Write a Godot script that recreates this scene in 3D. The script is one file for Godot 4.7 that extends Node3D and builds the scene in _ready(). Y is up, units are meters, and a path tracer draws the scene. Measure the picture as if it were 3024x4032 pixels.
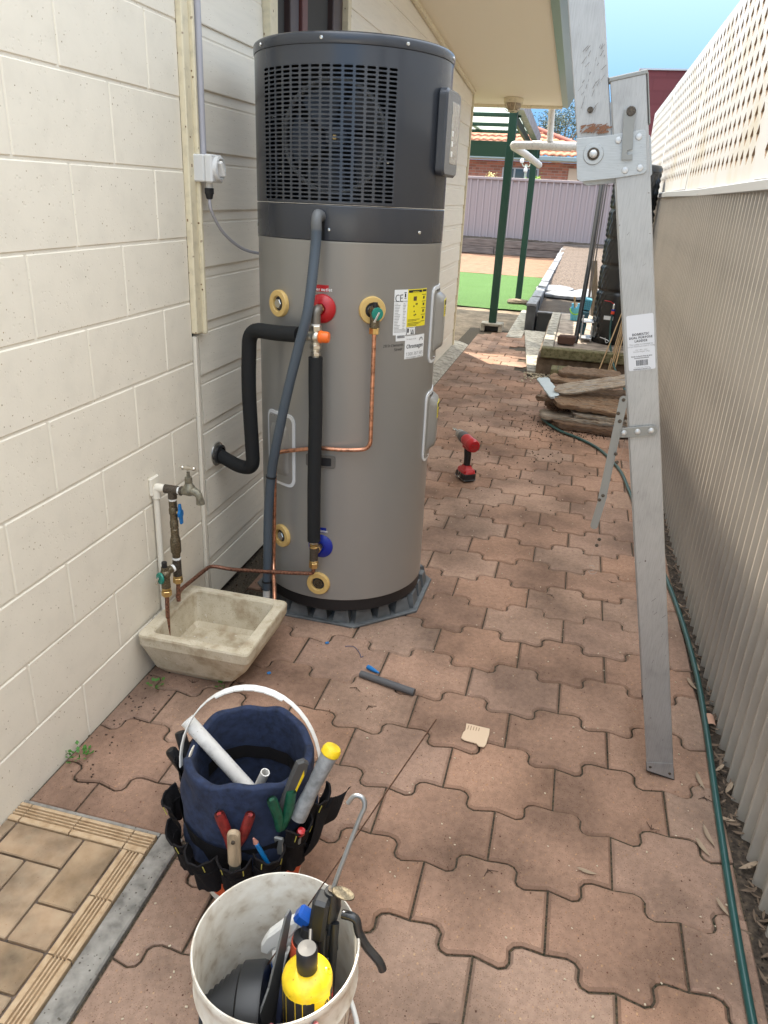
extends Node3D
# A narrow side yard: a hot water heater beside a house, a paved path, a ladder, a steel fence and the back garden.

const STRUCTURE := "structure"
var used := {}
var org := {}
var rng := RandomNumberGenerator.new()

# ---------------------------------------------------------------- mesh helpers
class MB:
	var v := PackedVector3Array()
	var n := PackedVector3Array()
	var t := PackedVector2Array()

	func tri(a: Vector3, b: Vector3, c: Vector3, na: Vector3, nb: Vector3, nc: Vector3) -> void:
		v.push_back(a)
		n.push_back(na)
		if (c - a).cross(b - a).dot(na + nb + nc) < 0.0:
			v.push_back(c)
			v.push_back(b)
			n.push_back(nc)
			n.push_back(nb)
		else:
			v.push_back(b)
			v.push_back(c)
			n.push_back(nb)
			n.push_back(nc)

	func flat(a: Vector3, b: Vector3, c: Vector3, hint: Vector3) -> void:
		var m := (c - a).cross(b - a).normalized()
		if m.dot(hint) < 0.0:
			m = -m
		tri(a, b, c, m, m, m)

	func quad(a: Vector3, b: Vector3, c: Vector3, d: Vector3, hint: Vector3) -> void:
		var m := (c - a).cross(d - b).normalized()
		if m.dot(hint) < 0.0:
			m = -m
		tri(a, b, c, m, m, m)
		tri(a, c, d, m, m, m)

	func quadn(a: Vector3, b: Vector3, c: Vector3, d: Vector3, na: Vector3, nb: Vector3, nc: Vector3, nd: Vector3) -> void:
		tri(a, b, c, na, nb, nc)
		tri(a, c, d, na, nc, nd)

	# a box with chamfered edges
	func box(x: Transform3D, s: Vector3, bev := 0.0) -> void:
		var h := s * 0.5
		bev = minf(bev, minf(h.x, minf(h.y, h.z)) * 0.8)
		var ax := [Vector3.RIGHT, Vector3.UP, Vector3.BACK]
		for i in 3:
			var j := (i + 1) % 3
			var k := (i + 2) % 3
			for sg in [-1.0, 1.0]:
				var o: Vector3 = ax[i] * h[i] * sg
				var p: Vector3 = ax[j] * (h[j] - bev)
				var q: Vector3 = ax[k] * (h[k] - bev)
				quad(x * (o - p - q), x * (o + p - q), x * (o + p + q), x * (o - p + q), x.basis * (ax[i] * sg))
			if bev > 0.0:
				for s1 in [-1.0, 1.0]:
					for s2 in [-1.0, 1.0]:
						var a: Vector3 = ax[j] * s1 * (h[j] - bev) + ax[k] * s2 * h[k]
						var b: Vector3 = ax[j] * s1 * h[j] + ax[k] * s2 * (h[k] - bev)
						var e: Vector3 = ax[i] * (h[i] - bev)
						quad(x * (a - e), x * (a + e), x * (b + e), x * (b - e), x.basis * (ax[j] * s1 + ax[k] * s2))
		if bev > 0.0:
			for sx in [-1.0, 1.0]:
				for sy in [-1.0, 1.0]:
					for sz in [-1.0, 1.0]:
						var q := Vector3(sx, sy, sz)
						flat(x * (q * Vector3(h.x, h.y - bev, h.z - bev)), x * (q * Vector3(h.x - bev, h.y, h.z - bev)), x * (q * Vector3(h.x - bev, h.y - bev, h.z)), x.basis * q)

	# profile of (radius, height) turned about local y; x = r sin a, z = r cos a
	func lathe(x: Transform3D, prof: Array, seg := 24, a0 := 0.0, a1 := TAU, sharp := 38.0) -> void:
		var m := prof.size()
		var sn: Array[Vector2] = []
		for i in m - 1:
			var d: Vector2 = prof[i + 1] - prof[i]
			sn.push_back(Vector2(d.y, -d.x).normalized())
		for i in m - 1:
			var n0: Vector2 = sn[i]
			var n1: Vector2 = sn[i]
			if i > 0 and rad_to_deg(absf(sn[i - 1].angle_to(sn[i]))) < sharp:
				n0 = (sn[i - 1] + sn[i]).normalized()
			if i < m - 2 and rad_to_deg(absf(sn[i + 1].angle_to(sn[i]))) < sharp:
				n1 = (sn[i + 1] + sn[i]).normalized()
			var p0: Vector2 = prof[i]
			var p1: Vector2 = prof[i + 1]
			for k in seg:
				var b0 := a0 + (a1 - a0) * k / seg
				var b1 := a0 + (a1 - a0) * (k + 1) / seg
				var d0 := Vector3(sin(b0), 0, cos(b0))
				var d1 := Vector3(sin(b1), 0, cos(b1))
				var U := Vector3.UP
				var A := x * (d0 * p0.x + U * p0.y)
				var B := x * (d1 * p0.x + U * p0.y)
				var C := x * (d1 * p1.x + U * p1.y)
				var D := x * (d0 * p1.x + U * p1.y)
				var na := (x.basis * (d0 * n0.x + U * n0.y)).normalized()
				var nb := (x.basis * (d1 * n0.x + U * n0.y)).normalized()
				var nc := (x.basis * (d1 * n1.x + U * n1.y)).normalized()
				var nd := (x.basis * (d0 * n1.x + U * n1.y)).normalized()
				if p0.x > 0.00001:
					tri(A, B, C, na, nb, nc)
				if p1.x > 0.00001:
					tri(A, C, D, na, nc, nd)

	func tube(pts: Array, rad, seg := 10, caps := true) -> void:
		var m := pts.size()
		var rings := []
		var dirs := []
		var side := Vector3.ZERO
		for i in m:
			var d: Vector3 = (pts[mini(i + 1, m - 1)] - pts[maxi(i - 1, 0)]).normalized()
			if i == 0:
				side = d.cross(Vector3.UP if absf(d.y) < 0.9 else Vector3.RIGHT).normalized()
			else:
				side = (side - d * side.dot(d)).normalized()
			var up := d.cross(side)
			var r: float = rad[i] if rad is Array else rad
			var ring := []
			for k in seg:
				var a := TAU * k / seg
				ring.push_back([pts[i] + (side * cos(a) + up * sin(a)) * r, side * cos(a) + up * sin(a)])
			rings.push_back(ring)
			dirs.push_back(d)
		for i in m - 1:
			for k in seg:
				var l := (k + 1) % seg
				quadn(rings[i][k][0], rings[i][l][0], rings[i + 1][l][0], rings[i + 1][k][0], rings[i][k][1], rings[i][l][1], rings[i + 1][l][1], rings[i + 1][k][1])
		if caps:
			for e in [0, m - 1]:
				var nn: Vector3 = -dirs[0] if e == 0 else dirs[m - 1]
				for k in seg:
					flat(pts[e], rings[e][k][0], rings[e][(k + 1) % seg][0], nn)

	# polygon in local xy pushed from z0 to z1
	func ext(x: Transform3D, poly: PackedVector2Array, z0: float, z1: float, bev := 0.0) -> void:
		if Geometry2D.is_polygon_clockwise(poly):
			poly.reverse()
		var m := poly.size()
		var ins := PackedVector2Array()
		for i in m:
			var a := poly[(i + m - 1) % m]
			var b := poly[i]
			var c := poly[(i + 1) % m]
			var e0 := (b - a).normalized()
			var e1 := (c - b).normalized()
			var n0 := Vector2(-e0.y, e0.x)
			var n1 := Vector2(-e1.y, e1.x)
			var k := n0 + n1
			var l := maxf(k.length_squared(), 0.5)
			ins.push_back(b + k * (2.0 / l) * bev)
		var idx := Geometry2D.triangulate_polygon(ins if bev > 0.0 else poly)
		for e in 2:
			var z := z0 if e == 0 else z1
			var nn := x.basis * Vector3(0, 0, -1.0 if e == 0 else 1.0)
			var face := ins if bev > 0.0 else poly
			for i in range(0, idx.size(), 3):
				var P := []
				for q in 3:
					var w := face[idx[i + q]]
					P.push_back(x * Vector3(w.x, w.y, z))
				flat(P[0], P[1], P[2], nn)
		var lo := z0 + (bev if z1 > z0 else -bev)
		var hi := z1 - (bev if z1 > z0 else -bev)
		for i in m:
			var a := poly[i]
			var b := poly[(i + 1) % m]
			var d := (b - a).normalized()
			var nn := x.basis * Vector3(d.y, -d.x, 0)
			quad(x * Vector3(a.x, a.y, lo), x * Vector3(b.x, b.y, lo), x * Vector3(b.x, b.y, hi), x * Vector3(a.x, a.y, hi), nn)
			if bev > 0.0:
				var ia := ins[i]
				var ib := ins[(i + 1) % m]
				quad(x * Vector3(a.x, a.y, hi), x * Vector3(b.x, b.y, hi), x * Vector3(ib.x, ib.y, z1), x * Vector3(ia.x, ia.y, z1), nn + x.basis * Vector3(0, 0, signf(z1 - z0)))
				quad(x * Vector3(a.x, a.y, lo), x * Vector3(b.x, b.y, lo), x * Vector3(ib.x, ib.y, z0), x * Vector3(ia.x, ia.y, z0), nn - x.basis * Vector3(0, 0, signf(z1 - z0)))

	# smooth sheet from fn(u, v); thickness by drawing it double sided
	func surf(nu: int, nv: int, fn: Callable, wrap_u := false, flip := false) -> void:
		var g := []
		for i in nu + 1:
			var row := []
			for j in nv + 1:
				row.push_back(fn.call(float(i) / nu, float(j) / nv))
			g.push_back(row)
		var nm := []
		for i in nu + 1:
			var row := []
			for j in nv + 1:
				var i0 := i - 1
				var i1 := i + 1
				if wrap_u:
					i0 = (i - 1 + nu) % nu
					i1 = (i + 1) % nu
				var du: Vector3 = g[mini(i1, nu)][j] - g[maxi(i0, 0)][j]
				var dv: Vector3 = g[i][mini(j + 1, nv)] - g[i][maxi(j - 1, 0)]
				var q := du.cross(dv).normalized()
				row.push_back(-q if flip else q)
			nm.push_back(row)
		for i in nu:
			for j in nv:
				quadn(g[i][j], g[i + 1][j], g[i + 1][j + 1], g[i][j + 1], nm[i][j], nm[i + 1][j], nm[i + 1][j + 1], nm[i][j + 1])

	# text laid by a mapping from (x, y) in metres to [point, normal]
	func text(words: String, height: float, fn: Callable, bold := true, family := "Droid Sans") -> void:
		var tm := TextMesh.new()
		var f := SystemFont.new()
		f.font_names = PackedStringArray([family])
		f.font_weight = 700 if bold else 400
		tm.font = f
		tm.text = words
		tm.font_size = 32
		tm.pixel_size = 1.0 / 32.0
		tm.depth = 0.0
		tm.curve_step = 2.0
		var ar := tm.get_mesh_arrays()
		if ar.is_empty():
			return
		var vs: PackedVector3Array = ar[Mesh.ARRAY_VERTEX]
		var ix = ar[Mesh.ARRAY_INDEX]
		var list := []
		if ix != null and ix.size() > 0:
			for q in ix:
				list.push_back(vs[q])
		else:
			for q in vs:
				list.push_back(q)
		for i in range(0, list.size() - 2, 3):
			var P := []
			for q in 3:
				P.push_back(fn.call(list[i + q].x * height, list[i + q].y * height))
			tri(P[0][0], P[1][0], P[2][0], P[0][1], P[1][1], P[2][1])


func T(p: Vector3, b := Basis()) -> Transform3D:
	return Transform3D(b, p)


# a frame whose y axis is d
func along(p: Vector3, d: Vector3) -> Transform3D:
	d = d.normalized()
	var s := d.cross(Vector3.UP if absf(d.y) < 0.95 else Vector3.RIGHT).normalized()
	return Transform3D(Basis(s, d, s.cross(d)), p)


# straight runs with rounded corners
func bend(pts: Array, r: float, steps := 6) -> Array:
	var out := [pts[0]]
	for i in range(1, pts.size() - 1):
		var a: Vector3 = (pts[i - 1] - pts[i])
		var b: Vector3 = (pts[i + 1] - pts[i])
		var k := minf(r, minf(a.length(), b.length()) * 0.49)
		var p0: Vector3 = pts[i] + a.normalized() * k
		var p2: Vector3 = pts[i] + b.normalized() * k
		for s in steps + 1:
			var u := float(s) / steps
			out.push_back(p0 * (1 - u) * (1 - u) + pts[i] * 2 * u * (1 - u) + p2 * u * u)
	out.push_back(pts[pts.size() - 1])
	return out


func smooth_path(pts: Array, steps := 8) -> Array:
	var out := []
	var m := pts.size()
	for i in m - 1:
		var p0: Vector3 = pts[maxi(i - 1, 0)]
		var p1: Vector3 = pts[i]
		var p2: Vector3 = pts[i + 1]
		var p3: Vector3 = pts[mini(i + 2, m - 1)]
		for s in steps:
			out.push_back(p1.cubic_interpolate(p2, p0, p3, float(s) / steps))
	out.push_back(pts[m - 1])
	return out


# ---------------------------------------------------------------- scene tree helpers
func numbered(parent: Node, called: String) -> String:
	var key := str(parent.get_instance_id()) + called
	var k: int = used.get(key, 0)
	used[key] = k + 1
	return called if k == 0 else "%s_%03d" % [called, k]


func at_of(parent: Node) -> Vector3:
	return org.get(parent, Vector3.ZERO)


func thing(called: String, label: String, category: String, at: Vector3, group := "") -> Node3D:
	var o := Node3D.new()
	o.name = numbered(self, called)
	add_child(o, true)
	o.position = at
	org[o] = at
	tag(o, label, category, group)
	return o


func tag(o: Node, label: String, category: String, group := "") -> void:
	o.set_meta("label", label)
	o.set_meta("category", category)
	if group:
		o.set_meta("group", group)


func to_mesh(mb: MB, shift: Vector3, mat: Material) -> ArrayMesh:
	var vs := PackedVector3Array()
	vs.resize(mb.v.size())
	for i in mb.v.size():
		vs[i] = mb.v[i] - shift
	var ar := []
	ar.resize(Mesh.ARRAY_MAX)
	ar[Mesh.ARRAY_VERTEX] = vs
	ar[Mesh.ARRAY_NORMAL] = mb.n
	var am := ArrayMesh.new()
	am.add_surface_from_arrays(Mesh.PRIMITIVE_TRIANGLES, ar)
	am.surface_set_material(0, mat)
	return am


# a mesh from world coordinates, set at its own base
func put(parent: Node3D, called: String, mb: MB, mat: Material) -> MeshInstance3D:
	var bb := AABB(mb.v[0], Vector3.ZERO)
	for p in mb.v:
		bb = bb.expand(p)
	var base := Vector3(bb.get_center().x, bb.position.y, bb.get_center().z)
	var o := MeshInstance3D.new()
	o.mesh = to_mesh(mb, base, mat)
	o.name = numbered(parent, called)
	parent.add_child(o, true)
	o.position = base - at_of(parent)
	org[o] = base
	return o


func single(called: String, mb: MB, mat: Material, label: String, category: String, group := "") -> MeshInstance3D:
	var o := put(self, called, mb, mat)
	tag(o, label, category, group)
	return o


func place(parent: Node3D, called: String, mesh: Mesh, at: Transform3D, mat: Material = null) -> MeshInstance3D:
	var o := MeshInstance3D.new()
	o.mesh = mesh
	o.name = numbered(parent, called)
	parent.add_child(o, true)
	o.transform = Transform3D(at.basis, at.origin - at_of(parent))
	org[o] = at.origin
	if mat:
		o.material_override = mat
	return o


func struct(called: String, mb: MB, mat: Material) -> MeshInstance3D:
	var o := put(self, called, mb, mat)
	o.set_meta("kind", STRUCTURE)
	return o


func tubeb(pts: Array, r, seg := 10) -> MB:
	var m := MB.new()
	m.tube(pts, r, seg)
	return m


func boxb(c: Vector3, s: Vector3, bev := 0.0, b := Basis()) -> MB:
	var m := MB.new()
	m.box(Transform3D(b, c), s, bev)
	return m


func latheb(x: Transform3D, prof: Array, seg := 24) -> MB:
	var m := MB.new()
	m.lathe(x, prof, seg)
	return m


func cyl(x: Transform3D, r: float, y0: float, y1: float, bev := 0.0, seg := 20) -> MB:
	return latheb(x, [Vector2(0, y0), Vector2(r - bev, y0), Vector2(r, y0 + bev), Vector2(r, y1 - bev), Vector2(r - bev, y1), Vector2(0, y1)], seg)


func ring_prof(ri: float, ro: float, y0: float, y1: float) -> Array:
	return [Vector2(ri, y0), Vector2(ro, y0), Vector2(ro, y1), Vector2(ri, y1), Vector2(ri, y0)]


func hexpoly(r: float) -> PackedVector2Array:
	var p := PackedVector2Array()
	for i in 6:
		p.push_back(Vector2(cos(TAU * i / 6), sin(TAU * i / 6)) * r)
	return p


# a hex nut or bolt head about local y
func hexb(mb: MB, x: Transform3D, r: float, y0: float, y1: float) -> void:
	var b := Transform3D(x.basis * Basis(Vector3.RIGHT, Vector3.FORWARD, Vector3.UP), x.origin)
	mb.ext(b, hexpoly(r), y0, y1, r * 0.08)


func rrect(x0: float, y0: float, x1: float, y1: float, r: float, k := 4) -> PackedVector2Array:
	var p := PackedVector2Array()
	var cs := [[x1 - r, y1 - r, 0.0], [x0 + r, y1 - r, 90.0], [x0 + r, y0 + r, 180.0], [x1 - r, y0 + r, 270.0]]
	for c in cs:
		for i in k + 1:
			var a := deg_to_rad(c[2] + 90.0 * i / k)
			p.push_back(Vector2(c[0] + r * cos(a), c[1] + r * sin(a)))
	return p


# ---------------------------------------------------------------- materials (base colours are linear, real-world values)
func mat(r: float, g: float, b: float, rough := 0.6, metal := 0.0, o := {}) -> StandardMaterial3D:
	var m := StandardMaterial3D.new()
	var c := Color(r, g, b).linear_to_srgb()
	c.a = o.get("alpha", 1.0)
	m.albedo_color = c
	m.roughness = rough
	m.metallic = metal
	if o.has("alpha"):
		m.transparency = BaseMaterial3D.TRANSPARENCY_ALPHA
	if o.has("spec"):
		m.metallic_specular = o.spec
	if o.has("tex") or o.has("hm") or o.has("rtex"):
		m.uv1_triplanar = true
		m.uv1_world_triplanar = o.get("world", true)
		m.uv1_triplanar_sharpness = 4.0
		m.uv1_scale = o.get("scale", Vector3.ONE)
		m.uv1_offset = o.get("off", Vector3.ZERO)
	if o.has("tex"):
		m.albedo_texture = o.tex
	if o.has("hm"):
		m.heightmap_enabled = true
		m.heightmap_texture = o.hm
		m.heightmap_scale = o.get("hs", 0.1)
	if o.has("rtex"):
		m.roughness_texture = o.rtex
		m.roughness_texture_channel = BaseMaterial3D.TEXTURE_CHANNEL_RED
	if o.has("det"):
		m.detail_enabled = true
		m.detail_albedo = o.det
		m.detail_blend_mode = BaseMaterial3D.BLEND_MODE_MUL
		m.detail_uv_layer = BaseMaterial3D.DETAIL_UV_2
		m.uv2_triplanar = true
		m.uv2_world_triplanar = o.get("world", true)
		m.uv2_triplanar_sharpness = 4.0
		m.uv2_scale = o.get("dscale", Vector3.ONE)
	if o.has("cc"):
		m.clearcoat_enabled = true
		m.clearcoat = o.cc
		m.clearcoat_roughness = 0.12
	if o.has("back"):
		m.backlight_enabled = true
		m.backlight = o.back
	return m


# a tiling picture: noise through a list of greys or colours, then specks (count, colour, smallest, largest)
func pic(sd: int, freq: float, cols: Array, specks := [], size := 512, kind := 0, oct := 5) -> ImageTexture:
	var fn := FastNoiseLite.new()
	fn.seed = sd
	fn.frequency = freq
	fn.fractal_octaves = oct
	fn.fractal_gain = 0.55
	fn.noise_type = FastNoiseLite.TYPE_SIMPLEX_SMOOTH if kind == 0 else FastNoiseLite.TYPE_CELLULAR
	var src := fn.get_seamless_image(size, size).get_data()
	var grad := Gradient.new()
	var offs := PackedFloat32Array()
	var gc := PackedColorArray()
	for i in cols.size():
		offs.push_back(float(i) / (cols.size() - 1))
		gc.push_back(cols[i] if cols[i] is Color else Color(cols[i], cols[i], cols[i]))
	grad.offsets = offs
	grad.colors = gc
	var lut := PackedByteArray()
	for i in 256:
		var c := grad.sample(i / 255.0)
		lut.append_array(PackedByteArray([int(c.r * 255), int(c.g * 255), int(c.b * 255)]))
	var out := PackedByteArray()
	out.resize(size * size * 3)
	for i in size * size:
		var k := src[i] * 3
		var q := i * 3
		out[q] = lut[k]
		out[q + 1] = lut[k + 1]
		out[q + 2] = lut[k + 2]
	var im := Image.create_from_data(size, size, false, Image.FORMAT_RGB8, out)
	var rg := RandomNumberGenerator.new()
	rg.seed = sd
	for s in specks:
		for i in int(s[0]):
			var w := rg.randi_range(s[2], s[3])
			var h := rg.randi_range(s[2], s[3])
			var x := rg.randi_range(0, size - w)
			var y := rg.randi_range(0, size - h)
			var c: Color = s[1]
			var k := rg.randf_range(0.85, 1.1)
			im.fill_rect(Rect2i(x, y, w, h), Color(minf(c.r * k, 1), minf(c.g * k, 1), minf(c.b * k, 1)))
			if w > 3:
				im.fill_rect(Rect2i(x + 1, maxi(y - 1, 0), w - 2, mini(h + 2, size - y)), Color(minf(c.r * k, 1), minf(c.g * k, 1), minf(c.b * k, 1)))
	return ImageTexture.create_from_image(im)


var X := {}
var HX := Transform3D()          # frame of the water heater: y is its axis
const HR := 0.3225


func _ready() -> void:
	rng.seed = 11
	# camera
	var cam := Camera3D.new()
	cam.name = "camera"
	add_child(cam)
	cam.transform = Transform3D(Basis(Vector3(0.96869, 0.04785, -0.24364), Vector3(-0.13949, 0.91862, -0.36992), Vector3(0.20611, 0.39232, 0.89643)).orthonormalized(), Vector3(0, 1.55, 0))
	cam.fov = 68.64
	cam.keep_aspect = Camera3D.KEEP_HEIGHT
	cam.near = 0.05
	cam.far = 400.0
	cam.current = true
	# sky, exposure
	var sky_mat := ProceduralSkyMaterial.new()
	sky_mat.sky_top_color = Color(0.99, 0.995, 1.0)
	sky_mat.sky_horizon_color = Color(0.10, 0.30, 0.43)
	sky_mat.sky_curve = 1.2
	sky_mat.ground_bottom_color = Color(0.45, 0.38, 0.32)
	sky_mat.ground_horizon_color = Color(0.62, 0.58, 0.52)
	sky_mat.sky_energy_multiplier = 1.0
	sky_mat.sun_angle_max = 12.0
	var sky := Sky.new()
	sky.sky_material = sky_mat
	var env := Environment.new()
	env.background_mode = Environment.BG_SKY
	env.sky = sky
	env.tonemap_mode = Environment.TONE_MAPPER_LINEAR
	env.tonemap_exposure = 5.9
	env.sdfgi_enabled = true
	env.ssao_enabled = true
	env.ssil_enabled = true
	var we := WorldEnvironment.new()
	we.name = "world_environment"
	we.environment = env
	add_child(we)
	# sun: high, ahead and to the left, so that the roof shades the path
	var sun := DirectionalLight3D.new()
	sun.name = "sun"
	sun.light_energy = 0.6
	sun.light_color = Color(1.0, 0.96, 0.89)
	sun.light_angular_distance = 0.5
	sun.shadow_enabled = true
	add_child(sun)
	sun.look_at_from_position(Vector3(-0.31, 0.83, -0.47) * 10.0, Vector3.ZERO, Vector3.RIGHT)

	make_materials()
	build_ground()
	build_paving()
	build_tiles()
	build_house()
	build_steel_fence()
	build_garden()
	build_patio()
	build_background()
	build_heater()
	build_plumbing()
	build_trough()
	build_ladder()
	build_tool_bucket()
	build_white_bucket()
	build_path_things()
	build_tank_corner()
	build_wood_pile()
	build_small_plants()


func make_materials() -> void:
	var g := func(a: float) -> Color: return Color(a, a, a)
	var t_stain := pic(3, 0.008, [0.60, 0.78, 0.90, 1.0, 1.0], [], 512, 0, 6)
	var t_fine := pic(4, 0.06, [0.5, 0.75, 1.0], [], 512, 0, 4)
	X.stain = t_stain
	# pavers: pinkish brown concrete with pale and dark chips
	var t_pav := pic(5, 0.035, [0.80, 0.87, 0.93], [[5200, Color(0.72, 0.68, 0.66), 1, 2], [3200, Color(0.98, 0.95, 0.9), 1, 2], [150, Color(1, 0.96, 0.88), 2, 5], [50, Color(0.58, 0.5, 0.48), 2, 4]])
	var h_pav := pic(6, 0.12, [0.35, 0.7, 0.85], [[1500, Color(0.2, 0.2, 0.2), 1, 3], [700, Color(1, 1, 1), 2, 4]])
	var tones := [Vector3(0.495, 0.312, 0.222), Vector3(0.53, 0.35, 0.255), Vector3(0.465, 0.305, 0.226), Vector3(0.505, 0.308, 0.212), Vector3(0.48, 0.325, 0.242), Vector3(0.43, 0.268, 0.19)]
	X.pavers = []
	for q in tones:
		X.pavers.push_back(mat(q.x, q.y, q.z, 0.9, 0, {tex = t_pav, scale = Vector3.ONE * 2.1, hm = h_pav, hs = 0.12, det = t_stain, dscale = Vector3.ONE * 0.43, spec = 0.35}))
	X.joint = mat(0.125, 0.095, 0.062, 1, 0, {tex = pic(7, 0.08, [0.35, 0.7, 1.0], [[900, Color(0.9, 0.85, 0.7), 2, 5], [600, Color(0.35, 0.45, 0.25), 2, 6]]), scale = Vector3.ONE * 2.5})
	var t_soil := pic(8, 0.05, [0.4, 0.7, 1.0], [[700, Color(1, 0.95, 0.85), 1, 4], [900, Color(0.3, 0.27, 0.25), 2, 5]])
	X.soil = mat(0.12, 0.088, 0.062, 1, 0, {tex = t_soil, scale = Vector3.ONE * 1.6, hm = t_fine, hs = 0.8})
	X.sand = mat(0.31, 0.235, 0.16, 1, 0, {tex = pic(9, 0.03, [0.75, 0.9, 1.0], [[900, Color(0.6, 0.5, 0.4), 1, 3]]), scale = Vector3.ONE * 0.7, hm = t_fine, hs = 1.0, det = t_stain, dscale = Vector3.ONE * 0.6})
	X.dirt = mat(0.285, 0.155, 0.092, 1, 0, {tex = pic(10, 0.02, [0.7, 0.88, 1.0], [[500, Color(0.6, 0.5, 0.42), 1, 4]]), scale = Vector3(0.35, 0.35, 0.9), hm = t_fine, hs = 2.0})
	X.bedsoil = mat(0.21, 0.155, 0.118, 1, 0, {tex = pic(12, 0.05, [0.4, 0.8, 1.0], [[1500, Color(0.35, 0.28, 0.24), 2, 7]]), scale = Vector3.ONE * 0.8, hm = t_fine, hs = 2.0})
	X.turf = mat(0.065, 0.18, 0.016, 0.9, 0, {tex = pic(13, 0.08, [0.45, 0.85, 1.0], [[900, Color(0.5, 0.55, 0.4), 1, 3]], 512), scale = Vector3(0.9, 0.9, 0.9), hm = t_fine, hs = 3.0})
	X.concrete = mat(0.345, 0.325, 0.29, 0.95, 0, {tex = pic(14, 0.02, [0.6, 0.85, 1.0], [[900, Color(0.55, 0.53, 0.5), 1, 3]]), scale = Vector3.ONE * 1.5, hm = t_fine, hs = 0.25})
	X.paleconcrete = mat(0.50, 0.46, 0.385, 0.95, 0, {tex = pic(15, 0.015, [0.55, 0.85, 1.0], [[700, Color(0.5, 0.46, 0.4), 1, 4]]), scale = Vector3.ONE * 1.3, hm = t_fine, hs = 0.3})
	X.mossy = mat(0.22, 0.205, 0.15, 0.95, 0, {tex = pic(16, 0.02, [Color(0.6, 0.57, 0.5), Color(0.85, 0.85, 0.72), Color(1, 0.97, 0.92)], [[500, Color(0.3, 0.3, 0.22), 1, 4]]), scale = Vector3.ONE * 2.0, hm = t_fine, hs = 0.3})
	# house
	var h_block := pic(17, 0.1, [0.85, 0.92, 1.0], [[300, Color(0.1, 0.1, 0.1), 2, 4], [400, Color(0.5, 0.5, 0.5), 1, 3]])
	var t_block := pic(18, 0.008, [0.965, 0.99, 1.0], [[130, Color(0.66, 0.60, 0.5), 1, 3]])
	X.block = mat(0.79, 0.73, 0.615, 0.6, 0, {tex = t_block, scale = Vector3.ONE * 1.9, hm = h_block, hs = 0.08, spec = 0.4})
	X.mortar = mat(0.75, 0.695, 0.59, 0.7, 0, {tex = t_block, scale = Vector3.ONE * 1.9, hm = t_fine, hs = 0.15})
	var h_grain := pic(19, 0.02, [0.3, 0.8, 0.5, 0.9, 0.6], [], 512, 0, 4)
	X.board = mat(0.84, 0.785, 0.675, 0.45, 0, {tex = t_block, hm = h_grain, hs = 0.045, scale = Vector3(7.0, 7.0, 0.75), spec = 0.4})
	X.trim = mat(0.70, 0.62, 0.44, 0.5, 0, {tex = pic(20, 0.02, [0.9, 1.0, 1.0], [[60, Color(0.5, 0.36, 0.25), 2, 6]]), scale = Vector3.ONE * 1.6})
	X.soffit = mat(0.83, 0.75, 0.60, 0.7)
	X.gutter = mat(0.16, 0.23, 0.22, 0.35, 0.0, {spec = 0.6})
	X.roofsheet = mat(0.13, 0.19, 0.19, 0.4)
	X.darkframe = mat(0.05, 0.03, 0.028, 0.4)
	X.maroon = mat(0.11, 0.035, 0.03, 0.45)
	X.curtain = mat(0.35, 0.35, 0.29, 0.9)
	X.glass = mat(0.78, 0.82, 0.86, 0.02, 0.95)
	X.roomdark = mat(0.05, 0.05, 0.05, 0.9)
	# fence
	X.corr = mat(0.475, 0.43, 0.37, 0.38, 0, {tex = pic(21, 0.01, [0.82, 0.95, 1.0], [], 256), scale = Vector3(1.0, 0.5, 1.0), spec = 0.5})
	X.cap = mat(0.42, 0.43, 0.43, 0.4, 0.2)
	X.lattice = mat(0.58, 0.58, 0.575, 0.55, 0, {tex = pic(22, 0.01, [Color(0.96, 0.93, 0.86), Color(1, 1, 1), Color(1, 1, 1)], [], 256), scale = Vector3.ONE * 0.6})
	X.galv = mat(0.55, 0.56, 0.57, 0.4, 0.6)
	# metals
	var t_brush := pic(23, 0.02, [0.90, 0.97, 1.0], [[40, Color(0.7, 0.66, 0.64), 1, 4]], 512, 0, 5)
	X.alu = mat(0.45, 0.455, 0.455, 0.5, 0.55, {tex = t_brush, scale = Vector3(26, 1.6, 26), det = pic(24, 0.006, [0.88, 0.97, 1.0, 1.0], [[16, Color(0.55, 0.47, 0.42), 1, 3]]), dscale = Vector3.ONE * 1.7})
	X.aluplate = mat(0.48, 0.50, 0.505, 0.42, 0.6, {tex = t_brush, scale = Vector3(2, 30, 2)})
	X.steel = mat(0.27, 0.275, 0.265, 0.5, 0.55)
	X.rusty = mat(0.14, 0.065, 0.035, 0.85, 0.1, {tex = t_fine, scale = Vector3.ONE * 6.0})
	X.chrome = mat(0.62, 0.62, 0.60, 0.2, 0.95)
	X.oldbrass = mat(0.30, 0.245, 0.16, 0.45, 0.75, {tex = t_fine, scale = Vector3.ONE * 5.0})
	X.brass = mat(0.66, 0.47, 0.20, 0.28, 0.95)
	X.bronze = mat(0.17, 0.14, 0.11, 0.5, 0.6, {tex = t_fine, scale = Vector3.ONE * 6.0})
	X.nickel = mat(0.60, 0.56, 0.48, 0.3, 0.9)
	X.copper = mat(0.72, 0.35, 0.22, 0.32, 0.9, {tex = pic(25, 0.03, [0.55, 0.85, 1.0, 1.0], [[80, Color(0.3, 0.22, 0.2), 1, 4]]), scale = Vector3.ONE * 3.0})
	X.oldcopper = mat(0.50, 0.24, 0.16, 0.5, 0.75, {tex = pic(26, 0.04, [0.4, 0.75, 1.0], [[200, Color(0.3, 0.2, 0.18), 1, 5]]), scale = Vector3.ONE * 4.0})
	# heater
	X.greycase = mat(0.315, 0.308, 0.29, 0.34, 0.35, {spec = 0.5})
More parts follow.
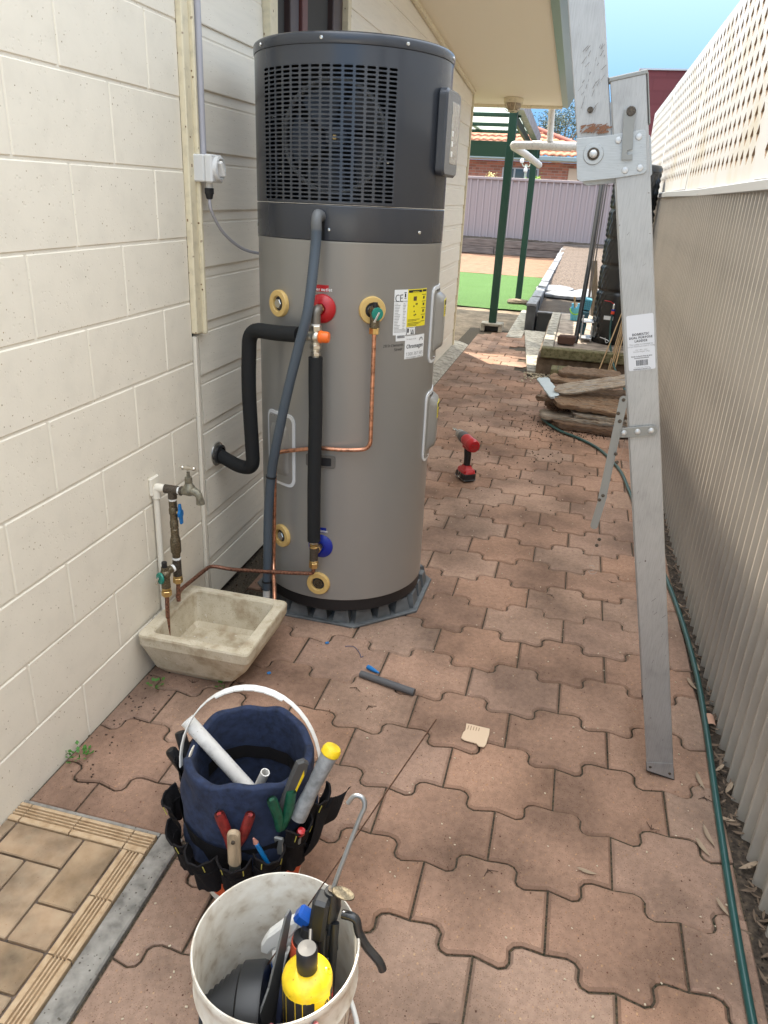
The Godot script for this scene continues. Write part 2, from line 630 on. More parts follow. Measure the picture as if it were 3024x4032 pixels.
	X.darkcase = mat(0.042, 0.047, 0.058, 0.24, 0.15, {spec = 0.55})
	X.black = mat(0.012, 0.012, 0.014, 0.5)
	X.foam = mat(0.012, 0.013, 0.014, 0.75, 0, {hm = t_fine, hs = 0.05, scale = Vector3.ONE * 8.0, spec = 0.4})
	X.rubber = mat(0.011, 0.012, 0.014, 0.42)
	X.interior = mat(0.008, 0.009, 0.012, 0.8)
	X.fan = mat(0.02, 0.028, 0.045, 0.35)
	X.shroud = mat(0.10, 0.105, 0.11, 0.5)
	X.tan = mat(0.62, 0.42, 0.15, 0.5)
	X.red = mat(0.42, 0.012, 0.018, 0.32)
	X.blue = mat(0.006, 0.02, 0.26, 0.35)
	X.orange = mat(0.85, 0.16, 0.02, 0.35)
	X.gasket = mat(0.66, 0.67, 0.68, 0.5)
	X.paper = mat(0.76, 0.77, 0.77, 0.55)
	X.yellowpaper = mat(0.78, 0.66, 0.02, 0.5)
	X.ink = mat(0.012, 0.012, 0.014, 0.7)
	X.greyink = mat(0.2, 0.2, 0.2, 0.7)
	X.whiteink = mat(0.8, 0.8, 0.8, 0.6)
	X.film = mat(0.62, 0.60, 0.52, 0.12, 0.75, {hm = pic(27, 0.02, [0.1, 0.9, 0.3, 1.0]), hs = 0.35, scale = Vector3(8, 2, 8)})
	X.hosegrey = mat(0.062, 0.082, 0.105, 0.45)
	X.greyplastic = mat(0.13, 0.142, 0.15, 0.5, 0, {tex = t_stain, scale = Vector3.ONE * 2.0})
	X.conduit = mat(0.40, 0.39, 0.42, 0.45)
	X.lightgrey = mat(0.62, 0.62, 0.61, 0.4)
	X.whiteplastic = mat(0.76, 0.75, 0.72, 0.38)
	X.dirtywhite = mat(0.74, 0.71, 0.65, 0.45, 0, {tex = pic(28, 0.012, [Color(0.76, 0.71, 0.65), Color(0.92, 0.90, 0.87), Color(0.98, 0.975, 0.96), Color(1, 1, 1)], [[60, Color(0.62, 0.54, 0.46), 1, 3]]), scale = Vector3.ONE * 3.2})
	X.teal = mat(0.01, 0.20, 0.15, 0.35)
	X.tapblue = mat(0.005, 0.15, 0.42, 0.35)
	X.trough = mat(0.60, 0.55, 0.46, 0.95, 0, {tex = pic(29, 0.008, [Color(0.74, 0.68, 0.6), Color(0.93, 0.91, 0.86), Color(1, 0.99, 0.96)], [[1700, Color(0.68, 0.61, 0.51), 1, 2], [10, Color(1, 1, 1), 3, 10]]), scale = Vector3.ONE * 2.2, hm = h_pav, hs = 0.10})
	# cloth and tools
	X.navy = mat(0.020, 0.034, 0.085, 0.9, 0, {tex = pic(30, 0.02, [0.6, 0.85, 1.0]), scale = Vector3.ONE * 4.0, hm = t_fine, hs = 0.12})
	X.blackcloth = mat(0.011, 0.010, 0.011, 0.9, 0, {hm = t_fine, hs = 0.15, scale = Vector3.ONE * 7.0, spec = 0.3})
	X.stitch = mat(0.55, 0.5, 0.10, 0.8)
	X.yellow = mat(0.87, 0.60, 0.015, 0.35, 0, {tex = pic(33, 0.02, [0.86, 0.97, 1.0], [[50, Color(0.5, 0.4, 0.3), 1, 4]]), scale = Vector3.ONE * 5})
	X.pipewhite = mat(0.72, 0.70, 0.665, 0.35, 0, {tex = pic(34, 0.012, [0.85, 0.97, 1.0], [[70, Color(0.6, 0.5, 0.4), 1, 4]]), scale = Vector3.ONE * 4})
	X.darkred = mat(0.25, 0.022, 0.02, 0.4, 0, {tex = t_stain, scale = Vector3.ONE * 9, hm = t_fine, hs = 0.05})
	X.toolgreen = mat(0.009, 0.095, 0.05, 0.4, 0, {tex = t_stain, scale = Vector3.ONE * 9, hm = t_fine, hs = 0.05})
	X.wood = mat(0.48, 0.36, 0.235, 0.6, 0, {tex = t_stain, scale = Vector3(8, 2, 8)})
	X.tape = mat(0.30, 0.31, 0.32, 0.35, 0, {tex = t_stain, scale = Vector3.ONE * 7, hm = t_fine, hs = 0.06})
	X.sprayblue = mat(0.01, 0.09, 0.42, 0.3)
	X.clearblue = mat(0.10, 0.12, 0.22, 0.3)
	X.hosegreen = mat(0.008, 0.062, 0.058, 0.3, 0, {spec = 0.6})
	X.card = mat(0.62, 0.47, 0.33, 0.85)
	X.brick = mat(0.16, 0.085, 0.06, 0.9, 0, {tex = t_fine, scale = Vector3.ONE * 6})
	X.greenpaint = mat(0.004, 0.04, 0.024, 0.4)
	X.clearsheet = mat(0.74, 0.80, 0.785, 0.5, 0, {alpha = 0.86, back = Color(0.75, 0.8, 0.78)})
	X.pinkfence = mat(0.36, 0.298, 0.30, 0.5)
	X.sleeper = mat(0.20, 0.165, 0.145, 0.9, 0, {tex = t_stain, scale = Vector3(0.4, 4, 0.4)})
	X.edging = mat(0.085, 0.085, 0.09, 0.8, 0, {tex = t_stain, scale = Vector3.ONE})
	X.slate = mat(0.22, 0.225, 0.24, 0.7, 0, {tex = t_stain, scale = Vector3.ONE * 2})
	X.tank = mat(0.006, 0.007, 0.008, 0.3, 0, {spec = 0.6})
	X.skyblue = mat(0.10, 0.42, 0.55, 0.4)
	X.lime = mat(0.25, 0.55, 0.03, 0.4)
	X.crateblue = mat(0.02, 0.10, 0.14, 0.4)
	X.cane = mat(0.36, 0.24, 0.12, 0.6)
	var t_wood := pic(31, 0.012, [Color(0.42, 0.36, 0.32), Color(0.82, 0.74, 0.66), Color(1, 0.95, 0.88), Color(0.78, 0.77, 0.76), Color(1, 0.99, 0.98)], [[300, Color(0.25, 0.17, 0.13), 1, 4]])
	var h_wood := pic(32, 0.02, [0.0, 0.7, 0.3, 1.0, 0.2, 0.8])
	X.oldwood = []
	for q in [Vector3(0.31, 0.235, 0.18), Vector3(0.40, 0.30, 0.225), Vector3(0.52, 0.49, 0.455), Vector3(0.25, 0.175, 0.13)]:
		X.oldwood.push_back(mat(q.x, q.y, q.z, 0.95, 0, {tex = t_wood, hm = h_wood, hs = 0.6, scale = Vector3(1.1, 9, 9)}))
	X.bluewood = mat(0.50, 0.57, 0.60, 0.7, 0, {hm = h_wood, hs = 0.2, scale = Vector3(2, 6, 6)})
	X.mulch = mat(0.10, 0.055, 0.035, 1, 0, {tex = t_soil, scale = Vector3.ONE * 3})
	X.leafdry = mat(0.30, 0.225, 0.155, 0.8, 0, {back = Color(0.1, 0.07, 0.04)})
	X.leafgreen = mat(0.05, 0.16, 0.02, 0.6, 0, {back = Color(0.1, 0.2, 0.03)})
	X.pebble = mat(0.52, 0.44, 0.32, 0.8)


# ---------------------------------------------------------------- ground, paving, tiles
func sheet(x0: float, x1: float, z0: float, z1: float, y: float, nx := 1, nz := 1, bump := 0.0, sd := 1, thick := 0.0) -> MB:
	var m := MB.new()
	var fn := FastNoiseLite.new()
	fn.seed = sd
	fn.frequency = 0.9
	m.surf(nx, nz, func(u: float, v: float) -> Vector3:
		var x := lerpf(x0, x1, u)
		var z := lerpf(z0, z1, v)
		return Vector3(x, y + bump * fn.get_noise_2d(x, z), z), false, z1 > z0)
	if thick > 0.0:
		m.quad(Vector3(x0, y, z1), Vector3(x1, y, z1), Vector3(x1, y - thick, z1), Vector3(x0, y - thick, z1), Vector3(0, 0, z1 - z0))
		m.quad(Vector3(x1, y, z0), Vector3(x1, y, z1), Vector3(x1, y - thick, z1), Vector3(x1, y - thick, z0), Vector3(x1 - x0, 0, 0))
		m.quad(Vector3(x0, y, z0), Vector3(x0, y, z1), Vector3(x0, y - thick, z1), Vector3(x0, y - thick, z0), Vector3(x0 - x1, 0, 0))
	return m


func build_ground() -> void:
	struct("ground", sheet(-150, 150, 60, -150, -0.06), X.soil)
	struct("bounce_ground", sheet(-14, 14, 26, 0.88, -0.03), X.paleconcrete)  # unseen pale ground added behind the camera to bounce sunlight into the alley
	struct("soil_strip", sheet(0.56, 0.70, 2, -7.2, -0.012, 3, 90, 0.018, 3), X.soil)
	struct("wall_soil", sheet(-1.30, -1.00, -2.3, -3.6, -0.006, 6, 12, 0.02, 4), X.soil)
	var foot := MB.new()
	foot.surf(3, 40, func(u: float, v: float) -> Vector3:
		return Vector3(lerpf(-1.26, -1.085, u), lerpf(0.03, -0.012, u * u), lerpf(-3.5, -8.6, v)))
	struct("house_footing", foot, X.paleconcrete)
	struct("sand", sheet(-9, 0.0, -8.4, -12.2, -0.018, 40, 20, 0.02, 6), X.sand)
	struct("dirt_yard", sheet(-12, -0.45, -16.9, -23.6, -0.010, 30, 20, 0.04, 7), X.dirt)
	var turf := sheet(-9, -0.55, -11.75, -17.2, 0.010, 60, 40, 0.02, 8, 0.025)
	struct("artificial_turf", turf, X.turf)


func paver_outline() -> PackedVector2Array:
	# one wave of the interlocking edge: from a joint above to the next; x along the row, y towards the house end
	var half := [Vector2(0, -0.0235), Vector2(0.028, -0.0268), Vector2(0.05, -0.0285), Vector2(0.067, -0.0228), Vector2(0.0762, -0.010), Vector2(0.0752, 0.004), Vector2(0.0745, 0.018), Vector2(0.081, 0.031), Vector2(0.097, 0.0375), Vector2(0.122, 0.0315)]
	var wave := []
	for p in half:
		wave.push_back(p)
	wave.push_back(Vector2(0.1545, 0.0235))
	for i in range(half.size() - 1, 0, -1):
		wave.push_back(Vector2(0.309 - half[i].x, half[i].y))
	# far edge starts and ends half a wave on; near edge starts and ends at a joint
	var poly := PackedVector2Array()
	var m := wave.size()
	for i in m + 1:
		var k := (i + m / 2) % m
		var w: Vector2 = wave[k]
		var x := w.x - 0.1545
		if i + m / 2 >= m:
			x += 0.309
		poly.push_back(Vector2(x, w.y - 0.11085))
	for i in range(m, -1, -1):
		var w: Vector2 = wave[i % m]
		poly.push_back(Vector2(w.x + (0.309 if i == m else 0.0), w.y + 0.11085))
	return poly


func shrink(poly: PackedVector2Array, d: float) -> PackedVector2Array:
	var r := Geometry2D.offset_polygon(poly, -d, Geometry2D.JOIN_MITER)
	if r.is_empty():
		return PackedVector2Array()
	var best := 0
	for i in r.size():
		if r[i].size() > r[best].size():
			best = i
	return r[best]


func slab_mesh(poly: PackedVector2Array, top: float, bottom: float, bev: float) -> MB:
	var m := MB.new()
	# local xy -> world x, z
	m.ext(Transform3D(Basis(Vector3.RIGHT, Vector3.BACK, Vector3.DOWN), Vector3.ZERO), poly, -top, -bottom, bev)
	return m


func build_paving() -> void:
	var bed := MB.new()
	bed.surf(1, 1, func(u: float, v: float) -> Vector3: return Vector3(lerpf(-1.245, 0.605, u), -0.008, lerpf(0.9, -9.85, v)))
	var path := struct("paved_path", bed, X.joint)
	var outline := paver_outline()
	var full := to_mesh(slab_mesh(shrink(outline, 0.0027), 0.0, -0.03, 0.006), Vector3.ZERO, X.pavers[0])
	for k in range(-10, 34):
		var zc := -2.2005 - 0.2213 * k
		if zc > 0.2 or zc < -9.75:
			continue
		var odd := absi(k) % 2 == 1
		for i in range(-5, 5):
			var x0 := -0.479 + 0.309 * i + (0.1545 if odd else 0.0)
			var left := -1.236
			var right := 0.604
			if zc < -2.3:
				left = -1.09 if zc < -3.3 else -1.16
			if zc < -7.25:
				right = lerpf(-0.335, -0.50, (-7.25 - zc) / 2.5)
			if zc < -9.4:
				left = -0.95
			var clip := PackedVector2Array([Vector2(left, zc - 0.3), Vector2(right, zc - 0.3), Vector2(right, zc + 0.3), Vector2(left, zc + 0.3)])
			var world := PackedVector2Array()
			for p in outline:
				world.push_back(p + Vector2(x0, zc))
			var inside := true
			for p in world:
				if p.x < left or p.x > right:
					inside = false
			if zc > -1.55 and x0 < -0.75:
				inside = false
			var c0 := Vector2(x0 + 0.1545, zc)
			var y := rng.randf_range(-0.0016, 0.0016)
			var tilt := Basis.from_euler(Vector3(rng.randf_range(-0.006, 0.006), 0, rng.randf_range(-0.005, 0.005)))
			var m: Material = X.pavers[rng.randi() % 6]
			if inside:
				var mid := Vector3(x0 + 0.1545, y, zc)
				place(path, "paver", full, Transform3D(tilt, mid - tilt * Vector3(0.1545, 0, 0)), m)
				continue
			var parts := Geometry2D.intersect_polygons(world, clip)
			if zc > -1.75 and x0 < -0.7:
				var cut := PackedVector2Array([Vector2(-1.4, -1.287), Vector2(-0.772, -1.287), Vector2(-0.772, 1.5), Vector2(-1.4, 1.5)])
				var next: Array[PackedVector2Array] = []
				for p in parts:
					for q in Geometry2D.clip_polygons(p, cut):
						next.push_back(q)
				parts = next
			for p in parts:
				var s := shrink(p, 0.0027)
				if s.size() < 3:
					continue
				var area := 0.0
				for q in s.size():
					area += s[q].cross(s[(q + 1) % s.size()])
				if absf(area) < 0.003:
					continue
				var mb := slab_mesh(s, y, -0.03, 0.004)
				if mb.v.is_empty():
					continue
				put(path, "paver", mb, m)


func ribbed_tile(x0: float, x1: float, z0: float, z1: float, across_x: bool) -> MB:
	var m := MB.new()
	var g := 0.002
	var prof := PackedVector2Array()
	var w := (x1 - x0 if across_x else z1 - z0) - 2 * g
	prof.push_back(Vector2(0, -0.02))
	prof.push_back(Vector2(w, -0.02))
	prof.push_back(Vector2(w, 0.008))
	prof.push_back(Vector2(w - 0.004, 0.0115))
	for i in 4:
		var c := w * 0.76 - w * 0.155 * i
		prof.push_back(Vector2(c + 0.0030, 0.0115))
		prof.push_back(Vector2(c + 0.0016, 0.0045))
		prof.push_back(Vector2(c - 0.0016, 0.0045))
		prof.push_back(Vector2(c - 0.0030, 0.0115))
	prof.push_back(Vector2(0.002, 0.0115))
	prof.push_back(Vector2(0, 0.0095))
	if across_x:
		m.ext(Transform3D(Basis(Vector3.RIGHT, Vector3.UP, Vector3.BACK), Vector3(x0 + g, 0, z0 + g)), prof, 0, z1 - z0 - 2 * g)
	else:
		m.ext(Transform3D(Basis(Vector3.FORWARD, Vector3.UP, Vector3.RIGHT), Vector3(x0 + g, 0, z1 - g)), prof, 0, x1 - x0 - 2 * g)
	return m


func build_tiles() -> void:
	var t_tile := pic(40, 0.012, [Color(0.9, 0.86, 0.8), Color(0.97, 0.94, 0.91), Color(1, 1, 0.98)], [[200, Color(0.75, 0.62, 0.5), 1, 2]])
	var tm := []
	for q in [Vector3(0.43, 0.32, 0.215), Vector3(0.40, 0.295, 0.19), Vector3(0.45, 0.345, 0.24)]:
		tm.push_back(mat(q.x, q.y, q.z, 0.75, 0, {tex = t_tile, scale = Vector3.ONE * 2.4, det = X.stain, dscale = Vector3.ONE * 1.3}))
	var t_rib := mat(0.52, 0.39, 0.255, 0.8, 0, {tex = pic(41, 0.012, [Color(0.85, 0.8, 0.74), Color(0.96, 0.94, 0.91), Color(1, 1, 1)]), scale = Vector3(4, 4, 4)})
	var base := boxb(Vector3(-1.045, -0.0185, -0.4445), Vector3(0.40, 0.041, 1.665))
	var landing := struct("tiled_landing", base, mat(0.17, 0.13, 0.105, 1, 0, {tex = X.stain, scale = Vector3.ONE * 5}))
	# concrete margin round it
	var c := MB.new()
	c.box(T(Vector3(-0.8085, -0.012, -0.43)), Vector3(0.062, 0.036, 1.714), 0.004)
	c.box(T(Vector3(-1.0425, -0.0125, -1.2805)), Vector3(0.404, 0.035, 0.012), 0.002)
	var margin := struct("concrete_margin", c, X.concrete)
	margin.set_meta("kind", STRUCTURE)
	var rects := [[-1.205, -1.01, -1.21, -1.115], [-1.01, -0.907, -1.21, -1.02], [-1.107, -1.01, -1.115, -0.92], [-1.01, -0.907, -1.02, -0.92], [-1.107, -0.907, -0.92, -0.82],
		[-1.205, -1.107, -1.115, -0.92], [-1.205, -1.107, -0.92, -0.72], [-1.107, -1.01, -0.82, -0.62], [-1.01, -0.907, -0.82, -0.72], [-1.01, -0.907, -0.72, -0.52], [-1.205, -1.107, -0.72, -0.52], [-1.107, -1.01, -0.62, -0.42], [-1.205, -1.107, -0.52, -0.32], [-1.01, -0.907, -0.52, -0.32],
		[-1.24, -1.205, -1.21, -1.01], [-1.24, -1.205, -1.01, -0.81], [-1.24, -1.205, -0.81, -0.61]]
	for i in rects.size():
		var r: Array = rects[i]
		put(landing, "tile", boxb(Vector3((r[0] + r[1]) / 2, -0.004 + 0.0004 * (i % 4), (r[2] + r[3]) / 2), Vector3(r[1] - r[0] - 0.006, 0.03, r[3] - r[2] - 0.006), 0.0025), tm[i % 3])
	for q in [[-1.205, -1.24, true], [-1.058, -1.205, false], [-0.905, -1.058, false], [-0.842, -0.905, false]]:
		put(landing, "ribbed_tile", ribbed_tile(q[1], q[0], -1.275, -1.21, false), t_rib)
	for q in [[-1.21, -1.07], [-1.07, -0.918], [-0.918, -0.765], [-0.765, -0.612], [-0.612, -0.459], [-0.459, -0.306]]:
		put(landing, "ribbed_tile", ribbed_tile(-0.905, -0.842, q[0], q[1], true), t_rib)


# ---------------------------------------------------------------- the house
func soffit_y(z: float) -> float:
	return 2.671 + 0.0622 * (z + 5.49)


func build_house() -> void:
	var house := thing("house", "cream house with painted block wall, weatherboards and a raking eave beside the path", "house", Vector3(-3.6, 0, -3.5))
	# block wall
	var back := boxb(Vector3(-1.2915, 1.45, -0.18), Vector3(0.096, 3.0, 4.34))
	var wall := put(house, "block_wall", back, X.mortar)
	var shapes := {}
	for course in 15:
		var y0 := -0.02 + 0.2 * course
		var z := 1.57 + 0.4 * 1 - (0.0 if course % 2 == 0 else 0.2)
		# joints at z = -1.57 - 0.4 k on odd-numbered courses, -1.77 - 0.4 k on the others
		z = 2.03 if course % 2 == 0 else 2.23
		while z > -2.35:
			var z1 := maxf(z - 0.4, -2.352)
			if z < 1.98 + 0.4 and z1 < 1.9:
				var za := minf(z, 1.98)
				var w := za - z1 - 0.0062
				if w > 0.03:
					var key := "%.3f" % w
					if not shapes.has(key):
						shapes[key] = to_mesh(boxb(Vector3.ZERO, Vector3(0.09, 0.1938, w), 0.003), Vector3.ZERO, X.block)
					place(wall, "block", shapes[key], T(Vector3(-1.2853 + rng.randf_range(-0.0006, 0.0006), y0 + 0.1, (za + z1) / 2)))
			z -= 0.4
	# corner cover strips
	var strip := MB.new()
	strip.box(T(Vector3(-1.2330, 1.96, -2.372)), Vector3(0.022, 1.77, 0.044), 0.003)
	strip.box(T(Vector3(-1.2270, 1.95, -2.4015)), Vector3(0.034, 1.76, 0.015), 0.003)
	put(house, "cover_strip", strip, X.trim)
	var low := MB.new()
	low.box(T(Vector3(-1.2385, 0.53, -2.3635)), Vector3(0.016, 1.07, 0.020), 0.003)
	put(house, "joint_filler", low, X.mortar)
	# weatherboards
	var sheath := boxb(Vector3(-1.33, 1.31, -5.36), Vector3(0.13, 2.62, 5.92))
	var wb := put(house, "weatherboard_wall", sheath, X.roomdark)
	var prof := PackedVector2Array([Vector2(0, 0), Vector2(0.024, 0), Vector2(0.0255, 0.003), Vector2(0.0205, 0.140), Vector2(0.0180, 0.142), Vector2(0.0178, 0.146), Vector2(0.0195, 0.150), Vector2(0.0165, 0.196), Vector2(0, 0.196)])
	for i in 16:
		var y := 0.022 + 0.18 * (i - 1) + 0.0
		if i == 0:
			continue
		var runs := [[-2.397 - 0.004 * (i % 2), -8.318]]
		if y > 1.90 and y < 2.75:
			runs = [[-2.397, -3.005], [-4.03, -8.318]]
		for r in runs:
			var mb := MB.new()
			# local x -> out of the wall (+x), local y up, pushed along -z
			mb.ext(Transform3D(Basis(Vector3.RIGHT, Vector3.UP, Vector3.BACK), Vector3(-1.262, y, 0)), prof, r[1], r[0])
			put(wb, "weatherboard", mb, X.board)
	put(house, "corner_stop", boxb(Vector3(-1.247, 1.30, -8.335), Vector3(0.05, 2.60, 0.03), 0.004), X.trim)
	# end wall and the rest of the shell
	var shell := MB.new()
	shell.box(T(Vector3(-3.8, 1.28, -8.34)), Vector3(5.08, 2.54, 0.10))
	shell.box(T(Vector3(-6.3, 1.28, -3.2)), Vector3(0.10, 2.54, 10.4))
	shell.box(T(Vector3(-3.8, 1.4, 1.93)), Vector3(5.08, 2.8, 0.10))
	put(house, "end_wall", shell, X.board)
	# window
	var fr := MB.new()
	fr.box(T(Vector3(-1.236, 2.32, -3.044)), Vector3(0.055, 0.90, 0.070), 0.003)
	fr.box(T(Vector3(-1.236, 2.32, -4.000)), Vector3(0.055, 0.90, 0.050), 0.003)
	fr.box(T(Vector3(-1.228, 1.895, -3.522)), Vector3(0.075, 0.045, 1.05), 0.004)
	fr.box(T(Vector3(-1.236, 2.745, -3.522)), Vector3(0.055, 0.05, 1.04), 0.003)
	var win := put(house, "window", fr, X.trim)
	var fd := MB.new()
	fd.box(T(Vector3(-1.262, 2.32, -3.335)), Vector3(0.05, 0.80, 0.095), 0.004)
	fd.box(T(Vector3(-1.262, 2.32, -3.905)), Vector3(0.05, 0.80, 0.14), 0.004)
	fd.box(T(Vector3(-1.262, 1.935, -3.52)), Vector3(0.05, 0.035, 0.90), 0.004)
	put(win, "frame", fd, X.darkframe)
	put(win, "sash_bar", boxb(Vector3(-1.240, 2.32, -3.425), Vector3(0.03, 0.80, 0.062), 0.004), X.maroon)
	put(win, "pane", boxb(Vector3(-1.270, 2.32, -3.185), Vector3(0.006, 0.79, 0.21)), X.glass)
	put(win, "pane", boxb(Vector3(-1.270, 2.32, -3.645), Vector3(0.006, 0.79, 0.38)), X.glass)
	put(win, "curtain", boxb(Vector3(-1.320, 2.32, -3.645), Vector3(0.02, 0.79, 0.42)), X.curtain)
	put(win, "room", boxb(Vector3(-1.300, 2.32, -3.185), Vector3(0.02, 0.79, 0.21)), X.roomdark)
	# soffit, raking with the roof: joined sheets
	var slope := Basis.from_euler(Vector3(-atan(0.0622), 0, 0))
	var zm := -5.7
	var sof := MB.new()
	sof.box(Transform3D(slope, Vector3(-3.72, soffit_y(zm) + 0.008, zm)), Vector3(6.66, 0.016, 6.62))
	put(house, "soffit", sof, X.soffit)
	var bead := MB.new()
	bead.box(Transform3D(slope, Vector3(-1.222, soffit_y(-5.2) - 0.016, -5.2)), Vector3(0.032, 0.032, 6.2), 0.006)
	bead.box(T(Vector3(-2.6, soffit_y(-8.99) - 0.004, -8.985)), Vector3(4.42, 0.05, 0.03), 0.004)
	put(house, "soffit_moulding", bead, X.trim)
	# gutter along the eave
	var gp := PackedVector2Array([Vector2(0, 0), Vector2(0.055, 0), Vector2(0.062, 0.012), Vector2(0.118, 0.118), Vector2(0.122, 0.126), Vector2(0.112, 0.130), Vector2(0.052, 0.022), Vector2(0.006, 0.018), Vector2(0.006, 0.16), Vector2(0, 0.16)])
	var gut := MB.new()
	gut.ext(Transform3D(slope * Basis(Vector3.RIGHT, Vector3.UP, Vector3.BACK), Vector3(-0.388, soffit_y(zm) - 0.012, zm)), gp, -3.31, 3.31)
	put(house, "gutter", gut, X.gutter)
	var roof := MB.new()
	roof.box(Transform3D(slope, Vector3(-3.66, soffit_y(zm) + 0.16, zm + 0.06)), Vector3(6.78, 0.02, 6.50))
	roof.box(Transform3D(slope, Vector3(-3.72, soffit_y(zm) + 0.085, zm)), Vector3(6.6, 0.12, 6.58))
	roof.box(T(Vector3(-3.79, 2.99, -0.18)), Vector3(5.02, 0.06, 4.40), 0.01)
	put(house, "roof", roof, X.roofsheet)
	# bulkhead lamp
	var y := soffit_y(-8.62)
	var lamp := thing("bulkhead_lamp", "round cream caged bulkhead lamp under the end of the eave", "lamp", Vector3(-0.865, y - 0.11, -8.62))
	var lx := Transform3D(Basis.from_euler(Vector3(-atan(0.0622), 0, 0)), Vector3(-0.865, y - 0.002, -8.62))
	put(lamp, "base", latheb(lx, [Vector2(0, 0), Vector2(0.100, 0), Vector2(0.102, -0.006), Vector2(0.096, -0.042), Vector2(0.09, -0.046), Vector2(0, -0.046)]), X.trim)
	put(lamp, "globe", latheb(lx, [Vector2(0.078, -0.044), Vector2(0.078, -0.066), Vector2(0.068, -0.092), Vector2(0.045, -0.106), Vector2(0, -0.112)]), mat(0.42, 0.33, 0.22, 0.25, 0, {tex = X.stain, scale = Vector3.ONE * 8}))
	var cage := MB.new()
	for k in 6:
		var a := TAU * k / 6 + 0.3
		var pts := []
		for q in [Vector2(0.092, -0.040), Vector2(0.090, -0.068), Vector2(0.078, -0.098), Vector2(0.05, -0.116), Vector2(0.02, -0.119)]:
			pts.push_back(lx * Vector3(q.x * sin(a), q.y, q.x * cos(a)))
		cage.tube(pts, 0.0035, 6)
	var hoop := []
	for k in 25:
		var a := TAU * k / 24
		hoop.push_back(lx * Vector3(0.05 * sin(a), -0.117, 0.05 * cos(a)))
	cage.tube(hoop, 0.0035, 6)
	put(lamp, "cage", cage, X.trim)


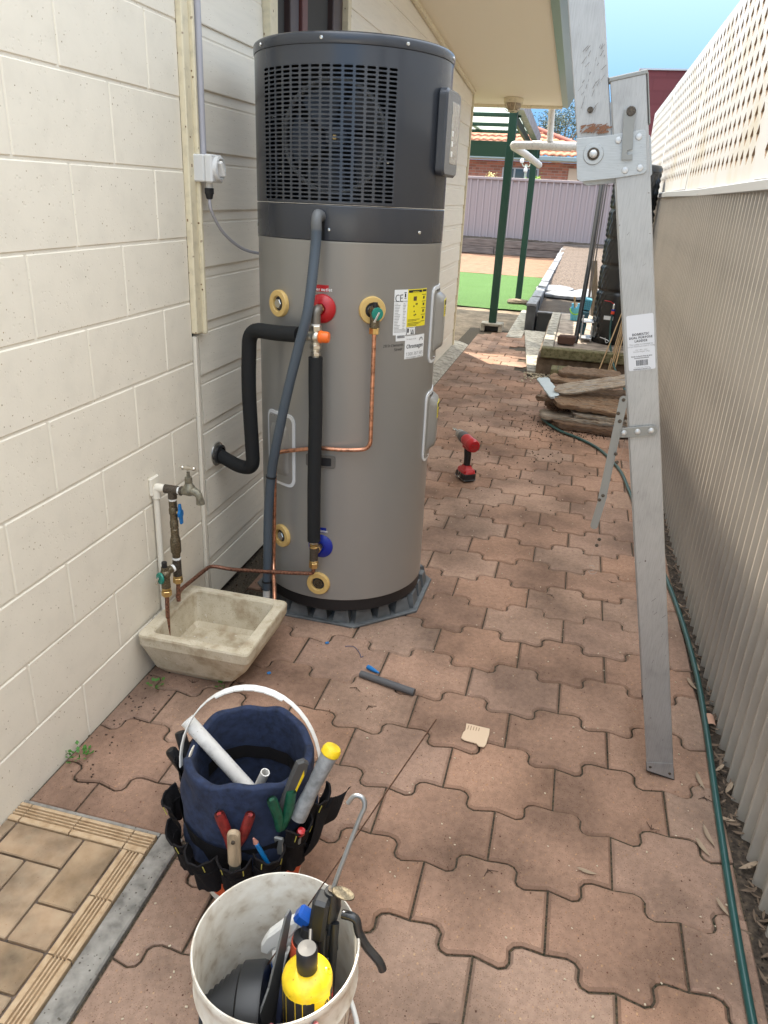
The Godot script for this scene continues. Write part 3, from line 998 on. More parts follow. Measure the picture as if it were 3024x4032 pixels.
# ---------------------------------------------------------------- fence on the right
func build_steel_fence() -> void:
	var fence := thing("steel_fence", "beige corrugated steel fence with perforated cream panels on top, right of the path", "fence", Vector3(0.655, 0, -4.5))
	var pitch := 0.076
	var n := 10
	var prof := []
	for i in n:
		var z := i * pitch
		prof.push_back(Vector2(z, 0.0))
		prof.push_back(Vector2(z + 0.046, 0.0))
		prof.push_back(Vector2(z + 0.0555, 0.0185))
		prof.push_back(Vector2(z + 0.0575, 0.0200))
		prof.push_back(Vector2(z + 0.0655, 0.0200))
		prof.push_back(Vector2(z + 0.0675, 0.0185))
	prof.push_back(Vector2(n * pitch, 0.0))
	var m := MB.new()
	for i in prof.size() - 1:
		var a: Vector2 = prof[i]
		var b: Vector2 = prof[i + 1]
		var hint := Vector3(-(b.x - a.x), 0, -(b.y - a.y) * 1.0)
		m.quad(Vector3(-a.y, -0.03, -a.x), Vector3(-b.y, -0.03, -b.x), Vector3(-b.y, 1.63, -b.x), Vector3(-a.y, 1.63, -a.x), Vector3(-(b.x - a.x), 0, (b.y - a.y)))
	var sh := to_mesh(m, Vector3.ZERO, X.corr)
	for k in 15:
		place(fence, "fence_sheet", sh, T(Vector3(0.662 - 0.001 * (k % 2), 0, 0.76 - 0.76 * k)))
	var rail := MB.new()
	for k in 6:
		var z0 := 0.9 - 2.05 * k
		rail.box(Transform3D(Basis.from_euler(Vector3(0.0035 if k % 2 else -0.003, 0.006 if k % 2 else -0.004, 0)), Vector3(0.6655 - 0.001 * (k % 2), 1.640, z0 - 1.02)), Vector3(0.056, 0.042, 2.06), 0.004)
	put(fence, "capping", rail, X.cap)
	for z in [-1.30, -3.70, -6.17, -8.62]:
		put(fence, "post", boxb(Vector3(0.700, 1.26, z), Vector3(0.045, 2.62, 0.045), 0.004), X.galv)
	# perforated panels
	var lp := MB.new()
	var he := MB.new()
	var L := 2.455
	var W := 0.945
	var pz := 0.1365
	var py := 0.0835
	var cols := 17
	var rows := 10
	var z0 := 0.066
	var y0 := 0.066
	var th := 0.014
	var holes := []
	# margins
	var y1 := y0 + rows * py
	var z1 := z0 + cols * pz
	for q in [[0.0, y0, 0.0, L], [y1, W, 0.0, L], [y0, y1, 0.0, z0], [y0, y1, z1, L]]:
		for s in [-1.0, 1.0]:
			lp.quad(Vector3(th / 2 * s, q[0], -q[2]), Vector3(th / 2 * s, q[1], -q[2]), Vector3(th / 2 * s, q[1], -q[3]), Vector3(th / 2 * s, q[0], -q[3]), Vector3(s, 0, 0))
	for q in [[0.0, 1.0], [W, -1.0]]:
		lp.quad(Vector3(-th / 2, q[0], 0), Vector3(th / 2, q[0], 0), Vector3(th / 2, q[0], -L), Vector3(-th / 2, q[0], -L), Vector3(0, -q[1], 0))
	for q in [[0.0, 1.0], [L, -1.0]]:
		lp.quad(Vector3(-th / 2, 0, -q[0]), Vector3(th / 2, 0, -q[0]), Vector3(th / 2, W, -q[0]), Vector3(-th / 2, W, -q[0]), Vector3(0, 0, q[1]))
	for i in cols:
		for j in rows:
			var c := Vector2(z0 + (i + 0.5) * pz, y0 + (j + 0.5) * py)
			var hw := 0.034
			var hh := 0.037
			var d := [c + Vector2(hw, 0), c + Vector2(0, hh), c + Vector2(-hw, 0), c + Vector2(0, -hh)]
			var k := [c + Vector2(pz / 2, -py / 2), c + Vector2(pz / 2, py / 2), c + Vector2(-pz / 2, py / 2), c + Vector2(-pz / 2, -py / 2)]
			for e in 4:
				var f := (e + 1) % 4
				for s in [-1.0, 1.0]:
					var X0 := Vector3(th / 2 * s, 0, 0)
					lp.flat(X0 + Vector3(0, d[e].y, -d[e].x), X0 + Vector3(0, k[e].y, -k[e].x), X0 + Vector3(0, k[f].y, -k[f].x), Vector3(s, 0, 0))
					lp.flat(X0 + Vector3(0, d[e].y, -d[e].x), X0 + Vector3(0, k[f].y, -k[f].x), X0 + Vector3(0, d[f].y, -d[f].x), Vector3(s, 0, 0))
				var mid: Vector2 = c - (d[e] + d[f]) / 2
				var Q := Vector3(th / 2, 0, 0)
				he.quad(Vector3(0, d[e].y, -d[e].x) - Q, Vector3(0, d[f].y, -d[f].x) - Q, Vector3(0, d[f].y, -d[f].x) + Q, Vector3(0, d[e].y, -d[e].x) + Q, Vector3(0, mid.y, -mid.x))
	var lm := to_mesh(lp, Vector3.ZERO, X.lattice)
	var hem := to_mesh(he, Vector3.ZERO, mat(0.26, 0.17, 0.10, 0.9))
	for k in 5:
		var pn := place(fence, "perforated_panel", lm, Transform3D(Basis.from_euler(Vector3(0, 0, 0.004 * (k % 3 - 1))), Vector3(0.668 - 0.003 * (k % 2), 1.664 + 0.006 * (k % 2), 1.215 - 2.462 * k)))
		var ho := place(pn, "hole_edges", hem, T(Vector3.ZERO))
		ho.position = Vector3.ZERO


# ---------------------------------------------------------------- back garden
func build_garden() -> void:
	# raised bed along the fence: soil between its edging blocks and the fence
	var soil := MB.new()
	var fn := FastNoiseLite.new()
	fn.seed = 21
	fn.frequency = 1.6
	soil.surf(14, 70, func(u: float, v: float) -> Vector3:
		var x := lerpf(-0.50, 1.6, u)
		var z := lerpf(-12.6, -23.9, v)
		return Vector3(x, 0.27 + 0.03 * fn.get_noise_2d(x, z) + 0.10 * v, z))
	struct("bed_soil", soil, X.bedsoil)
	var near := MB.new()
	near.surf(14, 20, func(u: float, v: float) -> Vector3:
		var x := lerpf(-0.44, 1.2, u)
		var z := lerpf(-9.95, -12.7, v)
		return Vector3(x, 0.20 + 0.03 * fn.get_noise_2d(x * 2, z * 2), z))
	struct("bed_soil", near, X.soil)
	struct("path_margin", boxb(Vector3(-0.645, -0.02, -10.55), Vector3(0.19, 0.06, 2.5), 0.005), X.paleconcrete)
	var zc := -9.9
	for i in 18:
		var L := 0.74
		var dark: Material = X.edging
		var top := 0.335 + (0.012 if i % 3 == 1 else 0.0) - (0.02 if i == 2 else 0.0)
		var x := -0.505 + 0.002 * i + rng.randf_range(-0.008, 0.008)
		var e := thing("garden_edging_block", "nearest grey concrete edging block of the raised bed, its dark end facing the path" if i == 0 else "%s grey edging block from the path end along the raised bed" % ["", "second", "third", "fourth", "fifth", "sixth", "seventh", "eighth", "ninth", "tenth", "eleventh", "twelfth", "thirteenth", "fourteenth", "fifteenth", "sixteenth", "seventeenth", "eighteenth"][i], "edging block", Vector3(x, 0, zc - L / 2), "edging blocks of the raised bed")
		put(e, "block", boxb(Vector3(x, top / 2 - 0.035, zc - L / 2), Vector3(0.118, top + 0.01, L - 0.012), 0.006, Basis.from_euler(Vector3(0, rng.randf_range(-0.008, 0.008), 0))), dark)
		put(e, "cap", boxb(Vector3(x, top - 0.008, zc - L / 2), Vector3(0.124, 0.035, L - 0.008), 0.005, Basis.from_euler(Vector3(0, rng.randf_range(-0.01, 0.01), rng.randf_range(-0.02, 0.02)))), X.slate)
		zc -= L
	# dark sleeper across the near end of the bed, behind the slab
	var ds := thing("bed_end_wall", "dark timber end wall of the raised bed with a pale top edge, beside the slab", "retaining wall", Vector3(-0.2, 0, -9.98))
	put(ds, "board", boxb(Vector3(0.10, 0.115, -9.98), Vector3(1.05, 0.23, 0.05), 0.004), X.roomdark)
	put(ds, "top_edge", boxb(Vector3(0.10, 0.238, -9.985), Vector3(1.06, 0.018, 0.07), 0.003), X.slate)
	# slates lying on the soil
	var sl := [[Vector3(-0.34, 0.275, -12.45), 0.34, 0.30, 0.12, "grey slate lying flat against the garden edging blocks"], [Vector3(-0.05, 0.255, -12.0), 0.42, 0.26, -0.05, "pointed pale slate on the soil behind the blue bucket"], [Vector3(0.36, 0.27, -12.25), 0.46, 0.36, 0.04, "wide pale slate on the soil beside the leaning log"], [Vector3(-0.36, 0.235, -12.2), 0.22, 0.10, 0.3, "small brown stone tucked under a slate by the edging"]]
	for q in sl:
		var p := PackedVector2Array()
		for k in 9:
			var a: float = TAU * k / 9 + q[3]
			var r := rng.randf_range(0.78, 1.12)
			p.push_back(Vector2(cos(a) * q[1] * r, sin(a) * q[2] * r))
		var mb := MB.new()
		mb.ext(Transform3D(Basis.from_euler(Vector3(0.06, 0, 0.04)) * Basis(Vector3.RIGHT, Vector3.BACK, Vector3.DOWN), q[0]), p, -0.022, 0.022, 0.006)
		single("slate", mb, X.slate if q[1] > 0.3 else X.brick, q[4], "slate", "slates on the raised bed")
	# sleeper retaining wall and the terrace it holds
	var terrace := MB.new()
	terrace.surf(40, 4, func(u: float, v: float) -> Vector3:
		var x := lerpf(-12.0, 3.0, u)
		return Vector3(x, 0.41 + 0.07 * fn.get_noise_2d(x * 1.5, v * 3.0) + 0.06 * v, lerpf(-23.55, -24.6, v)))
	struct("terrace_soil", terrace, X.soil)
	var rw := thing("retaining_wall", "low brown timber sleeper retaining wall across the back yard", "retaining wall", Vector3(-5, 0, -23.5))
	for r in 2:
		for k in 5:
			var L := 2.4
			put(rw, "sleeper", boxb(Vector3(-10.9 + L * k + (0.9 if r else 0.0), 0.105 + 0.205 * r, -23.52 + rng.randf_range(-0.01, 0.01)), Vector3(L - 0.01, 0.2, 0.075), 0.008), X.sleeper)
	# pink steel fence behind
	var pf := thing("back_fence", "dusty pink ribbed steel fence across the back of the yard", "fence", Vector3(-3, 0.4, -24.1))
	var ps := MB.new()
	var prof := []
	var pit := 0.2
	for i in 12:
		var z := i * pit
		for q in [Vector2(0, 0), Vector2(0.145, 0), Vector2(0.150, 0.042), Vector2(0.195, 0.042)]:
			prof.push_back(Vector2(z + q.x, q.y))
	prof.push_back(Vector2(2.4, 0))
	for i in prof.size() - 1:
		var a: Vector2 = prof[i]
		var b: Vector2 = prof[i + 1]
		ps.quad(Vector3(a.x, 0, a.y), Vector3(b.x, 0, b.y), Vector3(b.x, 1.62, b.y), Vector3(a.x, 1.62, a.y), Vector3(-(b.y - a.y), 0, b.x - a.x))
	var psm := to_mesh(ps, Vector3.ZERO, X.pinkfence)
	for k in 6:
		place(pf, "fence_sheet", psm, T(Vector3(-11.6 + 2.4 * k, 0.42, -24.15)))
	put(pf, "capping", boxb(Vector3(-4.6, 2.065, -24.13), Vector3(14.6, 0.07, 0.07), 0.008), X.pinkfence)


# ---------------------------------------------------------------- patio cover, downpipe
func wavy(x0: float, x1: float, z0: float, z1: float, y0: float, y1: float, pitch: float, amp: float) -> MB:
	var m := MB.new()
	var n := int(absf(x1 - x0) / pitch * 6)
	m.surf(n, 1, func(u: float, v: float) -> Vector3:
		var x := lerpf(x0, x1, u)
		return Vector3(x, lerpf(y0, y1, v) + amp * sin(TAU * x / pitch), lerpf(z0, z1, v)))
	return m


func build_patio() -> void:
	var p := thing("patio_cover", "dark green timber patio cover with clear corrugated roofing and two posts", "patio cover", Vector3(-0.9, 0, -11.0))
	for q in [[-9.69, 2.49, -0.955], [-12.6, 2.33, -0.87]]:
		put(p, "post", boxb(Vector3(q[2], q[1] / 2 + (0.05 if q[0] > -10 else 0.0), q[0]), Vector3(0.092, q[1] - (0.1 if q[0] > -10 else 0.0), 0.092), 0.006), X.greenpaint)
	# roof falls gently to the far side
	var ya := 2.60
	var yb := 2.42
	put(p, "beam", boxb(Vector3(-3.0, 2.228, -12.66), Vector3(4.4, 0.215, 0.05), 0.005), X.greenpaint)
	put(p, "side_beam", boxb(Vector3(-0.960, 2.36, -11.2), Vector3(0.04, 0.10, 2.7), 0.005, Basis.from_euler(Vector3(-0.043, 0, 0))), X.greenpaint)
	for k in 3:
		var z: float = [-10.05, -11.36, -12.50][k]
		put(p, "purlin", boxb(Vector3(-3.0, 2.452, z), Vector3(4.2, 0.042, 0.05), 0.004), X.greenpaint)
	for q in [-1.75, -3.4]:
		put(p, "rafter", boxb(Vector3(q, 2.505, -11.2), Vector3(0.09, 0.012, 3.1), 0.003), X.galv)
	for k in 5:
		var x1 := -0.94 - 0.80 * k
		put(p, "roof_sheet", wavy(x1 - 0.82, x1, -9.55, -12.85, 2.487, 2.484, 0.076, 0.009), X.clearsheet)
	var g := PackedVector2Array([Vector2(0, 0), Vector2(0.09, 0), Vector2(0.11, 0.11), Vector2(0.10, 0.115), Vector2(0.082, 0.012), Vector2(0.008, 0.012), Vector2(0.008, 0.15), Vector2(0, 0.15)])
	var gm := MB.new()
	gm.ext(Transform3D(Basis.from_euler(Vector3(-0.043, 0, 0)), Vector3(-0.930, 2.40, -11.2)), g, -1.65, 1.62)
	put(p, "gutter", gm, mat(0.45, 0.47, 0.50, 0.4, 0.2, {tex = X.stain, scale = Vector3.ONE * 2}))
	# post footing blocks
	var f := thing("post_footing", "hollow concrete block under the near green patio post", "concrete block", Vector3(-0.955, 0, -9.69))
	var fb := MB.new()
	fb.box(T(Vector3(-0.955, 0.085, -9.69)), Vector3(0.27, 0.035, 0.2), 0.006)
	fb.box(T(Vector3(-1.065, 0.033, -9.69)), Vector3(0.05, 0.07, 0.2), 0.006)
	fb.box(T(Vector3(-0.845, 0.033, -9.69)), Vector3(0.05, 0.07, 0.2), 0.006)
	put(f, "block", fb, X.paleconcrete)
	put(f, "core", boxb(Vector3(-0.955, 0.033, -9.73), Vector3(0.168, 0.066, 0.10)), X.roomdark)
	var stone := MB.new()
	stone.lathe(Transform3D(Basis.from_scale(Vector3(1.2, 1, 0.8)), Vector3(-0.86, 0, -12.45)), [Vector2(0.13, -0.02), Vector2(0.15, 0.04), Vector2(0.13, 0.075), Vector2(0.07, 0.085), Vector2(0, 0.08)], 7)
	single("stone", stone, X.sand, "flat tan stone at the foot of the far green post", "stone")
	# white downpipe hanging from the eave
	var d := thing("downpipe", "white plastic downpipe with a tee hanging below the end of the gutter", "downpipe", Vector3(-0.5, 1.9, -9.3))
	var zp := -9.12
	put(d, "drop_pipe", tubeb([Vector3(-0.50, 2.46, -9.02), Vector3(-0.497, 2.34, -9.1), Vector3(-0.485, 2.13, zp)], 0.034, 14), X.pipewhite)
	put(d, "cross_pipe", tubeb([Vector3(-0.86, 2.083, zp), Vector3(-0.75, 2.085, zp), Vector3(-0.2, 2.093, zp), Vector3(0.15, 2.10, zp)], 0.041, 16), X.pipewhite)
	for x in [-0.62, -0.40, -0.30]:
		put(d, "socket", tubeb([Vector3(x - 0.05, 2.088, zp), Vector3(x + 0.05, 2.09, zp)], 0.0445, 16), X.pipewhite)
	put(d, "return_pipe", tubeb(bend([Vector3(-0.845, 2.083, zp), Vector3(-0.87, 2.07, zp - 0.06), Vector3(-0.78, 2.03, -9.9), Vector3(-0.68, 1.965, -10.9)], 0.06), 0.040, 14), X.pipewhite)
	var el := MB.new()
	el.lathe(T(Vector3(-0.865, 2.08, zp - 0.005)), [Vector2(0, -0.043), Vector2(0.03, -0.031), Vector2(0.043, 0), Vector2(0.03, 0.031), Vector2(0, 0.043)], 16, 0.0, TAU, 80)
	put(d, "elbow", el, X.pipewhite)


# ---------------------------------------------------------------- beyond the back fence
func build_background() -> void:
	struct("neighbour_ground", sheet(-40, 40, -24.7, -80, 0.45), X.sand)
	var h := thing("neighbour_house", "red brick house with an orange tiled roof behind the pink fence", "house", Vector3(-3, 0.4, -28.6))
	var bt := Image.create(256, 128, false, Image.FORMAT_RGB8)
	bt.fill(Color(0.62, 0.55, 0.5))
	for r in 8:
		for k in 5:
			var c := Color(0.66, 0.43, 0.35) * rng.randf_range(0.85, 1.12)
			bt.fill_rect(Rect2i(k * 64 - (32 if r % 2 else 0) + 2, r * 16 + 1, 61, 13), c)
	var bm := mat(1, 1, 1, 0.9, 0, {tex = ImageTexture.create_from_image(bt), scale = Vector3(1.04, 1.47, 1.04)})
	var w := MB.new()
	w.box(T(Vector3(-2.60, 1.55, -28.0)), Vector3(4.2, 2.3, 0.2))
	w.box(T(Vector3(-6.2, 1.55, -28.4)), Vector3(3.0, 2.3, 0.2))
	w.box(T(Vector3(-0.45, 1.55, -29.4)), Vector3(0.2, 2.3, 2.8))
	put(h, "wall", w, bm)
	var wf := boxb(Vector3(-2.33, 2.13, -27.88), Vector3(1.22, 0.75, 0.06), 0.01)
	var win := put(h, "window", wf, mat(0.42, 0.42, 0.42, 0.5))
	for q in [-2.72, -2.33, -1.94]:
		put(win, "pane", boxb(Vector3(q, 2.13, -27.845), Vector3(0.33, 0.66, 0.02)), mat(0.05, 0.06, 0.06, 0.08, 0, {spec = 0.8}))
	put(h, "door", boxb(Vector3(-0.60, 1.5, -27.87), Vector3(0.32, 2.1, 0.05), 0.01), mat(0.55, 0.42, 0.3, 0.6))
	put(h, "gutter", boxb(Vector3(-3.2, 2.80, -27.55), Vector3(7.0, 0.14, 0.14), 0.02), mat(0.26, 0.33, 0.34, 0.45))
	put(h, "eave", boxb(Vector3(-3.2, 2.74, -27.9), Vector3(6.9, 0.03, 0.8)), X.trim)
	# hipped roof of tile courses
	var tiles := MB.new()
	var x_right := 0.45
	for r in 9:
		var z0 := -27.5 - 0.29 * r
		var y0 := 2.86 + 0.145 * r
		var xr := x_right - 0.42 * r
		var xl := -6.6
		if xr < xl + 1:
			break
		var n := int((xr - xl) / 0.04)
		tiles.surf(n, 2, func(u: float, v: float) -> Vector3:
			var x := lerpf(xl, xr, u)
			var s := absf(sin(PI * x / 0.24))
			return Vector3(x, y0 + 0.045 * s * (1.0 if v < 0.9 else 0.6) + (0.0 if v == 0.0 else (0.05 if v < 0.9 else 0.16)), z0 - (0.0 if v == 0.0 else (0.005 if v < 0.9 else 0.30))))
	var roof := put(h, "roof_tiles", tiles, mat(0.52, 0.20, 0.105, 0.8, 0, {tex = X.stain, scale = Vector3.ONE * 1.6}))
	roof.set_meta("kind", "stuff")
	var hip := tubeb([Vector3(0.5, 2.88, -27.5), Vector3(-3.3, 4.2, -30.1)], 0.10, 8)
	put(h, "hip_ridge", hip, mat(0.30, 0.09, 0.06, 0.8))
	var side := MB.new()
	side.flat(Vector3(0.5, 2.86, -27.5), Vector3(-3.3, 4.17, -30.1), Vector3(0.5, 2.86, -34), Vector3(1, 1, 0))
	put(h, "roof_side", side, mat(0.42, 0.16, 0.09, 0.85))
	# garden lamp post with globes
	var gl := thing("garden_lamp_post", "pale green garden lamp post with white globes behind the pink fence", "lamp post", Vector3(-1.97, 0.45, -25.4))
	put(gl, "post", tubeb([Vector3(-1.97, 0.45, -25.4), Vector3(-1.97, 2.25, -25.4), Vector3(-1.97, 2.52, -25.4)], [0.035, 0.03, 0.045], 10), mat(0.45, 0.5, 0.42, 0.6))
	var arm := MB.new()
	for s in [-1.0, 1.0]:
		arm.tube(smooth_path([Vector3(-1.97, 2.48, -25.4), Vector3(-1.97 + 0.08 * s, 2.46, -25.4), Vector3(-1.97 + 0.14 * s, 2.56, -25.4)], 4), 0.018, 6)
	put(gl, "arm", arm, mat(0.45, 0.5, 0.42, 0.6))
	for q in [Vector3(-2.11, 2.61, -25.4), Vector3(-1.83, 2.61, -25.4), Vector3(-1.97, 2.36, -25.33)]:
		put(gl, "globe", latheb(T(q), [Vector2(0, -0.07), Vector2(0.05, -0.05), Vector2(0.065, 0), Vector2(0.045, 0.055), Vector2(0.012, 0.09), Vector2(0, 0.13)], 12), X.whiteplastic)
	# flowers showing over the fence
	for q in [[Vector3(-2.93, 2.09, -24.75), 0.13, "yellow rose bush showing just above the pink fence left of the posts", Color(0.7, 0.6, 0.25)], [Vector3(-1.62, 2.08, -24.7), 0.16, "lime green bush showing just above the pink fence right of the far post", Color(0.3, 0.5, 0.05)]]:
		var b := thing("bush", q[2], "bush", Vector3(q[0].x, 0.45, q[0].z))
		put(b, "stem", tubeb([Vector3(q[0].x, 0.45, q[0].z), q[0]], 0.02, 6), X.wood)
		var lv := MB.new()
		for k in 120:
			var o: Vector3 = q[0] + Vector3(rng.randfn(0, q[1] * 0.6), rng.randfn(0, q[1] * 0.45), rng.randfn(0, q[1] * 0.6))
			leaf(lv, o, 0.06, 0.035)
		put(b, "foliage", lv, mat(q[3].r, q[3].g, q[3].b, 0.7))
	# maroon building
	var mb := thing("maroon_building", "plain maroon painted brick building rising above the fence at right", "building", Vector3(4.0, 0, -33))
	var mt := Image.create(256, 128, false, Image.FORMAT_RGB8)
	mt.fill(Color(0.92, 0.9, 0.9))
	for r in 8:
		for k in 5:
			mt.fill_rect(Rect2i(k * 64 - (32 if r % 2 else 0) + 2, r * 16 + 1, 61, 13), Color(1, 1, 1) * rng.randf_range(0.93, 1.0))
	put(mb, "wall", boxb(Vector3(6.1, 2.85, -33.0), Vector3(10, 5.7, 6.0)), mat(0.155, 0.038, 0.044, 0.8, 0, {tex = ImageTexture.create_from_image(mt), scale = Vector3(0.32, 0.32, 0.32)}))
	put(mb, "parapet_flashing", boxb(Vector3(6.1, 5.72, -33.0), Vector3(10.1, 0.05, 6.1)), X.galv)
	# gum tree
	tree(Vector3(-2.0, 0.45, -46.0))


func leaf(m: MB, o: Vector3, L: float, w: float) -> void:
	var d := Vector3(rng.randfn(), rng.randfn(), rng.randfn()).normalized()
	var s := d.cross(Vector3(rng.randfn(), rng.randfn(), rng.randfn())).normalized()
	var a := o - d * L * 0.5
	var b := o + d * L * 0.5
	var nn := d.cross(s).normalized()
	m.tri(a, o + s * w * 0.5, b, nn, nn, nn)
	m.tri(a, b, o - s * w * 0.5, nn, nn, nn)


func tree(at: Vector3) -> void:
	var t := thing("gum_tree", "grey green gum tree with an open crown behind the tiled roof", "tree", at)
	var limbs := MB.new()
	limbs.tube(smooth_path([at, at + Vector3(0.1, 2.0, 0), at + Vector3(-0.1, 3.6, 0.1)], 5), [0.22, 0.21, 0.2, 0.2, 0.19, 0.18, 0.17, 0.16, 0.15, 0.14, 0.13], 9)
	var crown := MB.new()
	var tips := []
	for k in 17:
		var a := TAU * k / 17.0 + rng.randf_range(-0.2, 0.2)
		var r := rng.randf_range(0.5, 2.1)
		var tip := at + Vector3(cos(a) * r, rng.randf_range(3.6, 5.6), sin(a) * r * 0.8)
		var mid := at + Vector3(cos(a) * r * 0.4, rng.randf_range(3.2, 3.9), sin(a) * r * 0.3)
		limbs.tube(smooth_path([at + Vector3(0, rng.randf_range(2.4, 3.5), 0), mid, tip], 4), [0.07, 0.065, 0.06, 0.05, 0.045, 0.04, 0.03, 0.025, 0.02], 6)
		tips.push_back(tip)
		for j in 3:
			tips.push_back(tip + Vector3(rng.randfn(0, 0.45), rng.randfn(0, 0.35), rng.randfn(0, 0.45)))
	put(t, "trunk", limbs, mat(0.20, 0.16, 0.13, 0.9))
	for p in tips:
		var rad := rng.randf_range(0.18, 0.38)
		for k in 85:
			var o: Vector3 = p + Vector3(rng.randfn(0, rad), rng.randfn(0, rad * 0.75), rng.randfn(0, rad))
			leaf(crown, o, rng.randf_range(0.10, 0.17), 0.045)
	put(t, "crown", crown, mat(0.075, 0.095, 0.055, 0.6, 0, {back = Color(0.05, 0.07, 0.03)}))


# ---------------------------------------------------------------- water heater
func hp(deg: float, h: float, r: float) -> Vector3:
	var a := deg_to_rad(deg)
	return HX * Vector3(r * sin(a), h, r * cos(a))


# frame on the heater's skin: y points out of it, x to the right, z down
func rad(deg: float, h: float, r := HR) -> Transform3D:
	var a := deg_to_rad(deg)
	var out := HX.basis * Vector3(sin(a), 0, cos(a))
	var tan := HX.basis * Vector3(cos(a), 0, -sin(a))
	return Transform3D(Basis(tan, out, tan.cross(out)), hp(deg, h, r))


# plate that follows the curve of the heater, with rounded corners
func curved_plate(m: MB, d0: float, d1: float, h0: float, h1: float, r0: float, r1: float, corner := 0.0, edge := 0.0) -> void:
	var cols := []
	var width := deg_to_rad(d1 - d0) * r1
	var n := maxi(6, int((d1 - d0) / 2.5))
	var xs := []
	for i in n + 1:
		xs.push_back(width * i / n)
	if corner > 0.0:
		for q in [0.08, 0.3, 0.65]:
			xs.push_back(corner * q)
			xs.push_back(width - corner * q)
		xs.sort()
	for x in xs:
		var e: float = minf(x, width - x)
		var k := 0.0
		if corner > 0.0 and e < corner:
			k = corner - sqrt(maxf(0.0, corner * corner - (corner - e) * (corner - e)))
		var deg: float = d0 + rad_to_deg(x / r1)
		cols.push_back([deg, h0 + k, h1 - k])
	for i in cols.size() - 1:
		var a: Array = cols[i]
		var b: Array = cols[i + 1]
		var na := (HX.basis * Vector3(sin(deg_to_rad(a[0])), 0, cos(deg_to_rad(a[0]))))
		var nb := (HX.basis * Vector3(sin(deg_to_rad(b[0])), 0, cos(deg_to_rad(b[0]))))
		m.quadn(hp(a[0], a[1], r1), hp(b[0], b[1], r1), hp(b[0], b[2], r1), hp(a[0], a[2], r1), na, nb, nb, na)
		m.quad(hp(a[0], a[2], r1), hp(b[0], b[2], r1), hp(b[0], b[2], r0), hp(a[0], a[2], r0), HX.basis.y)
		m.quad(hp(a[0], a[1], r1), hp(b[0], b[1], r1), hp(b[0], b[1], r0), hp(a[0], a[1], r0), -HX.basis.y)
	var f: Array = cols[0]
	var l: Array = cols[cols.size() - 1]
	m.quad(hp(f[0], f[1], r1), hp(f[0], f[2], r1), hp(f[0], f[2], r0), hp(f[0], f[1], r0), -rad(f[0], 0).basis.x)
	m.quad(hp(l[0], l[1], r1), hp(l[0], l[2], r1), hp(l[0], l[2], r0), hp(l[0], l[1], r0), rad(l[0], 0).basis.x)


func plate(parent: Node3D, called: String, d0: float, d1: float, h0: float, h1: float, r1: float, m: Material, corner := 0.0) -> MeshInstance3D:
	var mb := MB.new()
	curved_plate(mb, d0, d1, h0, h1, HR - 0.002, r1, corner)
	return put(parent, called, mb, m)


func skin_text(parent: Node3D, called: String, words: String, deg: float, h: float, size: float, r: float, m: Material, bold := true, turn := 0.0, family := "Droid Sans", squash := 1.0) -> void:
	var mb := MB.new()
	mb.text(words, size, func(x: float, y: float) -> Array:
		var w := Vector2(x * squash, y).rotated(turn)
		var d := deg + rad_to_deg(w.x / r)
		return [hp(d, h + w.y, r), HX.basis * Vector3(sin(deg_to_rad(d)), 0, cos(deg_to_rad(d)))], bold, family)
	if mb.v.size() > 0:
		put(parent, called, mb, m)


func screw(parent: Node3D, deg: float, h: float, r: float, size := 0.006) -> void:
	put(parent, "screw", latheb(rad(deg, h, r), [Vector2(size * 0.4, 0.0), Vector2(size, 0.0005), Vector2(size * 0.8, 0.003), Vector2(size * 0.35, 0.0036), Vector2(size * 0.3, 0.0022), Vector2(0, 0.0022)], 10), X.chrome)


func port(parent: Node3D, deg: float, h: float, kind := 0) -> void:
	var x := rad(deg, h, HR - 0.002)
	var r := put(parent, "port_ring", latheb(x, [Vector2(0.0445, 0.0), Vector2(0.044, 0.012), Vector2(0.042, 0.0145), Vector2(0.0265, 0.0145), Vector2(0.025, 0.013), Vector2(0.024, 0.004)], 32), X.tan)
	put(r, "recess", latheb(x, [Vector2(0.0243, 0.0042), Vector2(0, 0.0042)], 20), X.roomdark)
	if kind == 0:
		var hx := MB.new()
		hexb(hx, x, 0.0165, 0.0045, 0.014)
		put(r, "plug", hx, X.chrome)
	elif kind == 1:
		put(r, "plug", latheb(x, [Vector2(0.017, 0.0043), Vector2(0.017, 0.011), Vector2(0.012, 0.011), Vector2(0.012, 0.006), Vector2(0.006, 0.006), Vector2(0.006, 0.012), Vector2(0, 0.012)], 20), X.oldbrass)


func lever_cap(x: Transform3D, parent: Node3D, s: float) -> void:
	put(parent, "label_disc", latheb(x, [Vector2(0.0, 0.0), Vector2(0.020, 0.0), Vector2(0.0205, 0.003), Vector2(0.019, 0.006), Vector2(0.008, 0.007), Vector2(0, 0.007)], 24), X.teal)
	put(parent, "lever", boxb(x * Vector3(-0.006 * s, 0.0105, 0.010), Vector3(0.007, 0.004, 0.036), 0.001, x.basis * Basis(Vector3.UP, -0.5 * s)), X.chrome)


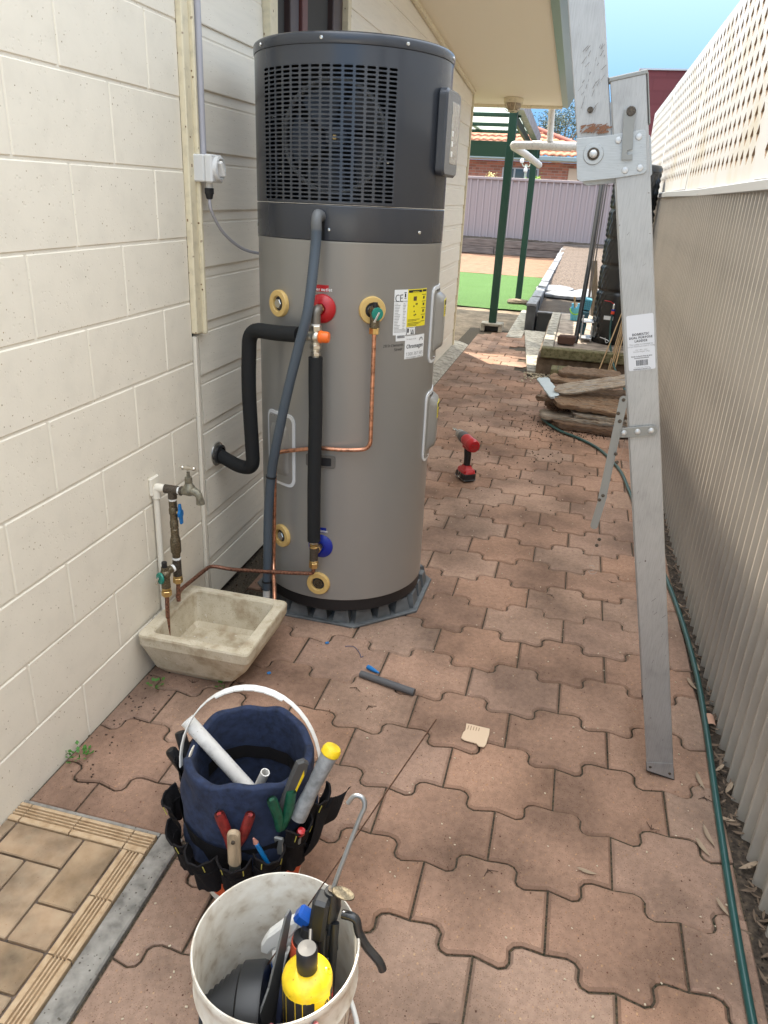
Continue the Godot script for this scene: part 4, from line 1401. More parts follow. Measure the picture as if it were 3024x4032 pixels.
func build_heater() -> void:
	var tx := -0.0101
	var tz := -0.0138
	var u := Vector3(tx, 1, tz).normalized()
	var e := (Vector3.RIGHT - u * u.x).normalized()
	HX = Transform3D(Basis(e, u, e.cross(u)), Vector3(-0.7829, 0, -2.6956))
	# plastic base
	var pad := thing("heater_base", "grey octagonal plastic base with raised ribs under the water heater", "base", Vector3(-0.785, 0, -2.735))
	var oct := PackedVector2Array()
	var oin := PackedVector2Array()
	var c := Vector2(-0.782, -2.738)
	for k in 8:
		var a := TAU * (k + 0.5) / 8 + 0.02
		oct.push_back(c + Vector2(cos(a), sin(a)) * 0.374)
		oin.push_back(c + Vector2(cos(a), sin(a)) * 0.356)
	var flip := Basis(Vector3.RIGHT, Vector3.BACK, Vector3.DOWN)
	var pm := MB.new()
	pm.ext(T(Vector3.ZERO, flip), oct, -0.010, 0.0, 0.002)
	pm.ext(T(Vector3.ZERO, flip), Geometry2D.offset_polygon(oin, -0.055)[0], -0.055, -0.010, 0.003)
	put(pad, "deck", pm, X.greyplastic)
	# ribs round the rim: blocks that taper upwards
	for k in 8:
		var a0 := oin[k]
		var a1 := oin[(k + 1) % 8]
		var d := (a1 - a0).normalized()
		var nn := Vector2(d.y, -d.x)
		if nn.dot(a0 - c) < 0:
			nn = -nn
		var L := a0.distance_to(a1)
		for q in [[0.015, 0.085], [0.105, 0.165], [0.185, L - 0.008]]:
			var s0: Vector2 = a0 + d * q[0]
			var s1: Vector2 = a0 + d * q[1]
			var rb := MB.new()
			var P := []
			for lv in [[0.008, 0.0, 0.0], [0.064, 0.010, 0.012]]:
				for w in [[s0 + d * lv[2], 0.0], [s1 - d * lv[2], 0.0], [s1 - d * lv[2], 0.075], [s0 + d * lv[2], 0.075]]:
					var g: Vector2 = w[0] - nn * (w[1] + (lv[1] if w[1] == 0.0 else 0.0))
					P.push_back(Vector3(g.x, lv[0], g.y))
			var nv := Vector3(nn.x, 0.2, nn.y)
			var dv := Vector3(d.x, 0.2, d.y)
			rb.quad(P[0], P[1], P[5], P[4], nv)
			rb.quad(P[1], P[2], P[6], P[5], dv)
			rb.quad(P[3], P[0], P[4], P[7], Vector3(-d.x, 0.2, -d.y))
			rb.quad(P[4], P[5], P[6], P[7], Vector3.UP)
			put(pad, "rib", rb, X.greyplastic)

	var w := thing("water_heater", "tall grey hot water heat pump cylinder with dark slotted top, against the house", "water heater", Vector3(-0.783, 0.062, -2.696))
	put(w, "base_ring", latheb(HX, [Vector2(0.26, 0.062), Vector2(0.312, 0.062), Vector2(0.3185, 0.068), Vector2(0.3195, 0.112), Vector2(0.30, 0.114)], 72), X.rubber)
	put(w, "body", latheb(HX, [Vector2(0.30, 0.1125), Vector2(0.3205, 0.1125), Vector2(HR, 0.115), Vector2(HR, 1.386), Vector2(0.3238, 1.389), Vector2(0.3238, 1.3935), Vector2(0.318, 1.3945)], 96), X.greycase)
	# dark casing: lower band with a notch for the hose, then the slotted upper band
	var R := 0.3245
	var cas := MB.new()
	var g0 := deg_to_rad(40.1)
	var g1 := deg_to_rad(360.0 - 43.3)
	cas.lathe(HX, [Vector2(0.315, 1.3955), Vector2(R - 0.001, 1.3955), Vector2(R, 1.398), Vector2(R, 1.497), Vector2(R - 0.0012, 1.4985), Vector2(R - 0.006, 1.499)], 100, deg_to_rad(1.7), deg_to_rad(360 - 3.4))
	cas.lathe(HX, [Vector2(R, 1.478), Vector2(R, 1.497), Vector2(R - 0.0012, 1.4985), Vector2(R - 0.006, 1.499)], 3, deg_to_rad(-3.4), deg_to_rad(1.7))
	cas.lathe(HX, [Vector2(R - 0.006, 1.5015), Vector2(R - 0.001, 1.502), Vector2(R, 1.504), Vector2(R, 1.931)], 72, g0, g1)
	cas.lathe(HX, [Vector2(R - 0.006, 1.5015), Vector2(R - 0.001, 1.502), Vector2(R, 1.504), Vector2(R, 1.5092)], 24, g1 - TAU, g0)
	cas.lathe(HX, [Vector2(R, 1.8815), Vector2(R, 1.931)], 24, g1 - TAU, g0)
	put(w, "casing", cas, X.darkcase)
	put(w, "hose_slot", latheb(HX, [Vector2(R - 0.012, 1.394), Vector2(R - 0.012, 1.4995)], 72), X.interior)
	# lid
	put(w, "lid", latheb(HX, [Vector2(R - 0.01, 1.932), Vector2(R + 0.0018, 1.932), Vector2(R + 0.003, 1.934), Vector2(R + 0.003, 1.955), Vector2(R + 0.001, 1.960), Vector2(R - 0.005, 1.964), Vector2(R - 0.02, 1.966), Vector2(0, 1.972)], 96), X.darkcase)
	# grille with its slots cut through
	var gr := MB.new()
	var nc := 14
	var nr := 31
	var dw := 83.4 / nc
	var dh := (1.8815 - 1.5092) / nr
	for i in nc:
		for j in nr:
			var cd := -43.3 + dw * (i + 0.5)
			var ch := 1.5092 + dh * (j + 0.5)
			var hole := [Vector2(0.385, -0.12), Vector2(0.40, 0.0), Vector2(0.385, 0.12), Vector2(0.33, 0.30), Vector2(-0.33, 0.30), Vector2(-0.385, 0.12), Vector2(-0.40, 0), Vector2(-0.385, -0.12), Vector2(-0.33, -0.30), Vector2(0.33, -0.30)]
			var outer := [Vector2(0.5, -0.2), Vector2(0.5, 0.0), Vector2(0.5, 0.2), Vector2(0.5, 0.5), Vector2(-0.5, 0.5), Vector2(-0.5, 0.2), Vector2(-0.5, 0), Vector2(-0.5, -0.2), Vector2(-0.5, -0.5), Vector2(0.5, -0.5)]
			for k in 10:
				var l := (k + 1) % 10
				var pts := []
				for q in [hole[k], hole[l], outer[l], outer[k]]:
					pts.push_back([cd + q.x * dw, ch + q.y * dh])
				var P := []
				var N := []
				for q in pts:
					P.push_back(hp(q[0], q[1], R))
					N.push_back(HX.basis * Vector3(sin(deg_to_rad(q[0])), 0, cos(deg_to_rad(q[0]))))
				gr.quadn(P[0], P[1], P[2], P[3], N[0], N[1], N[2], N[3])
				var inward: Vector3 = hp(cd, ch, R) - (P[0] + P[1]) * 0.5
				gr.quad(P[0], P[1], hp(pts[1][0], pts[1][1], R - 0.0022), hp(pts[0][0], pts[0][1], R - 0.0022), inward)
	put(w, "grille", gr, X.darkcase)
	# behind the grille
	put(w, "inner_housing", latheb(HX, [Vector2(0.0, 1.503), Vector2(0.318, 1.503), Vector2(0.318, 1.5035), Vector2(0.17, 1.505), Vector2(0.17, 1.925), Vector2(0.318, 1.927), Vector2(0.0, 1.930)], 40), X.interior)
	var fx := rad(4.0, 1.693, 0.266)
	var sh := MB.new()
	var rp := []
	for k in 13:
		var a := TAU * k / 12
		rp.push_back(Vector2(0.158 + 0.007 * cos(a), 0.009 * sin(a)))
	sh.lathe(fx, rp, 48, 0, TAU, 60)
	put(w, "fan_shroud", sh, X.shroud)
	for k in 5:
		var bl := MB.new()
		var a0 := TAU * k / 5
		bl.surf(6, 5, func(p: float, q: float) -> Vector3:
			var r := lerpf(0.03, 0.148, q)
			var a := a0 + (p - 0.5) * lerpf(0.9, 1.0, q) - 0.3 * q
			return fx * Vector3(r * sin(a), -0.035 + 0.03 * (p - 0.5), r * cos(a)))
		put(w, "fan_blade", bl, X.fan)
	put(w, "fan_hub", latheb(fx, [Vector2(0.036, -0.06), Vector2(0.036, -0.018), Vector2(0.03, -0.012), Vector2(0, -0.012)], 24), X.fan)
	var nut := MB.new()
	hexb(nut, fx, 0.008, -0.012, 0.002)
	put(w, "hub_nut", nut, X.brass)
	for q in [[-36.5, 1.747], [-30.0, 1.585], [36.5, 1.628]]:
		screw(w, q[0], q[1], R - 0.012, 0.005)
	for q in [-88.0, -45.5, -0.9, 44.5, 89.1]:
		screw(w, q, 1.945, R + 0.003)
	for q in [-62.0, 4.1, 59.7]:
		screw(w, q, 1.428, R)
	# control panel on the right
	var px := rad(85.0, 1.727, R)
	var pb := MB.new()
	var rot := px.basis * Basis(Vector3.RIGHT, Vector3.FORWARD, Vector3.UP)
	pb.ext(Transform3D(rot, px.origin), rrect(-0.088, -0.126, 0.088, 0.126, 0.022, 5), -0.012, 0.022, 0.007)
	var panel := put(w, "control_panel", pb, X.darkcase)
	var sb := MB.new()
	sb.ext(Transform3D(rot, px.origin), rrect(-0.020, -0.087, 0.070, 0.092, 0.004, 2), 0.020, 0.0232, 0.0008)
	put(panel, "screen_film", sb, X.film)
	for k in 3:
		var kb := MB.new()
		kb.ext(Transform3D(rot, px.origin), rrect(-0.012, -0.066 + 0.03 * k, 0.002, -0.050 + 0.03 * k, 0.003, 2), 0.0232, 0.0242, 0.0003)
		put(panel, "button", kb, X.whiteplastic)
	# access covers
	for q in [[78.3, 118.0, 0.985, 1.252], [78.8, 118.0, 0.612, 0.878], [-44.5, -17.3, 0.540, 0.812]]:
		var cv := plate(w, "access_cover", q[0], q[1], q[2], q[3], HR + 0.004, X.gasket, 0.03)
		var big: bool = q[0] > 0
		var lift := 0.024 if big else 0.010
		var inner := MB.new()
		curved_plate(inner, q[0] + 2.0, q[1] - 2.0, q[2] + 0.011, q[3] - 0.011, HR, HR + 0.0052, 0.022)
		put(cv, "cover_plate", inner, X.greycase)
		var dome := MB.new()
		var d0: float = q[0] + (5.5 if big else 5.0)
		var d1: float = q[1] - 5.0
		var h0: float = q[2] + 0.04
		var h1: float = q[3] - (0.024 if big else 0.045)
		dome.surf(12, 12, func(p: float, v: float) -> Vector3:
			var ex := smoothstep(0.0, 0.16, minf(p, 1 - p))
			var ey := smoothstep(0.0, 0.10, minf(v, 1 - v))
			return hp(lerpf(d0, d1, p), lerpf(h0, h1, v), HR + 0.0054 + lift * ex * ey))
		put(cv, "raised_centre", dome, X.greycase)
		if big:
			var st := MB.new()
			curved_plate(st, q[0] + 12.0, q[0] + 24.0, q[3] - 0.105, q[3] - 0.047, HR + 0.02, HR + 0.0305)
			var sk := put(cv, "warning_sticker", st, X.yellowpaper)
			var ik := MB.new()
			curved_plate(ik, q[0] + 12.6, q[0] + 23.4, q[3] - 0.066, q[3] - 0.049, HR + 0.02, HR + 0.0309)
			for k in 4:
				curved_plate(ik, q[0] + 13.0, q[0] + 22.0 - k, q[3] - 0.077 - 0.007 * k, q[3] - 0.0745 - 0.007 * k, HR + 0.02, HR + 0.0309)
			put(sk, "print", ik, X.ink)
			for k in 3:
				put(cv, "vent_hole", latheb(rad(q[0] + 8.0 + 4.0 * k, q[3] - 0.014, HR + 0.0054), [Vector2(0.005, 0), Vector2(0.004, 0.001), Vector2(0, 0.001)], 8), X.black)
		screw(cv, q[0] + (7.0 if not big else 10.0), q[2] + 0.018, HR + 0.005, 0.005)
		if not big:
			for k in 2:
				screw(cv, q[0] + 6.0 + 3.0 * k, q[3] - 0.016, HR + 0.005, 0.003)
	# carrying recess
	var hd := plate(w, "carry_handle", -9.0, 10.0, 0.640, 0.686, HR + 0.005, mat(0.12, 0.11, 0.098, 0.5), 0.008)
	var hi := MB.new()
	curved_plate(hi, -6.6, 7.6, 0.648, 0.678, HR + 0.004, HR + 0.0056, 0.005)
	put(hd, "recess", hi, X.black)
	# ports
	port(w, -29.5, 1.187)
	port(w, -29.5, 0.335)
	port(w, 0.1, 0.180, 1)
	port(w, 29.8, 1.187, 2)
	put(w, "outlet_disc", latheb(rad(0.6, 1.186, HR - 0.002), [Vector2(0.0465, 0), Vector2(0.0465, 0.008), Vector2(0.044, 0.012), Vector2(0.031, 0.023), Vector2(0.019, 0.025), Vector2(0.014, 0.018), Vector2(0, 0.018)], 24), X.red)
	put(w, "inlet_disc", latheb(rad(1.2, 0.334, HR - 0.002), [Vector2(0.046, 0), Vector2(0.046, 0.004), Vector2(0.034, 0.012), Vector2(0.018, 0.014), Vector2(0.014, 0.010), Vector2(0, 0.010)], 28), X.blue)
	# labels
	var lr := HR + 0.0007
	var lt := HR + 0.0013
	var lo := plate(w, "outlet_label", -5.3, 4.4, 1.239, 1.260, lr, X.red)
	skin_text(lo, "lettering", "Water outlet", -0.45, 1.2455, 0.0128, lt, X.whiteink, true, 0.0)
	var li := plate(w, "inlet_label", -4.6, 4.8, 0.388, 0.408, lr, X.blue)
	skin_text(li, "lettering", "Water inlet", 0.0, 0.394, 0.0122, lt, X.whiteink)
	var ws := plate(w, "rating_label", 43.7, 53.3, 1.104, 1.251, lr, X.paper)
	skin_text(ws, "conformity_mark", "CE", 47.0, 1.2235, 0.030, lt, X.ink, false)
	skin_text(ws, "lettering", "HEAT PUMP WATER HEATER", 48.5, 1.2135, 0.0042, lt, X.greyink)
	var bin := MB.new()
	curved_plate(bin, 51.0, 51.9, 1.2265, 1.2385, HR, lt)
	curved_plate(bin, 50.6, 52.3, 1.2405, 1.2425, HR, lt)
	curved_plate(bin, 50.6, 52.3, 1.2225, 1.2240, HR, lt)
	put(ws, "bin_mark", bin, X.ink)
	var rows := MB.new()
	for k in 17:
		var y := 1.2065 - 0.0050 * k
		curved_plate(rows, 44.2, 46.4 + fmod(k * 1.7, 2.0), y - 0.0011, y, HR, lt)
		curved_plate(rows, 50.2, 51.4 + fmod(k * 0.9, 1.2), y - 0.0011, y, HR, lt)
	for k in 3:
		curved_plate(rows, 44.2, 52.8, 1.1215 - 0.004 * k, 1.1224 - 0.004 * k, HR, lt)
	put(ws, "print", rows, X.greyink)
	var yl := plate(w, "warning_label", 53.4, 70.7, 1.128, 1.251, lr, X.yellowpaper)
	var yi := MB.new()
	curved_plate(yi, 54.0, 65.6, 1.2405, 1.2485, HR, lt)
	curved_plate(yi, 66.4, 70.2, 1.2415, 1.2485, HR, lt)
	for k in 5:
		curved_plate(yi, 65.9, 70.0, 1.2315 - 0.022 * k, 1.2328 - 0.022 * k, HR, lt)
	for k in 4:
		curved_plate(yi, 67.2, 68.6, 1.218 - 0.022 * k, 1.2265 - 0.022 * k, HR, lt)
	for k in 2:
		curved_plate(yi, 54.2, 64.6 - 3.0 * k, 1.1515 - 0.0042 * k, 1.1526 - 0.0042 * k, HR, lt)
	for k in 3:
		curved_plate(yi, 54.2, 65.8 - 2.0 * k, 1.1405 - 0.0042 * k, 1.1416 - 0.0042 * k, HR, lt)
	for q in [[58.4, 1.193], [60.2, 1.2], [61.2, 1.2005], [58.8, 1.176], [59.0, 1.164], [60.3, 1.1655]]:
		curved_plate(yi, q[0], q[0] + 0.7, q[1], q[1] + 0.005, HR, lt)
	put(yl, "print", yi, X.ink)
	var tank := MB.new()
	curved_plate(tank, 58.2, 60.9, 1.2135, 1.2275, HR, lt)
	put(yl, "heater_drawing", tank, mat(0.10, 0.06, 0.03, 0.6))
	skin_text(yl, "lettering", "WARNING", 60.0, 1.2422, 0.0066, HR + 0.0018, X.yellowpaper)
	var wm := plate(w, "water_mark_label", 53.5, 61.4, 1.1005, 1.1278, lr, X.paper)
	skin_text(wm, "lettering", "W", 58.4, 1.1105, 0.021, lt, X.ink, false)
	var wi := MB.new()
	curved_plate(wi, 54.3, 55.4, 1.1095, 1.1235, HR, lt)
	for q in [[53.7, 61.2, 1.1018, 1.1025], [53.7, 61.2, 1.1258, 1.1265], [53.7, 53.95, 1.1018, 1.1265], [60.95, 61.2, 1.1018, 1.1265], [57.0, 60.0, 1.1055, 1.107]]:
		curved_plate(wi, q[0], q[1], q[2], q[3], HR, lt)
	put(wm, "print", wi, X.ink)
	var bc := plate(w, "barcode_label", 45.9, 52.9, 1.0835, 1.1045, lr, X.paper)
	var bars := MB.new()
	var at := 46.7
	while at < 52.2:
		var bw := rng.randf_range(0.08, 0.22)
		curved_plate(bars, at, at + bw, 1.0935, 1.1025, HR, lt)
		at += bw + rng.randf_range(0.08, 0.2)
	put(bc, "barcode", bars, X.greyink)
	var ch := plate(w, "maker_label", 53.0, 70.9, 1.020, 1.0985, lr, X.paper)
	skin_text(ch, "lettering", "For Service Contact", 58.2, 1.0875, 0.0055, lt, X.greyink, false)
	skin_text(ch, "lettering", "Chromagen", 61.9, 1.0625, 0.0185, lt, X.ink, true, 0.0, "Droid Sans", 0.86)
	skin_text(ch, "lettering", "1300 367 565", 62.0, 1.0365, 0.0150, lt, X.greyink, false)
	skin_text(ch, "lettering", "chromagen.com.au", 62.0, 1.0245, 0.0105, lt, X.greyink, false)
	var rays := MB.new()
	for k in 7:
		var a := PI * (k + 0.5) / 7
		var o := Vector2(cos(a) * 0.006, sin(a) * 0.006)
		var q := Vector2(cos(a) * 0.0135, sin(a) * 0.0135)
		var s := Vector2(-sin(a), cos(a)) * 0.0014
		var P := []
		for p in [o, (o + q) * 0.5 + s, q, (o + q) * 0.5 - s]:
			P.push_back(hp(67.4 + rad_to_deg(p.x / lt), 1.0785 + p.y, lt))
		rays.quad(P[0], P[1], P[2], P[3], rad(67.4, 1).basis.y)
	put(ch, "sun_emblem", rays, X.ink)
	skin_text(w, "handwriting", "28 St Clements", 44.6, 1.0700, 0.0120, lr, X.ink, false, 0.03)
	skin_text(w, "handwriting", "Street", 48.0, 1.0560, 0.0125, lr, X.ink, false, 0.04)


# ---------------------------------------------------------------- pipes round the heater
func hexat(parent: Node3D, called: String, p: Vector3, d: Vector3, r: float, L: float, m: Material) -> void:
	var mb := MB.new()
	hexb(mb, along(p, d), r, -L / 2, L / 2)
	put(parent, called, mb, m)


func build_plumbing() -> void:
	var up := HX.basis.y
	var right := HX.basis.x
	# mixing valve on the hot outlet
	var o := hp(0.3, 1.187, HR)
	var q := hp(0.1, 1.187, 0.378)
	var v := thing("mixing_valve", "nickel mixing valve with orange cap below the red water outlet", "valve", hp(0.1, 1.04, 0.378))
	put(v, "nipple", tubeb([o + (q - o) * 0.1, o + (q - o) * 0.75], 0.013, 14), X.oldbrass)
	hexat(v, "nut", o + (q - o) * 0.42, q - o, 0.0165, 0.012, X.brass)
	put(v, "elbow", tubeb(bend([o + (q - o) * 0.55, q, q - up * 0.042], 0.022), 0.0155, 14), mat(0.20, 0.18, 0.155, 0.45, 0.6))
	put(v, "thread_tape", tubeb([q - up * 0.040, q - up * 0.048], 0.0145, 14), X.whiteplastic)
	hexat(v, "union_nut", q - up * 0.056, up, 0.0195, 0.016, X.nickel)
	var body := MB.new()
	body.tube([q - up * 0.062, q - up * 0.128], 0.0145, 16)
	body.tube([q - up * 0.084 - right * 0.040, q - up * 0.084 + right * 0.018], 0.0155, 16)
	body.lathe(Transform3D(HX.basis, q - up * 0.084), [Vector2(0, -0.021), Vector2(0.015, -0.017), Vector2(0.021, 0), Vector2(0.015, 0.017), Vector2(0, 0.021)], 16, 0, TAU, 80)
	put(v, "valve_body", body, X.nickel)
	put(v, "cap", latheb(along(q - up * 0.083, right), [Vector2(0.0, 0.012), Vector2(0.0185, 0.012), Vector2(0.0205, 0.015), Vector2(0.0205, 0.020), Vector2(0.0185, 0.021), Vector2(0.0185, 0.038), Vector2(0.016, 0.045), Vector2(0, 0.047)], 24), X.orange)
	hexat(v, "union_nut", q - up * 0.084 - right * 0.032, right, 0.018, 0.012, X.nickel)
	hexat(v, "union_nut", q - up * 0.116, up, 0.0195, 0.014, X.nickel)
	put(v, "tail", tubeb([q - up * 0.120, q - up * 0.155], 0.012, 14), X.nickel)
	hexat(v, "union_nut", q - up * 0.140, up, 0.0165, 0.012, X.nickel)
	hexat(v, "side_nut", q - up * 0.083 - right * 0.052, right, 0.0165, 0.014, X.brass)
	# insulated hot pipe: left from the valve, down, and into the house wall
	var s := q - up * 0.082 - right * 0.057
	var ip := thing("insulated_hot_pipe", "black foam covered pipe from mixing valve looping down to the house wall", "pipe", Vector3(-1.1, 0.57, -2.45))
	var c1 := hp(-37.5, 1.092, 0.395)
	var a := [s, s.lerp(c1, 0.55), Vector3(-1.055, 1.100, -2.405), Vector3(-1.068, 0.90, -2.415), Vector3(-1.060, 0.590, -2.425), Vector3(-1.13, 0.575, -2.455), Vector3(-1.232, 0.602, -2.488)]
	put(ip, "foam_cover", tubeb(bend(a, 0.075, 8), 0.0255, 18), X.foam)
	put(ip, "wall_flange", latheb(along(Vector3(-1.236, 0.603, -2.489), Vector3(1, -0.02, 0.05)), [Vector2(0.0, 0.0), Vector2(0.047, 0.0), Vector2(0.046, 0.004), Vector2(0.034, 0.010), Vector2(0.028, 0.010)], 28), X.chrome)
	put(ip, "cover_seal", latheb(along(Vector3(-1.236, 0.603, -2.489), Vector3(1, -0.02, 0.05)), [Vector2(0.036, 0.008), Vector2(0.037, 0.018), Vector2(0.026, 0.022)], 24), X.rubber)
	# insulated pipe straight down
	var k := thing("insulated_cold_pipe", "straight vertical black foam covered pipe on the front of the heater", "pipe", hp(0.3, 0.38, 0.378))
	var top := q - up * 0.150
	var bot := hp(0.0, 0.378, 0.380)
	put(k, "foam_cover", tubeb([top, top.lerp(bot, 0.3) + right * 0.002, top.lerp(bot, 0.7) - right * 0.0015, bot], 0.0235, 18), X.foam)
	# tee at the cold inlet
	var t := thing("cold_inlet_tee", "brass and bronze tee on the blue water inlet", "pipe fitting", hp(0.0, 0.268, 0.380))
	var b := hp(0.0, 0.334, 0.380)
	put(t, "collar", tubeb([b + up * 0.044, b + up * 0.028], 0.0135, 14), X.nickel)
	put(t, "compression_ring", latheb(Transform3D(HX.basis, b + up * 0.030), [Vector2(0.0135, -0.004), Vector2(0.016, -0.002), Vector2(0.016, 0.002), Vector2(0.0135, 0.004)], 16), X.brass)
	put(t, "compression_ring", latheb(Transform3D(HX.basis, b + up * 0.020), [Vector2(0.0135, -0.004), Vector2(0.016, -0.002), Vector2(0.016, 0.002), Vector2(0.0135, 0.004)], 16), X.brass)
	put(t, "tee_body", tubeb([b + up * 0.022, b - up * 0.036], 0.0155, 16), X.bronze)
	put(t, "branch", tubeb([b, hp(0.8, 0.334, HR + 0.004)], 0.0125, 14), X.oldbrass)
	hexat(t, "nut", b.lerp(hp(0.8, 0.334, HR), 0.5), hp(0.8, 0.334, HR) - b, 0.017, 0.012, X.brass)
	put(t, "compression_ring", latheb(Transform3D(HX.basis, b - up * 0.036), [Vector2(0.0135, -0.004), Vector2(0.0165, -0.002), Vector2(0.0165, 0.002), Vector2(0.0135, 0.004)], 16), X.brass)
	hexat(t, "nut", b - up * 0.052, up, 0.0175, 0.022, X.brass)
	# copper cold supply from the tap, along the wall, to the tee
	var cp := thing("cold_supply_pipe", "copper pipe running low from the wall tap to the cold inlet of the heater", "pipe", Vector3(-1.1, 0.19, -2.3))
	var cpts := bend([b - up * 0.06, hp(-0.3, 0.246, 0.380), hp(-14.0, 0.232, 0.388), Vector3(-1.13, 0.196, -2.345), Vector3(-1.205, 0.205, -2.335), Vector3(-1.207, 0.222, -2.10), Vector3(-1.190, 0.225, -2.05)], 0.03)
	put(cp, "pipe", tubeb(cpts, 0.0072, 12), X.oldcopper)
	# relief valve on the right and its copper drain
	var rv := thing("relief_valve", "bronze relief valve with teal disc and lever on the right of the red outlet", "valve", hp(29.6, 1.13, 0.365))
	var ro := hp(29.8, 1.187, HR - 0.01)
	var rq := hp(29.6, 1.187, 0.365)
	put(rv, "seal", latheb(rad(29.8, 1.187, HR), [Vector2(0.026, -0.01), Vector2(0.026, 0.004), Vector2(0.016, 0.006)], 24), X.black)
	put(rv, "tape", tubeb([ro.lerp(rq, 0.25), ro.lerp(rq, 0.55)], 0.015, 14), X.whiteplastic)
	var rb := MB.new()
	rb.tube([ro.lerp(rq, 0.4), rq + (rq - ro) * 0.1], 0.0155, 16)
	rb.tube([rq + up * 0.014, rq - up * 0.048], [0.014, 0.0165], 16)
	put(rv, "valve_body", rb, X.oldbrass)
	put(rv, "black_cap", tubeb([rq + up * 0.012, rq + up * 0.030], 0.0085, 12), X.black)
	lever_cap(Transform3D(rad(40.0, 1.184, 0.0).basis, rq + (rad(40.0, 1, 0).basis.y) * 0.016 - up * 0.004), rv, 1.0)
	hexat(rv, "nut", rq - up * 0.060, up, 0.0175, 0.02, X.brass)
	var rp := thing("relief_drain_pipe", "bright copper pipe dropping from the relief valve, then left across the heater", "pipe", hp(29.5, 0.7, 0.365))
	var rpts := bend([rq - up * 0.066, hp(29.6, 0.90, 0.3655), hp(29.7, 0.725, 0.366), hp(15.0, 0.716, 0.345), hp(0.0, 0.716, 0.338), hp(-18.0, 0.690, 0.345), hp(-27.0, 0.676, 0.366), hp(-27.5, 0.40, 0.372), hp(-28.0, 0.23, 0.376), Vector3(-0.905, 0.16, -2.235), Vector3(-0.907, 0.115, -2.19)], 0.035)
	put(rp, "pipe", tubeb(rpts, 0.0072, 12), X.copper)
	# grey ribbed drain hose
	var dh := thing("drain_hose", "grey ribbed drain hose hanging from the dark casing down into the trough", "hose", hp(-10.0, 0.1, 0.41))
	var hs := [hp(-0.6, 1.466, 0.322), hp(-0.7, 1.470, 0.352), hp(-0.6, 1.452, 0.366), hp(-0.5, 1.425, 0.366)]
	put(dh, "elbow", tubeb(smooth_path(hs, 6), 0.0165, 16), mat(0.12, 0.125, 0.13, 0.5))
	var path := smooth_path([hp(-0.5, 1.428, 0.366), hp(-0.8, 1.354, 0.375), hp(-2.4, 1.188, 0.405), hp(-7.1, 1.054, 0.412), hp(-13.2, 0.888, 0.415), hp(-19.4, 0.711, 0.415), hp(-22.8, 0.610, 0.412), hp(-26.6, 0.447, 0.405), hp(-28.4, 0.25, 0.402), hp(-29.2, 0.135, 0.404)], 44)
	var radii := []
	for i in path.size():
		radii.push_back(0.0172 if i % 2 == 0 else 0.0158)
	put(dh, "hose", tubeb(path, radii, 14), X.hosegrey)
	var tip: Vector3 = path[path.size() - 1]
	put(dh, "tail_pipe", tubeb([tip + Vector3(0, 0.02, 0), tip + Vector3(-0.002, -0.075, 0.004)], 0.0135, 14), X.lightgrey)
	for f in [0.672, 0.957]:
		var i := int(f * (path.size() - 1))
		put(dh, "cable_tie", latheb(along(path[i], path[i + 1] - path[i]), [Vector2(0.0165, -0.003), Vector2(0.0192, -0.003), Vector2(0.0192, 0.003), Vector2(0.0165, 0.003)], 18), X.black)
	# isolator switch, conduit, cable
	var iso := thing("isolator_switch", "grey isolator switch box with round rotary knob on the weatherboards", "switch", Vector3(-1.19, 1.55, -2.39))
	var ib := boxb(Vector3(-1.2095, 1.591, -2.4225), Vector3(0.045, 0.080, 0.080), 0.004)
	put(iso, "back_box", ib, X.lightgrey)
	put(iso, "lid", boxb(Vector3(-1.1735, 1.591, -2.4225), Vector3(0.026, 0.083, 0.083), 0.005), X.lightgrey)
	put(iso, "knob_ring", latheb(along(Vector3(-1.162, 1.592, -2.4225), Vector3.RIGHT), [Vector2(0.0, 0), Vector2(0.037, 0), Vector2(0.036, 0.014), Vector2(0.030, 0.016), Vector2(0.028, 0.007), Vector2(0, 0.007)], 28), X.lightgrey)
	put(iso, "knob", boxb(Vector3(-1.150, 1.592, -2.4225), Vector3(0.026, 0.050, 0.014), 0.004, Basis(Vector3.RIGHT, 0.55)), X.whiteplastic)
	put(iso, "stub", tubeb([Vector3(-1.192, 1.552, -2.4225), Vector3(-1.192, 1.532, -2.4225)], 0.012, 14), X.lightgrey)
	var gl := MB.new()
	hexb(gl, T(Vector3(-1.192, 1.524, -2.4225)), 0.0165, -0.008, 0.010)
	gl.lathe(T(Vector3(-1.192, 1.516, -2.4225)), [Vector2(0.006, -0.016), Vector2(0.010, -0.014), Vector2(0.0135, 0.0)], 14)
	put(iso, "cable_gland", gl, X.black)
	var cd := thing("conduit", "grey electrical conduit running up the wall beside the cover strip", "conduit", Vector3(-1.215, 1.63, -2.437))
	put(cd, "pipe", tubeb([Vector3(-1.2155, 1.628, -2.4335), Vector3(-1.2155, 2.78, -2.438)], 0.0125, 16), X.conduit)
	var cb := smooth_path([Vector3(-1.192, 1.508, -2.4225), Vector3(-1.190, 1.465, -2.428), Vector3(-1.186, 1.395, -2.505), Vector3(-1.17, 1.340, -2.62), Vector3(-1.13, 1.320, -2.70), Vector3(-1.08, 1.318, -2.74)], 8)
	single("power_cable", tubeb(cb, 0.0052, 10), X.conduit, "thin grey cable drooping from the isolator switch to the heater", "cable")


